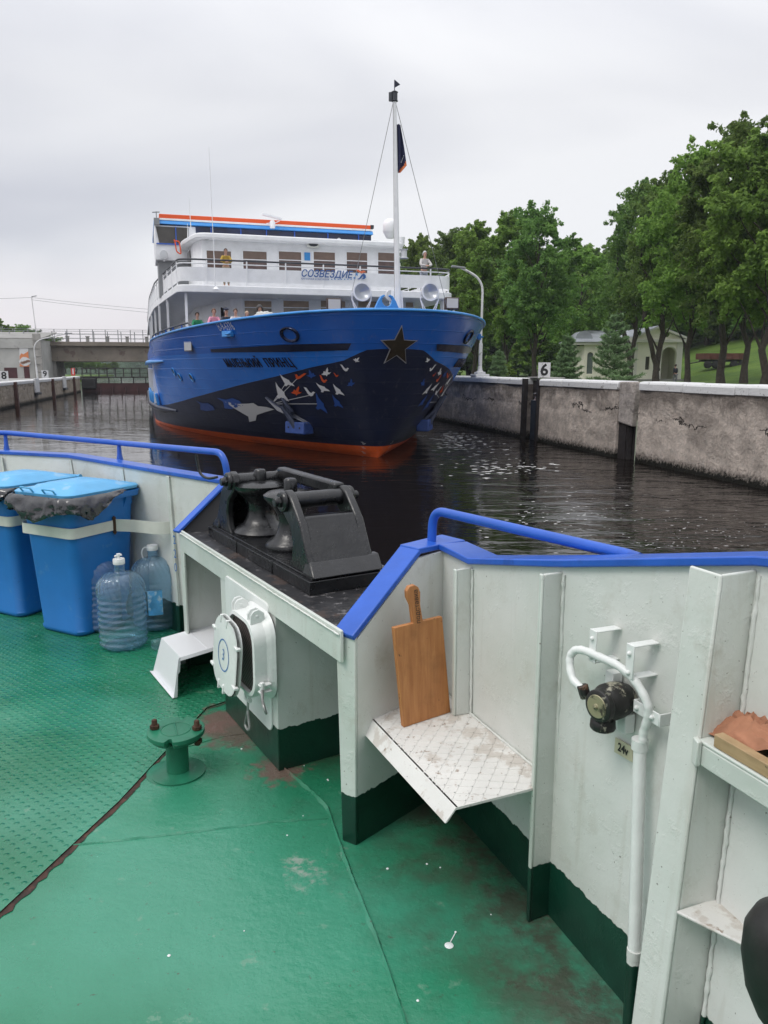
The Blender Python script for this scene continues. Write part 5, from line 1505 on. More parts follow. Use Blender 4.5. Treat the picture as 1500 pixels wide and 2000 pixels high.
# doorway and gallery fittings on the shaded side
mb = MB(); c = Vector((-3.72, yM + 1.2, 5.0)); mb.box((-3.83, yM + 1.55, 4.85), (.06, .75, 1.7), rz=R(-10)); SH_(mb, 'deck_door', M['dark'])
acx, acz = sY(400, 581, yM + 3.4)
mb = MB(); mb.box((acx, yM + 3.4, acz + .0), (.45, .75, .55), rz=R(-14)); ac = SH_(mb, 'air_conditioner', M['grey'], .03)
mb = MB(); mb.lathe([(.2, 0), (.2, .02)], M=Matrix.Translation((acx - .19, yM + 3.0, acz)) @ Matrix.Rotation(R(90), 4, 'X') , n=20); SH_(mb, 'fan_grille', M['dgrey'], parent=ac)
mb = MB()
for x, y in ((-5.62, 11.55), (-6.25, 15.2), (-6.55, 18.6), (-6.7, 22), (-6.85, 26), (-6.9, 31)):
    mb = MB(); mb.bar((x, y, 3.7), (x + .02, y, 6.04), .16, .10); SH_(mb, 'gallery_pillar', M['white'])
for x, y in ((6.15, 12.5), (6.35, 16), (5.9, 11.6)):
    mb = MB(); mb.bar((x, y, 3.7), (x - .15, y - .0, 6.04), .12, .10); SH_(mb, 'gallery_pillar', M['white'])
# bracing struts of the balcony at the port corner
for a, b in (((4.9, 11.6, 4.3), (6.15, 11.3, 6.0)), ((6.2, 12.4, 4.3), (6.3, 11.3, 6.0))):
    mb = MB(); mb.tube([a, b], .05, 8); SH_(mb, 'balcony_strut', M['white'])
# side rail on the bulwark aft of the bow
mb = MB(); P_ = [hpt(-1, s, 1) + Vector((.1, 0, .20)) for s in stations if 8.0 < s < 40]; mb.tube([hpt(-1, 7.6, 1) + Vector((.1, 0, 0))] + P_, .035, 8); SH_(mb, 'side_rail', M['dgrey'], smooth=60)
for s in [9 + 1.3 * i for i in range(18)]:
    mb = MB(); p = hpt(-1, s, 1) + Vector((.1, 0, 0)); mb.bar(p, p + Vector((0, 0, .2)), .07, .05); SH_(mb, 'rail_post', M['blue_rail'])

# wheelhouse
yW = 16.6
def WP(u, v): return P3(u, v, yW)
xl, _ = sY(311, 429, yW); zt = sY(517, 430, yW)[1]; xr, _ = sY(724, 439, yW); 
z_or = zt
mb = MB(); mb.prism([(xl, yW, z_or - .16), (xr, yW, z_or - .16), (xr, yW, z_or + .03), (xl, yW, z_or + .03)], (0, 6, 0)); SH_(mb, 'roof_stripe', M['orange'], .02)
mb = MB(); mb.prism([(xl - .02, yW - .05, z_or - .25), (xr + .05, yW - .05, z_or - .25), (xr + .05, yW - .05, z_or - .163), (xl - .02, yW - .05, z_or - .163)], (0, 6, 0)); SH_(mb, 'roof_edge', M['white'], .01)
mb = MB(); mb.prism([(xl - .25, yW - .12, z_or - .42), (xr + .1, yW - .12, z_or - .42), (xr + .1, yW - .02, z_or - .253), (xl - .25, yW - .02, z_or - .253)], (0, 6, 0)); SH_(mb, 'visor', M['ltblue'], .01)
mb = MB(); mb.prism([(xl - .2, yW + .1, 8.4), (xr + .05, yW + .1, 8.4), (xr + .05, yW + .1, z_or - .42), (xl - .2, yW + .1, z_or - .42)], (0, 5, 0)); SH_(mb, 'wheelhouse_windows', mat('dark_bridge_glass', (.012, .02, .06), .08, var=(.6, 1)), .0)
for u in (345, 412, 470, 520, 575, 640, 700):
    x_, _ = sY(u, 445, yW + .08); mb = MB(); mb.bar((x_, yW + .07, 8.5), (x_, yW + .07, z_or - .42), .06, .05); SH_(mb, 'window_mullion', M['blue_rail'])
x_, _ = sY(735, 450, yW); mb = MB(); mb.box((xr + .25, yW + .6, 9.0), (.3, 1.2, .5)); SH_(mb, 'wheelhouse_side', M['grey'])
mb = MB(); mb.box((xr + .1, yW + .2, z_or - .02), (.16, .3, .16)); SH_(mb, 'wheelhouse_lamp', M['dgrey'])
# bridge wing on the starboard side
wx0, wz0 = sY(301, 441, yW); wx1, _ = sY(356, 441, yW); _, wzb = sY(301, 478, yW); _, wzs = sY(301, 507, yW)
mb = MB(); mb.prism([(wx0, yW, wzs), (wx1 + .6, yW, wzs), (wx1 + .6, yW, wz0 + .05), (wx0, yW, wz0 + .05)], (0, 2.4, 0)); SH_(mb, 'bridge_wing', M['white'], .03)
mb = MB(); a = WP(304, 442); b = WP(352, 477)
mb.prism([(a.x, yW - .03, a.z), (b.x + .4, yW - .03, a.z), (b.x + .4, yW - .03, b.z), (a.x + .12, yW - .03, b.z)], (0, .02, 0)); SH_(mb, 'wing_window', M['glass'])
mb = MB(); c = WP(344, 470); mb.bar((c.x, yW - .05, b.z), (c.x, yW - .05, a.z), .06, .04); mb.bar((a.x, yW - .05, b.z - .02), (b.x + .4, yW - .05, b.z - .02), .06, .05); SH_(mb, 'wing_window_frame', M['blue_rail'])
lw_, lz_ = sY(301, 570, yW); mb = MB(); mb.prism([(wx0 + .1, yW + .3, 6.3), (wx1 + .6, yW + .3, 6.3), (wx1 + .6, yW + .3, wzs), (wx0 + .1, yW + .3, wzs)], (0, 2, 0)); SH_(mb, 'stair_tower', M['grey'], .0)
def small_lamp(u, v, y, r, name='deck_lamp', m=None, M1=None):
    c = P3(u, v, y); mb = MB(); Mx = Matrix.Translation(c) @ Matrix.Rotation(R(-90 + 8), 4, 'X').inverted() 
    Mx = Matrix.Translation(c) @ Matrix.Rotation(R(90), 4, 'X')
    mb.lathe([(r * .55, -r * .8), (r, -r * .3), (r * 1.02, r * .35), (r * .9, r * .38)], M=Mx, n=24, cap=False); mb.lathe([(.0001, -r * .8), (r * .55, -r * .8)], M=Mx, n=24, cap=False)
    mb.bar(c + Vector((0, r * .3, -r * 1.5)), c + Vector((0, r * .3, -r)), r * .3, r * .3)
    o = SH_(mb, name, m or M['white'], smooth=40)
    mb = MB(); mb.lathe([(r * .88, r * .3), (r * .5, r * .34), (.0001, r * .36)], M=Mx, n=24, cap=False); mb.lathe([(.0001, r*.1), (r * .88, r * .3)], M=Mx, n=24, cap=False); SH_(mb, 'lamp_lens', M['chrome'], parent=o, smooth=60)
    return o
small_lamp(320, 497, yW - .15, .20); small_lamp(546, 577, yM - .5, .20); small_lamp(763, 577, 6, .2)
for u, v in ((404, 467), (537, 467), (662, 469)):
    small_lamp(u, v, yU - .12, .09, 'wall_lamp')
def horn_sp(u, v, y):
    c = P3(u, v, y); mb = MB(); mb.prism([(c.x - .26 * 1.0, y, c.z - .1), (c.x - .2, y, c.z - .15), (c.x + .2, y, c.z - .15), (c.x + .26, y, c.z - .1), (c.x + .26, y, c.z + .1), (c.x + .2, y, c.z + .13), (c.x - .2, y, c.z + .13), (c.x - .26, y, c.z + .1)], (0, .2, 0)); o = SH_(mb, 'loudspeaker', M['white_d'], .02)
    mb = MB(); mb.lathe([(.22, 0), (.12, .01), (.05, .03)], M=Matrix.Translation((c.x, y - .005, c.z)) @ Matrix.Rotation(R(90), 4, 'X') @ Matrix.Diagonal((1, .55, 1, 1)), n=20); SH_(mb, 'speaker_mouth', M['dgrey'], parent=o)
horn_sp(612, 476, yU - .25); horn_sp(672, 574, yM - .25)
mb = MB(); c = P3(600, 501, yU); mb.box((c.x, yU - .02, c.z), (.26, .03, .34)); SH_(mb, 'notice_plate', M['logo_l'])
# searchlights on the foredeck
def searchlight(u, v, y, r):
    c = P3(u, v, y); mb = MB(); Mx = Matrix.Translation(c) @ Matrix.Rotation(R(90), 4, 'X')
    mb.lathe([(r * .5, -r * 1.1), (r * .95, -r * .5), (r * 1.0, r * .15), (r * 1.1, r * .2), (r * 1.1, r * .35), (r * .92, r * .35)], M=Mx, n=32, cap=False); mb.lathe([(.0001, -r * 1.1), (r * .5, -r * 1.1)], M=Mx, n=32, cap=False)
    o = SH_(mb, 'searchlight', M['white'], smooth=40)
    mb = MB(); mb.lathe([(r * .92, r * .3), (r * .6, -r * .1), (.0001, -r * .4)], M=Mx, n=32, cap=False); SH_(mb, 'searchlight_lens', M['chrome'], parent=o, smooth=60)
    zb = zdk(3) + .02
    mb = MB()
    for s_ in (-1, 1):
        mb.tube([(c.x + s_ * r * 1.15, y, c.z), (c.x + s_ * r * 1.15, y, c.z - r * .9), (c.x + s_ * r * .15, y, zb - .3)], .022, 6)
        mb.tube([(c.x + s_ * r * 1.15, y, c.z - r * .9), (c.x - s_ * r * .6, y, zb - .3)], .018, 6)
    SH_(mb, 'searchlight_stand', M['white'], parent=o, smooth=60)
searchlight(706, 570, 2.3, .27); searchlight(839, 570, 2.3, .27)
for u, v in ((652, 595), (882, 593)):
    c = P3(u, v, 4.0 if u < 700 else 3.6); mb = MB(); mb.box(c, (.52, .16, .42)); o = SH_(mb, 'floodlight', mat('brown_housing', (.05, .03, .025), .5), .03)
    mb = MB(); mb.box(c + Vector((0, -.082, .01)), (.42, .01, .32)); SH_(mb, 'floodlight_glass', mat('milky_glass', (.55, .54, .53), .25), parent=o)
    mb = MB(); mb.bar(c + Vector((0, .05, -.2)), c + Vector((0, .05, -.5)), .05, .05); SH_(mb, 'floodlight_post', M['dgrey'], parent=o)
# horned fairlead on the stem
mb = MB()
yf_ = .55
def hornp(sg):
    x0, zb = 0, zdk(0) + .03
    Q = [(sg * .62, 0), (sg * .45, .04), (sg * .33, .30), (sg * .22, .47), (sg * .10, .52), (sg * .07, .47), (sg * .15, .42), (sg * .19, .34), (sg * .17, .24), (sg * .10, .15), (0, .11), (0, 0)]
    mb.prism([(x0 + a * .85, yf_, zb + b * .85) for a, b in Q], (0, .12, 0))
hornp(-1); hornp(1)
for v_ in mb.bm.verts: v_.co.x -= .35
SH_(mb, 'bow_fairlead', M['ltblue'], .015)
# white coiled rope heap
mb = MB(); c = P3(517, 617, 9.0)
for j, (r_, z_) in enumerate(((.50, -.22), (.47, -.12), (.40, -.03), (.28, .05), (.14, .08))):
    mb.tube([(c.x + r_ * math.cos(a) , 9 + r_ * .6 * math.sin(a), c.z + z_ + .03 * math.sin(a * 3 + j)) for a in [2 * math.pi * k / 24 for k in range(24)]], .075, 8, closed=True)
SH_(mb, 'rope_coil', mat('mooring_rope', (.55, .55, .52), .8, bump=[(30, .5, .01)]), smooth=60)
# mast
mb = MB(); mx = .12; yb = .95
def sMast(v, u): 
    y_, z_ = sX(u, v, mx); return Vector((mx, y_, z_))
m0 = Vector((mx, yb, 4.2)); mT = sMast(196, 770.5)
if mT.y > 4 or mT.y < -1: mT = Vector((mx, 1.8, mT.z))
mM = m0.lerp(mT, .36)
mb.tube([m0, mM, mT], [.12, .085, .055], 14); mast = SH_(mb, 'mast', M['white'], smooth=60)
mb = MB(); a = m0 + Vector((-.16, .05, 0)); b = m0.lerp(mT, .17) + Vector((-.13, .05, 0)); mb.bar(a, b, .09, .06); a = m0 + Vector((.17, .05, 0)); b = m0.lerp(mT, .17) + Vector((.14, .05, 0)); mb.bar(a, b, .07, .06); SH_(mb, 'mast_tabernacle', M['white'], .01, parent=mast)
mb = MB(); c = m0.lerp(mT, .335) + Vector((.22, 0, 0)); mb.lathe([(.15, -.14), (.15, -.12), (.1, -.1), (.1, .1), (.13, .11), (.13, .13)], c=tuple(c), n=16); mb.bar(c + Vector((-.25, 0, -.13)), c + Vector((.05, 0, -.13)), .1, .03); SH_(mb, 'navigation_lamp', M['chrome'], parent=mast)
mb = MB(); mb.lathe([(.07, -.1), (.11, -.08), (.09, -.06), (.09, .14), (.11, .16), (.05, .2)], c=tuple(mT + Vector((0, 0, .06))), n=14); mb.lathe([(.06, -.05), (.06, .18)], c=tuple(mT + Vector((-.12, 0, 0.02))), n=10); SH_(mb, 'masthead_lamp', M['dgrey'], parent=mast)
mb = MB(); c = mT + Vector((0, 0, .2)); mb.tube([c, c + Vector((0, 0, .35))], .012, 6)
mb.prism([c + Vector((0, 0, .14)), c + Vector((.19, .03, .26)), c + Vector((0, 0, .37))], (0, .006, 0)); SH_(mb, 'wind_pennant', M['navy'], parent=mast)
# flag hanging from the mast
M['flag'] = mat('navy_flag', (.012, .016, .06), .8); M['flag_o'] = mat('orange_flag_edge', (.65, .18, .06), .8)
mb = MB(); rows = []
ft_ = m0.lerp(mT, .9); fb_ = m0.lerp(mT, .69); nv_, nh_ = 26, 10
for j in range(nv_):
    t = j / (nv_ - 1); row = []
    width = .12 + .19 * t if t < .82 else .31 - (t - .82) * 1.25
    for i in range(nh_):
        s_ = i / (nh_ - 1); row.append(mb.bm.verts.new(ft_.lerp(fb_, t) + Vector((.06 + width * s_ , .05 * math.sin(s_ * 9 + t * 3), 0))))
    rows.append(row)
for j in range(nv_ - 1):
    for i in range(nh_ - 1):
        mb.m = 1 if j >= nv_ - 7 and i + (j - nv_ + 7) >= nh_ - 2 else 0
        mb.f([rows[j][i], rows[j][i+1], rows[j+1][i+1], rows[j+1][i]])
SH_(mb, 'flag', [M['flag'], M['flag_o']], parent=mast, smooth=60)
me = text_mesh('СО', .17, 0, .006); 
fcen = ft_.lerp(fb_, .72) + Vector((.20, -.06, 0))
for v_ in me.vertices: x, y = v_.co.x, v_.co.y; v_.co = fcen + Vector((x * .35 - y * .9 * 0 + y * .25, 0, x * .9 + y * .35))
me.materials.clear(); me.materials.append(M['decal_w']); fo_ = bpy.data.objects.new('flag_lettering', me); COL.objects.link(fo_); fo_.parent = ship
# rigging
def wire(a, b, r=.009, name='rigging_wire', sag=0): 
    mb = MB(); a = Vector(a); b = Vector(b); mb.tube([a.lerp(b, i / 8) - Vector((0, 0, sag * 4 * (i / 8) * (1 - i / 8))) for i in range(9)], r, 5, cap=False); SH_(mb, name, M['galv'], smooth=60)
wire(mT + Vector((-.05, 0, -.1)), P3(681, 600, 3)); wire(mT + Vector((.05, 0, -.1)), P3(873, 600, 3))
wire(mT + Vector((-.06, -.06, -.1)), m0 + Vector((-.14, -.1, .3)), .008)
# antennas, radar, dome
def whip(u0, v0, u1, v1, y, r=.02):
    mb = MB(); a = P3(u0, v0, y); b = P3(u1, v1, y); mb.tube([a, a.lerp(b, .3), b], [r * 1.6, r, r * .5], 6); SH_(mb, 'whip_antenna', M['white'], smooth=60)
whip(421, 566, 408, 287, 10.9, .016); whip(373, 450, 369, 386, 13.5, .016); whip(367, 467, 366, 437, 13.5, .02)
c = P3(422, 563, 10.9); mb = MB(); mb.lathe([(.14, -.05), (.10, 0), (.03, .08)], c=tuple(c), n=12); SH_(mb, 'antenna_base', M['white'])
c = P3(532, 433, 16.3); mb = MB()
mb.tube([c + Vector((-.3, 0, -.1)), c + Vector((-.05, 0, -.05)), ], .02, 6); mb.tube([c + Vector((.35, 0, .05)), c + Vector((.05, 0, -.08))], .02, 6)
mb.lathe([(.12, -.3), (.14, -.05), (.10, .05)], c=tuple(c), n=12); mb.bar(P3(512, 418, 16.2), P3(550, 428, 16.4), .14, .10); SH_(mb, 'radar_scanner', M['white'], .02)
c = P3(762, 441, 18); mb = MB(); mb.lathe([(.20, -.62), (.34, -.36), (.38, -.3), (.38, .0), (.36, .12), (.28, .26), (.15, .34), (.0001, .36)], c=tuple(c), n=28); SH_(mb, 'satellite_dome', M['white'], smooth=60)
c = P3(783, 468, 14.5); mb = MB(); mb.lathe([(.12, -.3), (.16, -.25), (.2, .1)], c=tuple(c), n=14); SH_(mb, 'roof_vent', M['white'])
c = P3(306, 433, yW); mb = MB(); mb.box(c, (.25, .25, .3)); mb.tube([c, c + Vector((0, 0, .45))], .02, 6); mb.bar(c + Vector((-.18, 0, .4)), c + Vector((.15, 0, .43)), .04, .04); SH_(mb, 'wind_sensor', M['grey'])
mb = MB(); c0 = P3(340, 472, 15); mb.tube(arcpath([P3(341, 468, 15), P3(340, 471, 15), P3(350, 471, 15), P3(354, 497, 15), P3(345, 492, 15), P3(341, 468, 15)], .1), .03, 8); SH_(mb, 'orange_ladder_hoop', M['orange'], smooth=60)
# ============================================================ PEOPLE
hairs = {'brown': (.05, .025, .015), 'dark': (.02, .014, .01), 'grey': (.35, .34, .33), 'white': (.5, .5, .5), 'red': (.12, .05, .025)}
MC = {}
def cm(col, r=.8):
    k = tuple(col)
    if k not in MC: MC[k] = mat('cloth_' + str(len(MC)), col, r, var=(.12, 14), bump=[(40, .3, .006)])
    return MC[k]
def skinmesh(verts, edges, name, m, parent, sub=2, root=0):
    me = bpy.data.meshes.new(name); me.from_pydata([v[0] for v in verts], edges, []); 
    o = bpy.data.objects.new(name, me); COL.objects.link(o); o.parent = parent
    sk = o.modifiers.new('skin', 'SKIN'); sk.use_smooth_shade = True
    ly = me.skin_vertices[0] if me.skin_vertices else None
    if ly is None:
        bpy.context.view_layer.update(); ly = me.skin_vertices[0] if me.skin_vertices else me.attributes and None
    for i, v in enumerate(verts): ly.data[i].radius = v[1] if isinstance(v[1], tuple) else (v[1], v[1]); ly.data[i].use_root = (i == root)
    sb = o.modifiers.new('subsurf', 'SUBSURF'); sb.levels = sub; sb.render_levels = sub
    me.materials.append(m); return o
def person(loc, rz, label, shirt, legs, hair, pose='lean', hscale=1.0, extra=None, group=None, hairlen=0, cap=None, hood=False, z0=0):
    root = empty('person', loc, rz, label, 'person', group)
    k = hscale
    # faces -y; height 1.72
    lean = {'lean': .12, 'stand': .0, 'walk': .03}[pose]
    hip = .92; 
    V_ = []; E_ = []
    def v(p, r): V_.append(((p[0] * k, p[1] * k, p[2] * k), (r[0] * k, r[1] * k) if isinstance(r, tuple) else r * k)); return len(V_) - 1
    def ed(*a):
        for i, j in zip(a, a[1:]): E_.append((i, j))
    pel = v((0, 0, hip), (.15, .11)); wa = v((0, -lean * .3, hip + .16), (.125, .095)); ch = v((0, -lean * .8, hip + .36), (.155, .11)); nb = v((0, -lean, hip + .50), (.07, .06)); nt_ = v((0, -lean - .01, hip + .56), (.052, .055))
    ed(pel, wa, ch, nb, nt_)
    hc = hip + .66
    h1 = v((0, -lean - .03, hc - .02), (.068, .082)); h2 = v((0, -lean - .02, hc + .06), (.078, .096)); h3 = v((0, -lean - .01, hc + .115), (.055, .07)); ed(nt_, h1, h2, h3)
    arms = []
    for s in (-1, 1):
        sh_ = v((s * .16, -lean * .9, hip + .44), .056)
        if pose == 'lean': el_ = v((s * .25, -lean - .16, hip + .22), .042); wr = v((s * .06, -lean - .34, hip + .165), .028); ha = v((s * -.02, -lean - .37, hip + .16), .032)
        elif pose == 'walk': el_ = v((s * .23, .05 * s, hip + .18), .04); wr = v((s * .20, -.08 + .06 * s, hip + .0), .027); ha = v((s * .19, -.12 + .06 * s, hip - .05), .03)
        else: el_ = v((s * .24, -.0, hip + .18), .042); wr = v((s * .15, -.16, hip + .2), .028); ha = v((s * .08, -.20, hip + .22), .032)
        ed(ch, sh_, el_, wr, ha); arms.append((sh_, el_, wr, ha))
    for s in (-1, 1):
        st = .12 * s if pose == 'walk' else 0
        t = v((s * .09, 0, hip - .08), (.09, .095)); kn = v((s * .10, -.02 - st * .5, hip - .46), .06); an = v((s * .10, .01 + st, .09), .042); to = v((s * .11, -.12 + st, .035), (.042, .032))
        ed(pel, t, kn, an, to)
    bodyo = skinmesh(V_, E_, 'body', M['skin'], root)
    # shirt
    def grow(idx, g): return [(V_[i][0], (V_[i][1][0] + g, V_[i][1][1] + g) if isinstance(V_[i][1], tuple) else V_[i][1] + g) for i in idx]
    ids = [pel, wa, ch, nb] + [i for a in arms for i in a[:3]]
    mp_ = {i: j for j, i in enumerate(ids)}
    sh = grow(ids, .018 * k); sh[0] = (V_[pel][0], (.165 * k, .13 * k)); sh[3] = (tuple(Vector(V_[nb][0]) - Vector((0, 0, .02))), (.075 * k, .07 * k))
    skinmesh(sh, [(mp_[a], mp_[b]) for a, b in E_ if a in mp_ and b in mp_], 'shirt', cm(shirt), root)
    ids = [i for i in range(len(V_)) if V_[i][0][2] < (hip + .01) * k and i not in sum([list(a) for a in arms], []) and V_[i][0][2] > .05 * k]
    mp_ = {i: j for j, i in enumerate(ids)}
    skinmesh(grow(ids, .012 * k), [(mp_[a], mp_[b]) for a, b in E_ if a in mp_ and b in mp_], 'trousers', cm(legs), root)
    # hair shell
    hm = cm(hairs[hair] if isinstance(hair, str) else hair, .6)
    hcx = Vector((0, (-lean - .005) * k, (hc + .055) * k))
    mb = MB(); n_ = 20
    rings = []
    for i in range(9):
        ph = i / 8; th_ = ph * R(108 if not hood else 120)
        ring_ = []
        for j in range(n_):
            a = 2 * math.pi * j / n_; fr_ = max(0, -math.sin(a)); tt = th_ * (1 - .42 * fr_ ** 1.5) 
            if not fr_ and hairlen: pass
            rx, ry, rz_ = (.093, .112, .118) if not hood else (.125, .14, .15)
            p = Vector((rx * math.sin(tt) * math.cos(a), ry * math.sin(tt) * math.sin(a) + .008, rz_ * math.cos(tt)))
            if i >= 6 and hairlen and fr_ < .3: p.z -= hairlen * (i - 5) / 3; p.x *= 1.05
            ring_.append(mb.bm.verts.new(hcx + p * k))
        rings.append(ring_)
    for A_, B_ in zip(rings, rings[1:]):
        for j in range(n_): mb.f([A_[j], A_[(j+1) % n_], B_[(j+1) % n_], B_[j]])
    mb.build('hair' if not hood else 'hood', hm if not hood else cm(shirt), root, 80)
    if cap:
        mb = MB(); mb.lathe([(.098, .0), (.098, .03), (.08, .06), (.0001, .075)], M=Matrix.Translation(hcx + Vector((0, 0, .045))) @ Matrix.Diagonal((1, 1.15, 1, 1)), n=20); mb.prism([hcx + Vector((x, y, .045)) for x, y in ((-.07, -.08), (.07, -.08), (.055, -.19), (-.055, -.19))], (0, 0, .012)); mb.build('cap', cm(cap), root, 50)
    # face: eyes, nose, mouth
    mb = MB(); ff = -lean - .125
    for s in (-1, 1): mb.ball((s * .032 * k, (ff + .005) * k, (hc + .05) * k), .012 * k, n=8, m=5)
    mb.build('eyes', M['black'], root, 60)
    mb = MB(); mb.ball((0, (ff - .008) * k, (hc + .025) * k), .014 * k, sc=(1, 1, 1.6), n=8, m=6); 
    for s in (-1, 1): mb.ball((s * .08 * k, (-lean - .0) * k, (hc + .035) * k), .02 * k, sc=(.5, 1, 1.5), n=8, m=6)
    mb.build('nose_and_ears', M['skin'], root, 60)
    mb = MB(); mb.ball((0, (ff + .01) * k, (hc - .015) * k), .02 * k, sc=(1, .4, .3), n=8, m=6); mb.build('mouth', cm((.3, .08, .07)), root, 60)
    # hands with five fingers
    for a_ in arms:
        ha = Vector(V_[a_[3]][0]); wr = Vector(V_[a_[2]][0]); d = (ha - wr).normalized(); sd_ = d.cross(Vector((0, 0, 1))).normalized() if abs(d.z) < .9 else Vector((1, 0, 0))
        mb = MB()
        for f in range(5):
            o_ = (f - 2) * .016; L_ = (.045, .06, .066, .06, .04)[f]
            b_ = ha + sd_ * o_; 
            if f == 4: b_ = ha + sd_ * .02 - d * .01; dd = (d * .5 + sd_ * .8).normalized()
            else: dd = d
            mb.tube([b_, b_ + dd * L_ * .5, b_ + dd * L_ * .9 - Vector((0, 0, .018))], [.0085, .008, .006], 6)
        mb.build('hand', M['skin'], root, 60)
    return root
def on_ship(u, v_head, y, deckz, hgt=None):
    """ship-local spot under the head seen at u, v; returns world loc"""
    x, z = sY(u, v_head, y); return ship.location + lat * x + aft * y + Vector((0, 0, deckz)), z - deckz
def SP(u, v, y, dz, **k):
    loc, top_ = on_ship(u, v, y, dz)
    return person(loc, PSI + k.pop('turn', 0), hscale=max(.8, min(1.12, top_ / 1.74)), **k)
G_ = 'passengers watching from the ship'
SP(440, 486, 11.6, 6.32, label='person in a mustard yellow shirt leaning on the upper balcony rail', shirt=(.42, .28, .04), legs=(.35, .30, .22), hair='brown', group=G_)
SP(828, 491, 11.6, 6.32, label='person with grey hair and pale clothes at the balcony rail near the trees', shirt=(.50, .48, .47), legs=(.30, .33, .38), hair='white', group=G_, hairlen=.04)
SP(384, 610, 11.6, 3.6, label='person in a green top sitting back from the ship rail', shirt=(.02, .22, .10), legs=(.05, .06, .08), hair='dark', group=G_, turn=.1)
SP(417, 603, 9.6, 3.6, label='person in a pink hooded jacket with folded hands at the blue bulwark', shirt=(.62, .26, .36), legs=(.05, .06, .09), hair='red', group=G_, hairlen=.02)
SP(441, 603, 8.9, 3.6, label='person in a dark jacket and navy cap at the blue bulwark', shirt=(.035, .04, .06), legs=(.03, .03, .04), hair='white', cap=(.02, .025, .05), group=G_)
SP(459, 603, 8.5, 3.6, label='person in a white jacket with short brown hair at the blue bulwark', shirt=(.60, .58, .58), legs=(.05, .05, .06), hair='brown', group=G_)
SP(481.5, 608, 8.0, 3.6, label='person with pale hair in a salmon top beside the rope coil', shirt=(.62, .28, .25), legs=(.05, .05, .06), hair=(.45, .32, .22), group=G_)
SP(506, 597, 9.9, 3.6, label='person in a dark grey hood behind the rope coil', shirt=(.07, .065, .065), legs=(.03, .03, .03), hair='dark', hood=True, group=G_)
# ============================================================ LOCK, BANKS, WATER
LPSI = math.atan2(.2416, .9704)
la = Vector((-.2416, .9704, 0)); lr = Vector((.9704, .2416, 0))
def LK(p, q, z=0): return lr * p + la * q + Vector((0, 0, z))      # lateral, along, height
def lkz(u, v, p):      # point on the vertical plane lateral = p
    r = ray(u, v); t = p / r.dot(lr); P = r * t
    return P.dot(la), CZ + P.z
def lkq(u, v, q):
    r = ray(u, v); t = q / r.dot(la); P = r * t
    return P.dot(lr), CZ + P.z
PR, PL = 13.85, -13.35
# water
def water_mat():
    m, h = mat('river_water', (.008, .006, .005), .03, spec=.5, h=True)
    N, K = h['N'], h['K']; h['b'].inputs['IOR'].default_value = 1.33
    def mapv(sc, rot): 
        q = N('ShaderNodeMapping'); K(h['co'].outputs['Object'], q.inputs[0]); q.inputs['Scale'].default_value = sc; q.inputs['Rotation'].default_value = (0, 0, rot); return q.outputs[0]
    n1 = h['noise'](1.0, 3, .5, mapv((.55, 1.3, 1), R(8)), .5)
    n2 = h['noise'](1.0, 3, .55, mapv((2.2, 5.2, 1), R(-6)), .6)
    sp_ = N('ShaderNodeSeparateXYZ'); K(h['co'].outputs['Object'], sp_.inputs[0])
    amp = h['math']('MAXIMUM', h['rng'](sp_.outputs[0], .5, 5.5, .10, .55), h['rng'](sp_.outputs[0], -6, -15, .10, .13))
    amp = h['math']('MULTIPLY', amp, h['rng'](h['noise'](1.0, 2, .5, mapv((.12, .16, 1), 0)), .35, .6, .55, 1.15))
    h['bump'](h['math']('MULTIPLY', n1, amp), .9, .20)
    h['bump'](h['math']('MULTIPLY', n2, amp), .8, .05)
    return m
mb = MB(); mb.poly([LK(-3000, -3000), LK(3000, -3000), LK(3000, 3000), LK(-3000, 3000)])
wt = mb.build('water', water_mat(), None, 0); tag(wt, kind='structure')
# foam flecks
M['foam'] = mat('foam', (.75, .74, .72), .6)
mb = MB(); rr = random.Random(11)
def fleck(x, y, r):
    k = rr.randint(5, 8); a0 = rr.random() * 6; el_ = rr.uniform(1.0, 2.2)
    P = [(x + r * el_ * rr.uniform(.6, 1.1) * math.cos(a0 + 2 * math.pi * i / k), y + r * .8 * rr.uniform(.6, 1.1) * math.sin(a0 + 2 * math.pi * i / k), .006) for i in range(k)]
    P.sort(key=lambda q: math.atan2(q[1] - y, q[0] - x)); mb.poly(P)
for (u, v, du, dv, nn_, sz) in ((880, 855, 60, 10, 90, .06), (900, 870, 70, 16, 90, .055), (1000, 915, 90, 12, 60, .06), (1080, 1000, 130, 50, 60, .02), (960, 905, 80, 30, 60, .04), (1250, 1010, 220, 50, 60, .014), (1400, 1040, 120, 30, 60, .013), (1280, 1060, 150, 14, 40, .012)):
    for _ in range(nn_):
        uu, vv = rr.gauss(u, du * .5), rr.gauss(v, dv * .5)
        if vv < 842: continue
        p = at(uu, vv, 0); fleck(p.x, p.y, sz * rr.uniform(.3, 1.6))
fo_ = mb.build('foam', M['foam'], None, 0); tag(fo_, 'white foam flecks drifting on the dark water', 'foam', kind='stuff')

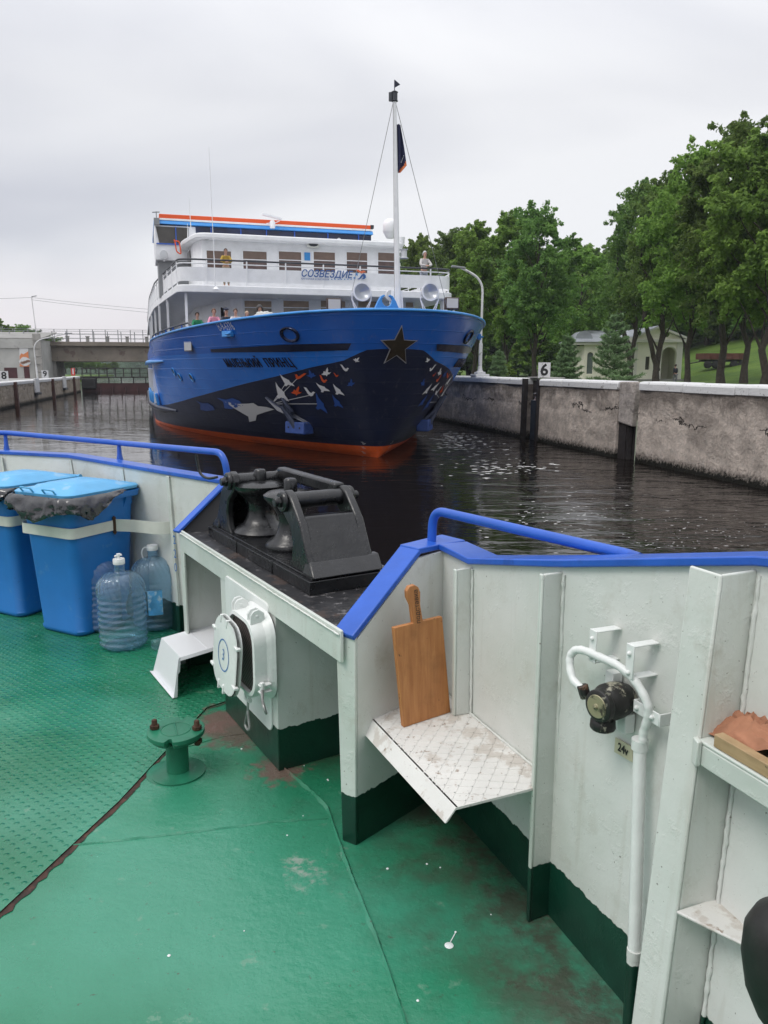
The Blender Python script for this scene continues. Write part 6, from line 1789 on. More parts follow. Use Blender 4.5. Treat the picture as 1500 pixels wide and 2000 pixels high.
# ---- concrete
def conc_mat(name, base, dark, wallz=None, zt=2.6):
    m, h = mat(name, base, .85, h=True, spec=.25)
    n1 = h['noise'](.5, 6, .7); n2 = h['noise'](2.6, 6, .72); n3 = h['noise'](11, 5, .7)
    c = h['mixc'](h['rng'](n2, .34, .66), tuple(x * .68 for x in base), tuple(min(1, x * 1.3) for x in base))
    c = h['mixc'](h['math']('MULTIPLY', h['rng'](n3, .55, .70), .45), c, tuple(x * .35 for x in base))
    c = h['mixc'](h['math']('MULTIPLY', h['rng'](h['noise'](4, 6, .75), .52, .66), .6), c, (.74, .67, .60) if base[0] > .35 else (.42, .38, .35))
    c = h['mixc'](h['math']('MULTIPLY', h['rng'](n1, .48, .68), .5), c, dark)
    if wallz:
        s = h['N']('ShaderNodeSeparateXYZ'); h['K'](h['co'].outputs['Object'], s.inputs[0])
        zz = h['math']('ADD', s.outputs[2], h['rng'](h['noise'](.9, 5, .65), .25, .75, -.45, .45))
        c = h['mixc'](h['math']('MULTIPLY', h['rng'](zz, wallz - .05, wallz + .25), .68), c, dark)
        c = h['mixc'](h['rng'](h['math']('ADD', s.outputs[2], h['rng'](n3, .3, .7, -.12, .12)), .34, .12), c, (.010, .010, .006))
        dz = h['math']('ABSOLUTE', h['math']('SUBTRACT', s.outputs[2], h['rng'](h['noise'](.8, 6, .7), .2, .8, .95, 2.05)))
        c = h['mixc'](h['math']('MULTIPLY', h['rng'](dz, .05, .015), h['rng'](h['noise'](.6, 3), .47, .52)), c, (.022, .018, .015))
        # horizontal board marks
        wv = h['N']('ShaderNodeTexWave'); wv.bands_direction = 'Z'; wv.inputs['Scale'].default_value = 1.1; wv.inputs['Distortion'].default_value = 1.2; wv.inputs['Detail'].default_value = 3
        h['K'](h['co'].outputs['Object'], wv.inputs['Vector']); h['bump'](wv.outputs[0], .35, .02)
    h['K'](c, h['b'].inputs['Base Color'])
    h['bump'](n2, 1, .22); h['bump'](n3, 1, .09)
    return m
M['wallR'] = conc_mat('rough_lock_concrete', (.62, .535, .47), (.12, .10, .085), 1.86)
M['wallL'] = conc_mat('brown_lock_concrete', (.40, .34, .27), (.17, .14, .11), 1.9)
M['cope'] = mat('white_coping', (.62, .62, .62), .7, spots=[((.20, .19, .18), 5, .60, .8), ((.30, .29, .28), 16, .62, .7)], bump=[(9, .5, .03)])
M['conc'] = mat('grey_concrete', (.30, .29, .27), .85, var=(.25, .8), spots=[((.12, .11, .10), 1.6, .60, .5)], bump=[(6, .4, .03)])
M['iron'] = mat('dark_iron', (.035, .03, .03), .6, .4, var=(.3, 6))
M['ironb'] = mat('blue_black_iron', (.03, .04, .055), .5, .3, var=(.3, 6))
ZR = 2.56
q_a, _ = lkz(1500, 958, PR)
def qR(u, v=880): return lkz(u, v, PR)[0]
# right wall segments along q (bigger q = farther)
qs = dict(gap0=qR(1241), gap1=qR(1229), post=qR(1201), slot0=qR(1049), slot1=qR(1018))
def wall_seg(q0, q1, name, lab, m, p=PR, zt=ZR, cope=True, depth=2.2, sg=1, seg_=True):
    root = empty(name, tuple(LK(p, (q0 + q1) / 2, 0)), -LPSI * 0, lab, 'lock wall')
    nx = max(2, int((q1 - q0) / .22)); nz_ = 14
    mb = MB(); G = []
    for i in range(nx + 1):
        q = q0 + (q1 - q0) * i / nx; row = []
        for j in range(nz_ + 1):
            z = -.5 + (zt - .26 + .5) * j / nz_
            ns = mn.fractal(Vector((q * .7, z * 1.1, 4.)), 1, 2, 5) * .06 + mn.fractal(Vector((q * 3, z * 3, 9.)), 1, 2, 4) * .02
            if seg_ : # crack ledge
                ns += .07 * max(0, 1 - abs(z - 1.55 - .22 * mn.noise(Vector((q * .8, 1, 2)))) / .10) * (1 if mn.noise(Vector((q * .35, 5, 5))) > -.15 else 0)
            if i in (0, nx): ns = 0
            row.append(mb.bm.verts.new(LK(p + sg * (max(-.03, ns) + .015 * (z)), q, z)))
        G.append(row)
    for i in range(nx):
        for j in range(nz_): mb.f([G[i][j], G[i+1][j], G[i+1][j+1], G[i][j+1]])
    for i in (0, nx):
        a, b = G[i][0].co, G[i][-1].co; mb.prism([a, b, b + lr * sg * depth, a + lr * sg * depth], la * (.02 if i == 0 else -.02))
    mb.prism([G[0][-1].co, G[-1][-1].co, G[-1][-1].co + lr * sg * depth, G[0][-1].co + lr * sg * depth], (0, 0, -.02))
    mb.build('wall_face', m, root, 60, world=True)
    if cope:
        mb = MB(); P_ = [(-.02, -.28), (-.03, -.08), (.01, -.02), (.09, .0), (.75, .0), (.75, -.28)]
        L_ = int((q1 - q0) / 2.4) + 1
        for k in range(L_):
            a = q0 + (q1 - q0) * k / L_ + .012; b = q0 + (q1 - q0) * (k + 1) / L_ - .012; j_ = rr.uniform(-.012, .012)
            mb.prism([LK(p + sg * x, a, zt + z + j_) for x, z in P_], la * (b - a))
        mb.build('coping', M['cope'], root, 35, .02, world=True)
    return root
wall_seg(4, qs['gap0'], 'lock_wall', 'nearest stretch of rough lock wall with white coping at the right edge', M['wallR'])
wall_seg(qs['post'], qs['slot0'], 'lock_wall', 'stretch of rough lock wall between the narrow gap and the iron recess', M['wallR'])
wall_seg(qs['slot1'], 100, 'lock_wall', 'dark stretch of lock wall beyond the iron recess and behind the ship bow', M['wallR'])
# pillar beside the gap
g0 = qs['gap1']
mb = MB(); mb.prism([LK(PR + .3, qs['gap0'], -.5), LK(PR + .3, qs['post'], -.5), LK(PR + .3, qs['post'], 1.25), LK(PR + .3, qs['gap0'], 1.25)], lr * .1); mb.prism([LK(PR + .10, (g0 * .5 + qs['post'] * .5), -.5), LK(PR + .10, qs['post'], -.5), LK(PR + .10, qs['post'], 1.22), LK(PR + .10, (g0 * .5 + qs['post'] * .5), 1.22)], lr * .2); mb.bar(LK(PR + .22, (g0 + qs['post']) / 2, -.5), LK(PR + .22, (g0 + qs['post']) / 2, 1.3), .25, .15); tag(mb.build('wall_recess', M['iron'], None, 0), 'dark iron-lined recess below the pale pillar in the lock wall', 'recess')
mb = MB(); mb.prism([LK(PR + .03, g0 - .02, 1.1), LK(PR + .03, qs['post'], 1.2), LK(PR + .03, qs['post'], ZR - .02), LK(PR + .03, g0 - .02, ZR - .02)], lr * .6)
tag(mb.build('wall_pillar', conc_mat('pale_pillar', (.46, .41, .38), (.25, .22, .20)), None, 35, .05), 'pale worn pillar beside the narrow gap in the lock wall', 'wall pillar')
mb = MB()
for k in range(4): mb.bar(LK(PR + .35, qs['gap0'] + .05 + k * (g0 - qs['gap0'] - .1) / 3, .9), LK(PR + .35, qs['gap0'] + .05 + k * (g0 - qs['gap0'] - .1) / 3, ZR - .1), .05, .03)
mb.bar(LK(PR + .35, qs['gap0'], 2.2), LK(PR + .35, g0, 2.2), .04, .04)
mb.prism([LK(PR + .2, qs['gap0'], -.5), LK(PR + .2, g0, -.5), LK(PR + .2, g0, 1.3), LK(PR + .2, qs['gap0'], 1.3)], lr * .1)
tag(mb.build('small_gate', mat('pale_green_bars', (.35, .40, .30), .7), None, 30), 'pale green bars in the narrow gap of the lock wall', 'grating')
# recess with iron guides and floating mooring hook
rec = empty('mooring_recess', tuple(LK(PR + .3, (qs['slot0'] + qs['slot1']) / 2, 0)), 0, 'dark iron mooring recess with a floating hook in the lock wall below number six', 'mooring recess')
s0, s1 = qs['slot0'], qs['slot1']
mb = MB(); mb.prism([LK(PR + .45, s0, -.5), LK(PR + .45, s1, -.5), LK(PR + .45, s1, ZR - .1), LK(PR + .45, s0, ZR - .1)], lr * .1); mb.build('recess_back', M['iron'], rec, 0, world=True)
for q in (s0 + .06, s1 - .1):
    mb = MB(); mb.bar(LK(PR + .0, q, -.5), LK(PR + .04, q, ZR - .02), .16, .22, up=tuple(lr)); mb.build('guide_rail', M['iron'], rec, 0, .01, world=True)
w0, w1 = s0 + .22, s0 + .22 + (s1 - s0 - .3) * .62
mb = MB(); mb.prism([LK(PR + .1, w0, -.3), LK(PR + .1, w1, -.3), LK(PR + .1, w1, 1.65), LK(PR + .1, w0, 1.65)], lr * .2); hk = mb.build('float_body', M['ironb'], rec, 0, .03, world=True)
mb = MB(); qc = (w0 + w1) / 2; mb.tube(arcpath([LK(PR + .06, qc, 1.5), LK(PR - .02, qc + .12, 1.4), LK(PR - .02, qc + .12, 1.1), LK(PR - .0, qc - .1, 1.05), LK(PR + .02, qc - .08, 1.2)], .08), .03, 8); mb.build('hook', M['iron'], hk, 60, world=True)
M['bollard'] = mat('chalky_iron', (.22, .23, .26), .6, .2, var=(.4, 8), spots=[((.08, .03, .02), 6, .5, .8)])
mb = MB(); mb.lathe([(.16, 0), (.10, .05), (.09, .2), (.16, .28), (.0001, .33)], c=tuple(LK(PR + .2, qc, 1.66)), n=14); mb.build('bollard_head', M['bollard'], rec, 50, world=True)
# number signs
def num_sign(txt, c, w_, h_, name, lab, dirr=None, post=.0, m_bg=None, m_fg=None):
    c = Vector(c); t = Vector((c.y, -c.x, 0)).normalized(); nf = Vector((-c.x, -c.y, 0)).normalized()
    if dirr is not None: nf = dirr; t = Vector((-nf.y, nf.x, 0))
    root = empty(name, tuple(c - Vector((0, 0, h_ / 2))), 0, lab, 'number sign')
    mb = MB(); mb.prism([c - t * w_/2 - Vector((0,0,h_/2)), c + t * w_/2 - Vector((0,0,h_/2)), c + t * w_/2 + Vector((0,0,h_/2)), c - t * w_/2 + Vector((0,0,h_/2))], -nf * .03)
    for s_ in (-1, 1): mb.bar(c + t * s_ * w_ * .3 - nf * .03 - Vector((0, 0, h_ / 2 + .1)), c + t * s_ * w_ * .3 - nf * .03, .04, .03)
    mb.build('panel', m_bg or M['cope'], root, 0, world=True)
    put_text(txt, h_ * 1.02, c + nf * .002, t, (0, 0, 1), m_fg or M['ink'], 'numeral', root, bold=.03 * h_, lift=.003)
    return root
pq, pz = lkz(1063, 723, PR + .45); cc = LK(PR + .45, pq, ZR + .33)
num_sign('6', cc, .50, .64, 'number_sign', 'white sign with a black number six on the right lock wall')
# quay slab under the sign
mb = MB(); mb.prism([LK(PR + .3, pq - 1.0, ZR), LK(PR + .3, pq + 1.3, ZR), LK(PR + .9, pq + 1.3, ZR), LK(PR + .9, pq - 1.0, ZR)], (0, 0, .05)); tag(mb.build('quay_slab', M['conc'], None, 0, .01), 'low grey slab on the coping under the number six sign', 'slab')

# ---- right bank ground
def gz(p, q):
    base = 1.55
    if p < 1.2: base = ZR - .25 if p < .8 else 1.55 + (ZR - .25 - 1.55) * (1.2 - p) / .4
    hill = 0
    D_ = p - 38 - .12 * (q - 60) 
    if D_ > 0: hill = min(9.5, D_ * .20)
    return base + hill + .08 * mn.noise(Vector((p * .2, q * .2, 0)))
mg, hg = mat('lawn', (.05, .10, .015), .9, h=True, spec=.2)
cg = hg['mixc'](hg['rng'](hg['noise'](.25, 5, .6), .3, .7), (.055, .105, .018), (.11, .175, .028))
cg = hg['mixc'](hg['rng'](hg['noise'](2.2, 5, .7), .58, .68), cg, (.04, .085, .014)); hg['K'](cg, hg['b'].inputs['Base Color']); hg['bump'](hg['noise'](9, 4), 1, .12)
M['lawn'] = mg
mb = MB(); G = []
ps = [.75, .9, 1.1, 1.3, 2, 3] + [3 + 2.5 * i for i in range(1, 40)] + [130, 200, 400, 1200, 3000]
qq_ = [-60, -20] + [-10 + 4 * i for i in range(60)] + [260, 330, 450, 700, 1500, 3000]
for q in qq_: G.append([mb.bm.verts.new(LK(PR + p, q, gz(p, q))) for p in ps])
for i in range(len(G) - 1):
    for j in range(len(ps) - 1): mb.f([G[i][j], G[i+1][j], G[i+1][j+1], G[i][j+1]])
tag(mb.build('ground', M['lawn'], None, 60), kind='structure')
# left bank
M['pave'] = mat('quay_paving', (.26, .255, .24), .85, var=(.2, .7), bump=[(5, .3, .02)])
mb = MB(); mb.poly([LK(PL - .7, -60, 1.72), LK(PL - .7, 118, 1.72), LK(PL - 60, 118, 1.72), LK(PL - 60, -60, 1.72)]); tag(mb.build('quay', M['pave'], None, 0), kind='structure')

# ---- left wall
ZL = 1.95
def qL(u, v=760): return lkz(u, v, PL)[0]
le = qL(157, 750)
recs = [qL(28), qL(103)]
cuts = [8] + recs + [le]
labs = ('left lock wall stretch at the left edge before the first rusty pile', 'left lock wall stretch between the two rusty piles, below number nine', 'far end stretch of the left lock wall beside the gate')
cu_ = [8, qL(28), qL(102), le]
for a, b, lb_ in zip(cu_, cu_[1:], labs):
    wall_seg(a + .0, b - .0, 'lock_wall', lb_, M['wallL'], p=PL, zt=ZL, sg=-1, seg_=False)
M['rustpile'] = mat('rusty_steel_pile', (.075, .03, .022), .7, .2, var=(.4, 3))
for u, lb_ in ((28, 'rusty steel pile on the left wall beside number eight'), (102, 'rusty steel pile on the left wall beside number nine'), (144, 'rusty steel pile nearest the gate on the left wall')):
    q = qL(u); mb = MB(); mb.bar(LK(PL + .12, q, -.5), LK(PL + .06, q, ZL - .05), .5, .3, up=tuple(lr)); tag(mb.build('fender_pile', M['rustpile'], None, 0, .04), lb_, 'pile', 'rusty piles along the left lock wall')
for u, v, lb_ in ((70, 756, 'white mooring niche plate on the left wall between the piles'), (125, 748, 'white mooring niche plate on the left wall near the gate')):
    q = qL(u); mb = MB(); mb.prism([LK(PL + .02, q - .9, .85), LK(PL + .02, q + .9, .85), LK(PL + .02, q + .9, ZL + .12), LK(PL + .02, q - .9, ZL + .12)], lr * .16); mb.m = 1
    mb.prism([LK(PL + .02, q - .9, .62), LK(PL + .02, q + .9, .62), LK(PL + .02, q + .9, .84), LK(PL + .02, q - .9, .84)], lr * .3)
    tag(mb.build('niche_plate', [M['cope'], M['dgrey']], None, 0, .03), lb_, 'niche plate', 'white plates on the left lock wall')
for u, v, t_, q_off, lb_ in ((8, 738, '8', 0, 'white sign with a black number eight at the left edge'), (88, 733, '9', 0, 'white sign with a black number nine on the left wall')):
    q, z = lkz(u, v, PL - .6); c = LK(PL - .6, q, ZL + .42); num_sign(t_, c, .62, .74, 'number_sign', lb_)
q, z = lkz(143, 731, PL - .6); M['red'] = mat('red_enamel', (.50, .03, .03), .5)
num_sign('1', LK(PL - .6, q, ZL + .55), .45, .9, 'number_sign', 'small red sign with a white mark near the gate', m_bg=M['red'], m_fg=M['cope'])

# ---- lock gate across the channel
gate = empty('lock_gate', tuple(LK(PL, le + .5, 0)), 0, 'dark lock gate with a railed walkway across the channel under the bridge', 'lock gate')
gq = le + 1.2; M['gatered'] = mat('dark_red_steel', (.055, .018, .018), .6, var=(.3, 1))
zt = CZ - (745 - 718) / 1500 * 99
mb = MB(); mb.prism([LK(PL, gq, -.5), LK(PR, gq, -.5), LK(PR, gq, 1.05), LK(PL, gq, 1.05)], la * .7)
for k in range(18): mb.bar(LK(PL + 2.2 + k * 1.5, gq - .05, -.5), LK(PL + 2.2 + k * 1.5, gq - .05, .55), .25, .2)
mb.build('gate_leaf', M['gatered'], gate, 0, world=True)
mb = MB(); mb.prism([LK(PL - .5, gq - .1, 1.72), LK(PR, gq - .1, 1.72), LK(PR, gq + 1.0, 1.72), LK(PL - .5, gq + 1.0, 1.72)], (0, 0, .14))
for k in range(19): mb.bar(LK(PL + .3 + k * 1.5, gq, 1.0), LK(PL + .3 + k * 1.5, gq, 1.75), .12, .12)
mb.build('walkway', M['iron'], gate, 0, world=True)
mb = MB()
for o_ in (0, 1.0):
    for z in (2.3, 2.85, 2.95): mb.tube([LK(PL, gq + o_, z), LK(PR, gq + o_, z)], .035, 5)
    for k in range(28): mb.bar(LK(PL + .1 + k * 1.0, gq + o_, 1.8), LK(PL + .1 + k * 1.0, gq + o_, 2.95), .06, .06)
mb.build('railing', M['iron'], gate, 0, world=True)
mb = MB(); mb.box(tuple(LK(PL + .9, gq - .1, 1.0)), (1.7, .8, 1.3), rz=-LPSI * -1); mb.build('gate_post', M['black'], gate, 0, .1, world=True)

# ---- road bridge behind the gate
bq = 113
def bz(v, q=bq): return CZ + (718 - v) / 1500 * q * 1.03
br = empty('road_bridge', tuple(LK(PL, bq, 2)), 0, 'grey concrete road bridge with thin railings crossing the lock behind the gate', 'bridge')
px0, _ = lkq(78, 690, bq); zA, zB, zC = lkq(200, 706, bq)[1], lkq(200, 676, bq)[1], lkq(200, 668, bq)[1]
mb = MB(); P_ = [(0, zA), (0, zB), (-.5, zB + .02), (-.5, zC), (9.5, zC), (9.5, zB), (9, zB), (9, zA)]
mb.prism([LK(px0, bq + a, z) for a, z in P_], lr * 60)
for k in range(14): mb.box(tuple(LK(px0 + 2.2 + k * 4, bq - .02, zA + (zB - zA) * .5)), (.12, .08, (zB - zA) * .96), rz=LPSI)
mb.build('deck_girder', mat('stained_bridge_concrete', (.22, .19, .155), .85, var=(.3, .35), spots=[((.10, .055, .05), .9, .58, .6), ((.4, .38, .35), 2.2, .68, .7)], bump=[(2, .4, .05)]), br, 0, world=True)
zr0, zr1 = zC, lkq(200, 642, bq)[1]
mb = MB()
for o_, hh_ in ((-.3, .78), (8.9, 1.15)):
    for z in (.35, .7, 1.0): mb.tube([LK(px0 - 40, bq + o_, zr0 + (zr1 - zr0) * z * hh_), LK(px0 + 60, bq + o_, zr0 + (zr1 - zr0) * z * hh_)], .03, 5)
    for k in range(-22, 34): mb.bar(LK(px0 + k * 1.75 + (.6 if o_ > 0 else 0), bq + o_, zr0), LK(px0 + k * 1.75 + (.6 if o_ > 0 else 0), bq + o_, zr0 + (zr1 - zr0) * hh_), .09, .09)
mb.build('railing', M['grey'], br, 0, world=True)
for k in range(12):
    mb = MB(); mb.box(tuple(LK(px0 + 3.6 + k * 2.55, bq - .1, zr0 + .35)), (.4, .4, .7), rz=LPSI); mb.box(tuple(LK(px0 + 3.6 + k * 2.55, bq - .1, zr0 + .72)), (.55, .5, .08), rz=LPSI); mb.build('parapet_post', M['conc'], br, 0, world=True)
pa, _ = lkq(128, 720, bq); mb = MB(); mb.prism([LK(px0 - 1, bq + .4, 1.6), LK(pa - 1.2, bq + .4, 1.6), LK(pa - 1.2, bq + .4, zA), LK(px0 - 1, bq + .4, zA)], la * 7); mb.build('abutment', M['conc'], br, 0, world=True)
# concrete gate house left of the bridge
gh = empty('gate_building', tuple(LK(px0 - 3, bq - 6, 1.7)), 0, 'pale concrete lock building with dark red doors and an orange banner left of the bridge', 'building')
hq = 104
hp1, _ = lkq(77, 700, hq); hz1 = lkq(40, 662, hq)[1]
mb = MB(); mb.prism([LK(hp1 - 26, hq, 1.6), LK(hp1, hq, 1.6), LK(hp1, hq, hz1 + .0), LK(hp1 - 26, hq, hz1 + .0)], la * 12)
mb.prism([LK(hp1 - 26, hq - .15, hz1 - 1.1), LK(hp1 + .2, hq - .15, hz1 - 1.1), LK(hp1 + .2, hq - .15, hz1 - .35), LK(hp1 - 26, hq - .15, hz1 - .35)], la * .14)
mb.build('wall', mat('pale_render', (.40, .40, .38), .85, var=(.15, .5), spots=[((.22, .21, .2), 1.2, .6, .5)]), gh, 0, world=True)
mb = MB()
for k in range(6): mb.box(tuple(LK(hp1 - .1, hq - .25, 1.9 + k * .95)), (.9, .35, .88), rz=LPSI)
mb.build('quoins', M['conc'], gh, 0, .04, world=True)
mb = MB(); mb.prism([LK(hp1 - 26, hq, hz1), LK(hp1 + .4, hq, hz1), LK(hp1 + .4, hq + 12, hz1 + 1.2), LK(hp1 - 26, hq + 12, hz1 + 1.2)], (0, 0, .12)); mb.build('roof', M['pave'], gh, 0, world=True)
M['door'] = mat('dark_red_door', (.06, .015, .018), .6, var=(.3, 2))
for u0, u1, v0 in ((8, 33, 718), (46, 57, 715)):
    p0_, z_ = lkq(u0, v0, hq); p1_, _ = lkq(u1, v0, hq); mb = MB(); mb.prism([LK(p0_, hq - .03, 1.72), LK(p1_, hq - .03, 1.72), LK(p1_, hq - .03, z_), LK(p0_, hq - .03, z_)], la * .02)
    dr = mb.build('door', M['door'], gh, 0, world=True)
    mb = MB(); 
    for a, b in ((LK(p0_, hq - .05, 1.72), LK(p0_, hq - .05, z_)), (LK(p1_, hq - .05, 1.72), LK(p1_, hq - .05, z_)), (LK(p0_, hq - .05, z_), LK(p1_, hq - .05, z_))): mb.bar(a, b, .12, .1)
    mb.build('door_frame', M['dgrey'], dr, 0, world=True)
# banner
bn = empty('banner', tuple(LK(hp1 - 3, hq - .1, 3)), 0, 'white and orange printed banner hanging on the pale lock building', 'banner')
def bp(u, v, o_=.06): a, z = lkq(u, v, hq); return LK(a, hq - o_, z)
mb = MB(); mb.prism([bp(38.5, 716), bp(57.5, 716), bp(55, 680), bp(38, 680)], la * -.03); mb.build('cloth', M['cope'], bn, 0, world=True)
mb = MB(); mb.prism([bp(38.7, 695, .10), bp(42, 690, .10), bp(46, 692, .10), bp(55.5, 686, .10), bp(57.5, 716, .10), bp(38.9, 716, .10)], la * -.006); mb.build('print', mat('orange_print', (.62, .22, .09), .7), bn, 0, world=True)
mb = MB(); c = bp(49, 706, .12); mb.prism([c + lr * .62 * math.cos(k * .45) * (1 + .15 * math.sin(k * 2)) + Vector((0, 0, .55 * math.sin(k * .45))) for k in range(14)], la * -.005); mb.build('white_print', M['cope'], bn, 0, world=True)
mb = MB(); c = bp(50, 707, .14)
for k in range(3): mb.prism([c + lr * (.3 * math.cos(j * .9 + k) + (k - 1) * .3) + Vector((0, 0, .16 * math.sin(j * .9 + k) + (k - 1) * .1)) for j in range(7)], la * -.004)
mb.build('brown_print', mat('brown_print', (.22, .13, .09), .7), bn, 0, world=True)
put_text('СЕВЕР', .2, bp(46, 684, .10), lr, (0, 0, 1), M['grey'], 'print_lettering', bn) if 0 else None
# street lamps and cables on the left
def lamp_post(base, top, arm, lab, r=.07, m=None, grp=None):
    base = Vector(base); root = empty('street_lamp', tuple(base), 0, lab, 'street lamp', grp)
    mb = MB(); mb.tube(arcpath([base, Vector(top), Vector(arm)], 1.2, 8), [r * 1.2] + [r * .7] * 10, 10) if 0 else mb.tube(arcpath([base, Vector(top), Vector(arm)], 1.0, 8), r * .8, 10)
    mb.tube([base, base.lerp(Vector(top), .35)], r * 1.25, 12); mb.build('pole', m or M['cope'], root, 60, world=True)
    mb = MB(); a = Vector(arm); d = (a - Vector(top)); d.z *= .2; d.normalize(); mb.bar(a - d * .2, a + d * .5, .2, .10); mb.build('lamp_head', M['grey'], root, 0, .03, world=True)
    return root
q, z = lkz(72, 720, PL - 1.2); b_ = LK(PL - 1.2, q, 1.72); tz = CZ + (718 - 668) / 1500 * b_.y
lamp_post(b_, b_ + Vector((-.15, 0, tz - b_.z)), b_ + lr * 3.0 + Vector((0, 0, tz - b_.z + .75)), 'grey lamp post with a long arm in front of the lock building')
q2 = bq + 4; pz_ = lkq(72, 655, q2); b2 = LK(pz_[0], q2, zC)
lamp_post(b2, b2 + Vector((-.3, 0, 6.0)), b2 + Vector((-.1, 0, 6.15)), 'thin lamp post standing at the left end of the bridge')
b3 = LK(PL - 26, 88, 1.7); t3 = at(-30, 645, 8); 
mb = MB(); tp2 = b2 + Vector((-.3, 0, 6.0)); 
for a, b in ((tp2, LK(-70, bq, 12.5)), (tp2, LK(30, bq + 6, 10.8)), (tp2 - Vector((0, 0, .3)), LK(30, bq + 6, 10.0))): mb.tube([a.lerp(b, i / 14) - Vector((0, 0, .9 * 4 * (i / 14) * (1 - i / 14))) for i in range(15)], .022, 4)
tag(mb.build('overhead_cable', M['dgrey'], None, 60), 'thin overhead cables sagging above the bridge', 'cable')
# white lamp beside the ship bow on the right wall
qb, _ = lkz(937, 740, PR + .35); b_ = LK(PR + .35, qb, ZR); dd = b_.y
top_ = Vector((b_.x + .05, b_.y, CZ + (718 - 556) / 1500 * dd)); arm_ = top_ + lr * -1.15 + Vector((0, 0, .55))
lp_ = lamp_post(b_, top_, arm_, 'white lamp post on the coping just right of the ship bow', .075)
mb = MB(); mb.box(b_ + Vector((0, 0, .06)), (.75, .75, .12), rz=LPSI); mb.box(b_ + Vector((0, 0, .17)), (.45, .45, .12), rz=LPSI); mb.lathe([(.2, .2), (.12, .32), (.1, .5)], c=tuple(b_), n=14); mb.build('pedestal', M['cope'], lp_, 35, .02, world=True)

# ---- hills, far wood
M['farwood'] = mat('far_forest', (.035, .065, .03), .95, var=(.45, .06), bump=[(.25, 1, 3.0)])
mb = MB(); G = []
for i in range(90):
    x = -420 + i * 9; row = []
    for j, (yy_, hh_) in enumerate(((430, 0), (434, 7), (450, 12), (500, 17), (560, 20), (700, 21))):
        n_ = mn.fractal(Vector((x * .012, j * .7, 1.)), 1, 2, 4); n2_ = mn.noise(Vector((x * .11, j * 3., 5.)))
        row.append(mb.bm.verts.new((x, yy_ + 10 * n_, max(0, hh_ * (1 + .35 * n_) + (1.6 * n2_ if j else 0) - .3))))
    G.append(row)
for i in range(89):
    for j in range(5): mb.f([G[i][j], G[i+1][j], G[i+1][j+1], G[i][j+1]])
tag(mb.build('hills', M['farwood'], None, 80), kind='structure')
mb = MB(); mb.poly([(-3000, 640, .3), (3000, 640, .3), (3000, 5000, .3), (-3000, 5000, .3)]); tag(mb.build('far_land', M['farwood'], None, 0), kind='structure')
# ============================================================ TREES
def leaf_mat(name, c0, c1):
    m, h = mat(name, c0, .75, h=True, spec=.25)
    oi = h['N']('ShaderNodeObjectInfo')
    n1 = h['noise'](.35, 3)
    c = h['mixc'](h['rng'](n1, .35, .65), c0, c1)
    c = h['mixc'](h['math']('MULTIPLY', h['rng'](h['noise'](3.0, 3), .4, .65), .6), c, tuple(min(1, x * 1.7) for x in (c1[0] * 1.05, c1[1], c1[2])))
    hs = h['N']('ShaderNodeHueSaturation'); h['K'](c, hs.inputs['Color'])
    h['K'](h['rng'](oi.outputs['Random'], 0, 1, .485, .515), hs.inputs['Hue']); h['K'](h['rng'](oi.outputs['Random'], 0, 1, .75, 1.25), hs.inputs['Value'])
    h['K'](hs.outputs[0], h['b'].inputs['Base Color'])
    h['b'].inputs['Transmission Weight'].default_value = 0
    # light passing through leaves
    tr = h['N']('ShaderNodeBsdfTranslucent'); h['K'](hs.outputs[0], tr.inputs[0]); mx_ = h['N']('ShaderNodeMixShader'); mx_.inputs[0].default_value = .5
    o_ = h['t'].nodes['Material Output']; h['K'](h['b'].outputs[0], mx_.inputs[1]); h['K'](tr.outputs[0], mx_.inputs[2]); h['K'](mx_.outputs[0], o_.inputs[0])
    return m
M['leafA'] = leaf_mat('linden_leaves', (.115, .205, .045), (.185, .295, .06))
M['leafB'] = leaf_mat('dark_leaves', (.085, .17, .05), (.15, .245, .06))
M['bark'] = mat('bark', (.045, .036, .028), .9, var=(.4, 5), bump=[(14, .8, .03)])
M['needle'] = mat('spruce_needles', (.17, .27, .12), .7, var=(.35, 3)); M['bush'] = leaf_mat('bush_leaves', (.11, .20, .04), (.17, .27, .06))
def leaves_mesh(name, centers, radii, per, size, mat_, seed, flat=.0):
    """clumps of leaf-sized quads"""
    rg = np.random.default_rng(seed); n_ = len(centers) * per
    C = np.repeat(np.array(centers), per, 0); Rr = np.repeat(np.array(radii), per)[:, None]
    d = rg.normal(size=(n_, 3)); d /= np.linalg.norm(d, axis=1)[:, None]; P = C + d * Rr * rg.random((n_, 1)) ** .45 * np.array([1, 1, .8])
    nrm = d * .7 + rg.normal(size=(n_, 3)) * .6 + np.array([0, 0, .35]); nrm /= np.linalg.norm(nrm, axis=1)[:, None]
    a = rg.normal(size=(n_, 3)); x = np.cross(nrm, a); x /= np.linalg.norm(x, axis=1)[:, None]; y = np.cross(nrm, x)
    s = size * rg.uniform(.55, 1.35, (n_, 1))
    V = np.stack([P - x * s, P - y * s * .55, P + x * s, P + y * s * .55], 1).reshape(-1, 3)
    me = bpy.data.meshes.new(name); me.vertices.add(4 * n_); me.vertices.foreach_set('co', V.astype(np.float32).ravel())
    me.loops.add(4 * n_); me.loops.foreach_set('vertex_index', np.arange(4 * n_, dtype=np.int32)); me.polygons.add(n_)
    me.polygons.foreach_set('loop_start', np.arange(0, 4 * n_, 4, dtype=np.int32)); me.polygons.foreach_set('loop_total', np.full(n_, 4, dtype=np.int32))
    me.update(); me.validate(); me.materials.append(mat_); return me
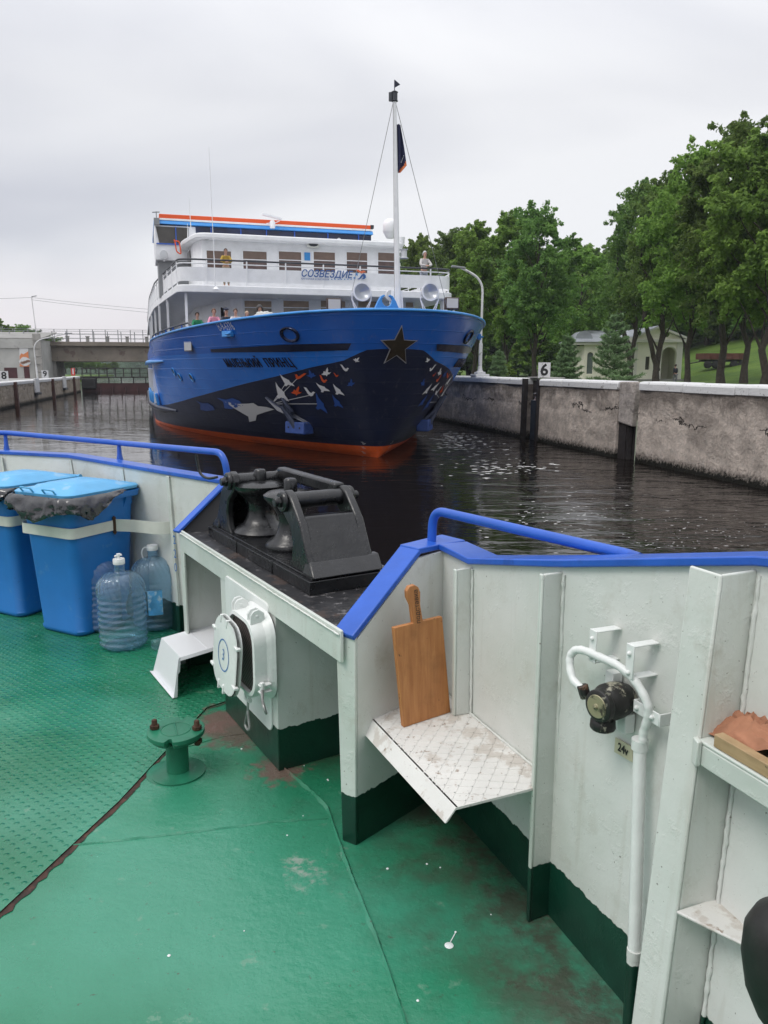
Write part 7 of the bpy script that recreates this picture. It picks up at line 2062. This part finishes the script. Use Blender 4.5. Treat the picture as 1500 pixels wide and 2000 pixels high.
def limbs(mb, rg, base, top, r0, r1, wob=.3, n_=7):
    P = []; rs = []
    for i in range(n_ + 1):
        t = i / n_; p = Vector(base).lerp(Vector(top), t); w_ = math.sin(t * math.pi) * wob
        P.append(p + Vector((rg.uniform(-w_, w_), rg.uniform(-w_, w_), 0))); rs.append(r0 + (r1 - r0) * t ** .8)
    rs[0] *= 1.35
    mb.tube(P, rs, 9); return P
def make_tree(seed, h_, cr, z0, lf, lobes=15, per=130, trunk_r=.28, fork=False, leaf=.16, cl=17):
    rg = random.Random(seed); root = empty('tree'); mb = MB()
    P = limbs(mb, rg, (0, 0, -.2), (rg.uniform(-.5, .5), rg.uniform(-.5, .5), h_ * .82), trunk_r, .06, .45, 9)
    if fork:
        limbs(mb, rg, (0, 0, 1.5), (-1.9, -.2, h_ * .33), trunk_r * .75, trunk_r * .55, .1); limbs(mb, rg, (-1.9, -.2, h_ * .33), (-2.6, 0, h_ * .7), trunk_r * .55, .06, .3)
    cents, rads = [], []
    for k in range(lobes):
        t = (k + .5) / lobes; z = z0 + (h_ - z0) * (.02 + .96 * t)
        wdt = cr * (math.sin(math.pi * min(1, (t * .88 + .14))) ** .65); a = k * 2.4 + rg.uniform(-.5, .5); rr_ = wdt * rg.uniform(.45, .85)
        lc = Vector((rr_ * math.cos(a), rr_ * math.sin(a), z)); lrad = cr * rg.uniform(.28, .58) * (1 - .25 * t)
        limbs(mb, rg, P[min(8, int(2 + t * 7))], lc, .07 * (1.4 - t), .02, .15, 4)
        for _ in range(cl):
            d = Vector((rg.gauss(0, 1), rg.gauss(0, 1), rg.gauss(.25, .8))).normalized(); ln = lrad * rg.uniform(.75, 1.35)
            for f_, r_ in ((.38, .34), (.72, .25), (1.0, .16)):
                cents.append(tuple(lc + d * ln * f_ - Vector((0, 0, .12 * lrad * f_ * f_)))); rads.append(lrad * r_ * rg.uniform(.8, 1.3))
    mb.build('trunk', M['bark'], root, 70)
    me = leaves_mesh('crown', cents, rads, per, leaf, lf, seed); o = bpy.data.objects.new('crown', me); COL.objects.link(o); o.parent = root; KIDS.setdefault(root.name, []).append(o)
    return root
protos = [make_tree(1, 17, 4.4, 5.6, M['leafA'], 19, 36), make_tree(2, 18, 4.6, 6.4, M['leafB'], 20, 36, .32), make_tree(3, 16, 4.2, 5.0, M['leafA'], 18, 36), make_tree(4, 18, 4.8, 6.6, M['leafB'], 19, 36, .34, fork=True)]
protos.append(make_tree(5, 15, 5.2, .8, M['leafB'], 24, 36, .26, leaf=.20)); protos.append(make_tree(6, 14, 5.0, .8, M['leafA'], 24, 36, .26, leaf=.20))
PH = [max(ch.bound_box[i][2] for ch in KIDS[p_.name] for i in range(8)) for p_ in protos]
used = set()
def put_tree(k, u, D_, topv, lab, width=1.0, group='tall trees along the right bank'):
    """tree whose trunk stands in direction u at distance D_, crown top at topv"""
    x = (u - 750) / 1500 * D_ * cTH; p_, q_ = Vector((x, D_, 0)).dot(lr), Vector((x, D_, 0)).dot(la)
    z = gz(max(p_ - PR, 1.3), q_) - .1; th_ = PH[k]
    kk = (1000 - topv) / 1500; ht = CZ + D_ * (kk * cTH - sTH) / (cTH + kk * sTH) - z; s = ht / th_
    o = protos[k] if k not in used else copy_tree(protos[k]); used.add(k)
    o.location = (x, D_, z); rz = (u * 1.7) % 6.28 if k != 3 else .35; o.rotation_euler = (0, 0, rz); o.scale = (s * width, s * width, s)
    tag(o, lab, 'tree', group); return o
T = [(3, 1283, 62, 326, 'forked tree with two dark trunks in front of the cream pavilion', .95), (0, 1345, 54, 268, 'tall tree with a slim trunk just right of the walking person', .9), (1, 1412, 50, 224, 'tallest tree with a thick dark trunk left of the brown trailer', 1.0),
     (2, 1493, 45, 205, 'leafy tree with its trunk at the right edge of the photo', 1.0), (1, 1044, 70, 395, 'rounded tree with a thick trunk right behind the number six sign', 1.0), (0, 985, 74, 405, 'tree with a trunk above the low bush', 1.0), (2, 925, 80, 425, 'tree between the white lamp post and the low bush', 1.0),
     (1, 875, 90, 446, 'tree rising right behind the ship bow', 1.0), (2, 822, 100, 452, 'farthest tall tree beside the balcony of the ship', .9), (3, 1232, 82, 345, 'tall dark tree behind the pavilion roof', .85), (2, 1125, 95, 474, 'shorter yellow-green tree between two taller crowns', 1.1),
     (0, 1455, 72, 262, 'tree growing behind the brown trailer', 1.0)]
for k, u, D_, tv, lb_, w_ in T: put_tree(k, u, D_, tv, lb_, w_)
# background wood closing the view: trees on the slope
rgb = random.Random(5)
for i, u in enumerate(range(800, 1660, 52)):
    tv = 482 - max(0, (u - 1180)) * .26 + rgb.uniform(-14, 14); D_ = 128 + rgb.uniform(-8, 14)
    nb_ = ('left of', 'above', 'right of')[i % 3]
    put_tree(4 + i % 2, u + rgb.uniform(-15, 15), D_, tv, 'tree in the dim back row of the wood, number %s from the left' % ['one', 'two', 'three', 'four', 'five', 'six', 'seven', 'eight', 'nine', 'ten', 'eleven', 'twelve', 'thirteen', 'fourteen', 'fifteen', 'sixteen', 'seventeen'][i], 1.25, 'back row of trees on the slope')
# left: trees above the lock building and beyond the gate
def left_tree(k, u, D_, tv, lab, wd_=1.1):
    x = (u - 750) / 1500 * D_ * cTH; o = copy_tree(protos[k]); ht = CZ + (718 - tv) / 1500 * D_ * cTH - 1.6; s = ht / PH[k]
    o.location = (x, D_, 1.6); o.scale = (s * wd_, s * wd_, s); o.rotation_euler = (0, 0, u); tag(o, lab, 'tree', 'trees on the left bank')
for k, u, D_, tv, lb_, wd_ in ((0, 2, 150, 622, 'bushy green tree at the left edge above the lock building', 1.8), (2, 22, 155, 640, 'second bushy tree above the lock building roof', 1.8), (0, 50, 160, 634, 'rounded green tree behind the lamp post at the bridge end', 1.9), (1, 72, 165, 645, 'low green tree seen through the left bridge railing', 2.2), (2, 92, 170, 652, 'lowest green tree behind the bridge parapet', 2.2)): left_tree(k, u, D_, tv, lb_, wd_)
for k, u, D_, tv, lb_, wd_ in ((1, 128, 190, 690, 'tree under the bridge beside the abutment', 2.4), (2, 148, 195, 692, 'second tree seen below the bridge girder', 2.6), (0, 168, 200, 698, 'third tree seen below the bridge girder', 2.6), (2, 186, 205, 704, 'yellowish tree in the middle below the bridge', 2.6), (0, 204, 215, 709, 'low tree above the gate railing below the bridge', 2.6), (1, 222, 225, 706, 'dark round tree nearest the open water below the bridge', 2.4)): left_tree(k, u, D_, tv, lb_, wd_)
mb = MB(); a_, b_ = at(118, 752, 0), at(236, 748, 0)
mb.prism([Vector((a_.x, 150, .2)), Vector((b_.x * 1.35, 150, .2)), Vector((-90, 260, .2)), Vector((-190, 260, .2)), Vector((-170, 180, .2))], (0, 0, .5)); tag(mb.build('far_bank', M['lawn'], None, 0), kind='structure')

# ---- young pines and low shrubs on the lawn
def needles(mb_c, segs, L_, n_, seed, r=.006):
    rg = np.random.default_rng(seed); V = []; F = []
    for a, b, s_ in segs:
        a = np.array(a); b = np.array(b); d = b - a; d /= np.linalg.norm(d) + 1e-9
        m_ = int(n_ * s_); t = rg.random(m_)[:, None]; p = a + (b - a) * t; o_ = rg.normal(size=(m_, 3)); o_ /= np.linalg.norm(o_, axis=1)[:, None]; dd = o_ * .8 + d * .7; dd /= np.linalg.norm(dd, axis=1)[:, None]
        sd_ = np.cross(dd, rg.normal(size=(m_, 3))); sd_ /= np.linalg.norm(sd_, axis=1)[:, None]; ll = L_ * rg.uniform(.6, 1.2, (m_, 1))
        V.append(np.stack([p - sd_ * r, p + sd_ * r, p + dd * ll + sd_ * r * .4, p + dd * ll - sd_ * r * .4], 1).reshape(-1, 3))
    V = np.concatenate(V); n4 = len(V) // 4; me = bpy.data.meshes.new('needles'); me.vertices.add(len(V)); me.vertices.foreach_set('co', V.astype(np.float32).ravel()); me.loops.add(len(V)); me.loops.foreach_set('vertex_index', np.arange(len(V), dtype=np.int32)); me.polygons.add(n4); me.polygons.foreach_set('loop_start', np.arange(0, len(V), 4, dtype=np.int32)); me.polygons.foreach_set('loop_total', np.full(n4, 4, dtype=np.int32)); me.update(); me.validate(); return me
def pine(u, D_, tv, wd_, lab, seed, dense=1.0, cat='pine tree', name='pine_tree'):
    x = (u - 750) / 1500 * D_ * cTH; p_, q_ = Vector((x, D_, 0)).dot(lr), Vector((x, D_, 0)).dot(la); z = gz(max(1.3, p_ - PR), q_); ht = CZ + (718 - tv) / 1500 * D_ * cTH - z; W_2 = wd_ / 1500 * D_ / 2
    root = empty(name, (x, D_, z), 0, lab, cat); rg = random.Random(seed); mb = MB(); mb.tube([(0, 0, 0), (0, 0, ht * .5), (0, 0, ht * .97)], [.07, .045, .012], 7); segs = []
    n_l = int(11 * dense)
    for i in range(n_l):
        t = (i + .3) / n_l; zz_ = ht * (.06 + .90 * t); L_ = W_2 * (1 - t) ** .75 * 1.05 + .06
        nb_ = 9 if t < .7 else 6
        for j in range(nb_):
            a = j * 2 * math.pi / nb_ + i * .7 + rg.uniform(-.3, .3); l2 = L_ * rg.uniform(.65, 1.1); rise = l2 * (.25 + .6 * t) * rg.uniform(.6, 1.2)
            tip = Vector((l2 * math.cos(a), l2 * math.sin(a), zz_ + rise)); b0_ = Vector((0, 0, zz_)); midp = b0_.lerp(tip, .6) - Vector((0, 0, rise * .25)); mb.tube([b0_, midp, tip], [.018, .012, .005], 5); segs += [(tuple(b0_.lerp(midp, .25)), tuple(midp), .8), (tuple(midp), tuple(tip), 1)]
            for s_ in (-1, 1):
                d = (tip - b0_).normalized(); sd_ = d.cross(Vector((0, 0, 1))) * s_
                for f_ in (.35, .6, .8):
                    st_ = b0_.lerp(tip, f_); en = st_ + (d * .6 + sd_ * .8) * l2 * .34 * (1.1 - f_) * 1.6 + Vector((0, 0, .04)); segs.append((tuple(st_), tuple(en), .8))
    segs.append(((0, 0, ht * .85), (0, 0, ht), 1))
    mb.build('trunk', M['bark'], root, 70); me = needles(None, segs, .12, 60 * dense, seed, .011); me.materials.append(M['needle']); o = bpy.data.objects.new('foliage', me); COL.objects.link(o); o.parent = root
pine(1199, 36, 612, 112, 'large young pine with bluish needles in front of the cream pavilion', 21, .95)
pine(1107, 40, 655, 76, 'bushy young pine right of the number six sign', 22, .95)
pine(974, 40, 684, 46, 'small spruce sapling rising behind the low bush', 23, .8, 'spruce', 'spruce_sapling')
def bush(u, D_, v, wd_, ht_, lab, seed, m=None):
    x = (u - 750) / 1500 * D_ * cTH; p_, q_ = Vector((x, D_, 0)).dot(lr), Vector((x, D_, 0)).dot(la); z = gz(max(1.3, p_ - PR), q_); rg = random.Random(seed); c_, r_ = [], []
    W_2 = wd_ / 1500 * D_ / 2
    for _ in range(40):
        a = rg.uniform(0, 6.28); rr_ = W_2 * rg.random() ** .5 * .9; c_.append((rr_ * math.cos(a), rr_ * math.sin(a), ht_ * rg.uniform(.15, .85) * (1 - .5 * (rr_ / W_2) ** 2))); r_.append(W_2 * .25)
    root = empty('bush', (x, D_, z), 0, lab, 'bush'); me = leaves_mesh('foliage', c_, r_, 90, .055, m or M['bush'], seed); o = bpy.data.objects.new('foliage', me); COL.objects.link(o); o.parent = root
    mb = MB()
    for k in range(6): a = k * 1.05; mb.tube([(0, 0, 0), (W_2 * .5 * math.cos(a), W_2 * .5 * math.sin(a), ht_ * .7)], [.03, .01], 5)
    mb.build('stems', M['bark'], root, 60)
bush(982, 43, 725, 62, 1.95, 'low rounded green bush on the lawn behind the coping', 31)

# ---- cream pavilion with portico
pv = Vector(); DH = 86
def hp_(u, v, D_=DH): x = (u - 750) / 1500 * D_ * cTH; return x, CZ + (718 - v) / 1500 * D_ * cTH
x1_, ztop = hp_(1334, 665); x0_, _ = hp_(1122, 665); xc_, _ = hp_(1245, 700); zb_ = 1.5
hs = empty('pavilion', ((x0_ + x1_) / 2, DH, zb_), 0, 'small cream pavilion with an arched portico and grey roof among the trees', 'pavilion')
M['cream'] = mat('cream_stucco', (.80, .77, .65), .85, var=(.06, .8), spots=[((.42, .25, .13), .9, .70, .8)]); M['trim'] = mat('white_trim', (.66, .64, .58), .8); M['roofm'] = mat('grey_roof_sheet', (.32, .34, .37), .5, .2, var=(.15, 1))
def hx(u, dy=0): return (u - 750) / 1500 * (DH) * cTH
ze = CZ + (718 - 664) / 1500 * DH * cTH
def wall_arch(xa, xb, y, z0, z1, holes, th, name, m, parent):
    """front wall with arched or square holes: (x0, x1, zb, zspring, arched)"""
    mb = MB(); xs = sorted(set([xa, xb] + [h for q_ in holes for h in q_[:2]]))
    for a, b in zip(xs, xs[1:]):
        hl = [q_ for q_ in holes if q_[0] <= a + 1e-6 and q_[1] >= b - 1e-6]
        if not hl: mb.prism([(a, y, z0), (b, y, z0), (b, y, z1), (a, y, z1)], (0, th, 0)); continue
        q_ = hl[0]
        if q_[2] > z0: mb.prism([(a, y, z0), (b, y, z0), (b, y, q_[2]), (a, y, q_[2])], (0, th, 0))
        if q_[4]:
            r_ = (b - a) / 2; c = (a + b) / 2; n2 = 12
            arc = [(c - r_ * math.cos(math.pi * i / n2), q_[3] + r_ * math.sin(math.pi * i / n2)) for i in range(n2 + 1)]
            for (ax, az), (bx_, bz_) in zip(arc, arc[1:]): mb.prism([(ax, y, az), (bx_, y, bz_), (bx_, y, z1), (ax, y, z1)], (0, th, 0))
        else: mb.prism([(a, y, q_[3]), (b, y, q_[3]), (b, y, z1), (a, y, z1)], (0, th, 0))
    return mb.build(name, m, parent, 0, world=True)
yf = DH
a0, a1 = hx(1291), hx(1318); w0_, w1_ = hx(1260), hx(1268)
wall_arch(hx(1236), hx(1331), yf, zb_, ze - .25, [(w0_, w1_, hp_(0, 722)[1], hp_(0, 697)[1], False), (a0, a1, zb_, hp_(0, 693)[1], True)], .4, 'front_wall', M['cream'], hs)
mb = MB(); mb.prism([(w0_, yf + .2, hp_(0, 722)[1]), (w1_, yf + .2, hp_(0, 722)[1]), (w1_, yf + .2, hp_(0, 697)[1]), (w0_, yf + .2, hp_(0, 697)[1])], (0, .05, 0)); mb.build('window', M['glass'], hs, 0, world=True)
mb = MB(); mb.prism([(hx(1236), yf + 3, zb_), (hx(1331), yf + 3, zb_), (hx(1331), yf + 3, ze - .3), (hx(1236), yf + 3, ze - .3)], (0, .3, 0)); mb.prism([(hx(1331) - .4, yf + .4, zb_), (hx(1331) - .4, yf + 8, zb_), (hx(1331) - .4, yf + 8, ze - .3), (hx(1331) - .4, yf + .4, ze - .3)], (.4, 0, 0)); mb.build('inner_wall', M['cream'], hs, 0, world=True)
# wing on the left, set back, with an arched window
wy = yf + 1.2
def hw(u): return (u - 750) / 1500 * wy * cTH
wa, wb = hw(1146), hw(1158)
wall_arch(hw(1140), hx(1237), wy, zb_, hp_(0, 674)[1] + .1, [(wa, wb, hp_(0, 730)[1], hp_(0, 694)[1], True)], .4, 'wing_wall', M['cream'], hs)
mb = MB(); mb.prism([(wa, wy + .2, hp_(0, 730)[1]), (wb, wy + .2, hp_(0, 730)[1]), (wb, wy + .2, hp_(0, 690)[1]), (wa, wy + .2, hp_(0, 690)[1])], (0, .05, 0)); wn2 = mb.build('window', mat('pane_green', (.10, .13, .12), .2), hs, 0, world=True)
mb = MB(); mb.bar(((wa + wb) / 2, wy + .15, hp_(0, 730)[1]), ((wa + wb) / 2, wy + .15, hp_(0, 688)[1]), .06, .06)
for v_ in (722, 712, 702): mb.bar((wa, wy + .15, hp_(0, v_)[1]), (wb, wy + .15, hp_(0, v_)[1]), .06, .06)
mb.build('window_bars', M['trim'], wn2, 0, world=True)
mb = MB(); mb.prism([(hw(1118), wy + 3, zb_), (hw(1140), wy, zb_), (hw(1140), wy, hp_(0, 676)[1]), (hw(1118), wy + 3, hp_(0, 676)[1])], (.3, .3, 0)); mb.build('side_wall', M['cream'], hs, 0, world=True)
# cornices, pediment, roofs
zc = hp_(0, 668)[1]; zp_ = hp_(0, 643)[1]; xm = hx(1282)
mb = MB(); mb.prism([(hx(1230), yf - .35, zc - .12), (hx(1337), yf - .35, zc - .12), (hx(1337), yf - .35, zc + .22), (hx(1230), yf - .35, zc + .22)], (0, 1, 0))
for s_, (xa, xb) in enumerate(((hx(1230), xm), (xm, hx(1337)))):
    za, zb2 = (zc + .2, zp_) if s_ == 0 else (zp_, zc + .2); mb.prism([(xa, yf - .35, za), (xb, yf - .35, zb2), (xb, yf - .35, zb2 + .22), (xa, yf - .35, za + .22)], (0, 9, 0))
for u in (1240, 1287, 1322, 1327): mb.box((hx(u), yf - .06, (zb_ + zc) / 2), (.35, .12, zc - zb_ - .2))
for i in range(12):
    t0_, t1_ = math.pi * i / 12, math.pi * (i + 1) / 12; r_ = (a1 - a0) / 2 + .12; c = (a0 + a1) / 2; zsp = hp_(0, 693)[1]
    mb.bar((c - r_ * math.cos(t0_), yf - .05, zsp + r_ * math.sin(t0_)), (c - r_ * math.cos(t1_), yf - .05, zsp + r_ * math.sin(t1_)), .1, .2, up=(0, 1, 0))
mb.prism([(hw(1116), wy - .3, hp_(0, 674)[1]), (hx(1237), wy - .3, hp_(0, 674)[1]), (hx(1237), wy - .3, hp_(0, 669)[1]), (hw(1116), wy - .3, hp_(0, 669)[1])], (0, .6, 0))
mb.build('cornice', M['trim'], hs, 0, .02, world=True)
mb = MB(); mb.prism([(hx(1234), yf - .02, zc + .2), (hx(1333), yf - .02, zc + .2), (xm, yf - .02, zp_)], (0, .3, 0)); mb.build('pediment', M['cream'], hs, 0, world=True)
mb = MB()
mb.prism([(hx(1231), yf - .3, zc + .44), (xm, yf - .3, zp_ + .24), (xm, yf + 10, zp_ + .24), (hx(1231), yf + 10, zc + .44)], (0, 0, .05)); mb.prism([(hx(1336), yf - .3, zc + .44), (xm, yf - .3, zp_ + .24), (xm, yf + 10, zp_ + .24), (hx(1336), yf + 10, zc + .44)], (0, 0, .05))
mb.prism([(hw(1112), wy - .4, hp_(0, 669)[1]), (hx(1240), wy - .4, hp_(0, 669)[1]), (hx(1262), wy + 6, hp_(0, 642)[1]), (hw(1165), wy + 6, hp_(0, 642)[1])], (0, 0, .06))
mb.prism([(hw(1112), wy - .4, hp_(0, 669)[1]), (hw(1165), wy + 6, hp_(0, 642)[1]), (hw(1112), wy + 7, hp_(0, 669)[1])], (0, 0, .06))
mb.build('roof', M['roofm'], hs, 0, world=True)
mb = MB(); c = (hx(1149), wy + 1.2, hp_(0, 664)[1]); pts_ = [(c[0] + 1.0 * math.cos(math.pi * i / 10), c[1], c[2] + 1.0 * math.sin(math.pi * i / 10)) for i in range(11)]; mb.prism(pts_, (0, 2.5, 0)); dm_ = mb.build('dormer', M['roofm'], hs, 35, world=True)
mb = MB(); mb.prism([(c[0] + .75 * math.cos(math.pi * i / 10), c[1] - .03, c[2] + .05 + .75 * math.sin(math.pi * i / 10)) for i in range(11)], (0, .02, 0)); mb.build('dormer_window', M['glass'], dm_, 0, world=True)
mb = MB(); mb.prism([(hx(1236), yf - .5, 1.4), (hx(1333), yf - .5, 1.4), (hx(1333), yf - .5, 1.75), (hx(1236), yf - .5, 1.75)], (0, .5, 0)); mb.build('plinth', M['conc'], hs, 0, world=True)

# ---- brown trailer
td = 92
def tx_(u, v): return (u - 750) / 1500 * td * cTH, CZ + (718 - v) / 1500 * td * cTH
tr0 = empty('farm_trailer', (tx_(1415, 735)[0], td, 1.9), 0, 'brown flatbed trailer parked on the grass under the trees', 'trailer')
ax, az = tx_(1373, 707); bx_, _ = tx_(1458, 707); _, bz2 = tx_(0, 720)
gzz = gz(LK(0,0).x + Vector((tx_(1415, 730)[0], td, 0)).dot(lr) - PR, Vector((tx_(1415, 730)[0], td, 0)).dot(la))
az = gzz + 1.75; bz2 = gzz + 1.05; tr0.location.z = gzz
M['trail'] = mat('rust_brown_paint', (.10, .035, .025), .7, var=(.3, 1.5))
mb = MB(); mb.prism([(ax, td, bz2), (bx_, td, bz2), (bx_, td, az), (ax, td, az)], (0, 2.4, 0))
for k in range(7): mb.box((ax + (bx_ - ax) * k / 6, td - .05, (az + bz2) / 2), (.1, .1, az - bz2))
mb.build('cargo_bed', M['trail'], tr0, 0, world=True)
for f_ in (.12, .3, .72, .9):
    mb = MB(); mb.lathe([(.0001, -.14), (.3, -.14), (.46, -.1), (.46, .1), (.3, .14), (.0001, .14)], M=Matrix.Translation((ax + (bx_ - ax) * f_, td + .2, gzz + .46)) @ Matrix.Rotation(R(90), 4, 'X'), n=20); mb.build('wheel', M['black'], tr0, 40, world=True)
mb = MB(); mb.bar((ax, td + 1, bz2 - .15), (bx_, td + 1, bz2 - .15), .8, .25); mb.tube([(ax, td + 1, gzz + .8), (ax - 1.6, td + 1, gzz + .5)], .07, 6); mb.build('chassis', M['iron'], tr0, 0, world=True)
# person walking by the pavilion
dpx = 66; px_ = (1320 - 750) / 1500 * dpx * cTH; pp_, pq_ = Vector((px_, dpx, 0)).dot(lr), Vector((px_, dpx, 0)).dot(la); zg = gz(pp_ - PR, pq_)
hsc = (CZ + (718 - 711.5) / 1500 * dpx * cTH - zg) / 1.74
person((px_, dpx, zg), R(200), 'person in a dark jacket and grey trousers walking past the pavilion', (.02, .022, .035), (.22, .22, .24), 'brown', pose='walk', hscale=hsc)
# light shed roof / distant signs near path
# ---- unseen wheelhouse block added behind the camera to darken the right deck
mb = MB(); mb.prism([H(-.6, -1.0, 0), H(3.2, -1.0, 0), H(3.2, -6, 0), H(-.6, -6, 0)], (0, 0, 2.6))
mb.prism([H(-1.0, -.75, 2.6), H(3.4, -.75, 2.6), H(3.4, -6.2, 2.6), H(-1.0, -6.2, 2.6)], (0, 0, .12))
B(mb, 'unseen_deckhouse', M['plate'], bevel=.02)
# ---- air between us and the far shore
hm_ = bpy.data.materials.new('haze'); hm_.use_nodes = True; t_ = hm_.node_tree; t_.nodes.clear()
o_ = t_.nodes.new('ShaderNodeOutputMaterial'); v_ = t_.nodes.new('ShaderNodeVolumePrincipled'); v_.inputs['Color'].default_value = (.80, .86, .95, 1); v_.inputs['Density'].default_value = .0003; v_.inputs['Anisotropy'].default_value = .2
t_.links.new(v_.outputs[0], o_.inputs['Volume'])
mb = MB(); mb.box((0, 1000, 19), (7000, 9000, 42)); tag(mb.build('haze', hm_, None, 0), 'thin pale haze over the far shore', 'haze', kind='stuff')
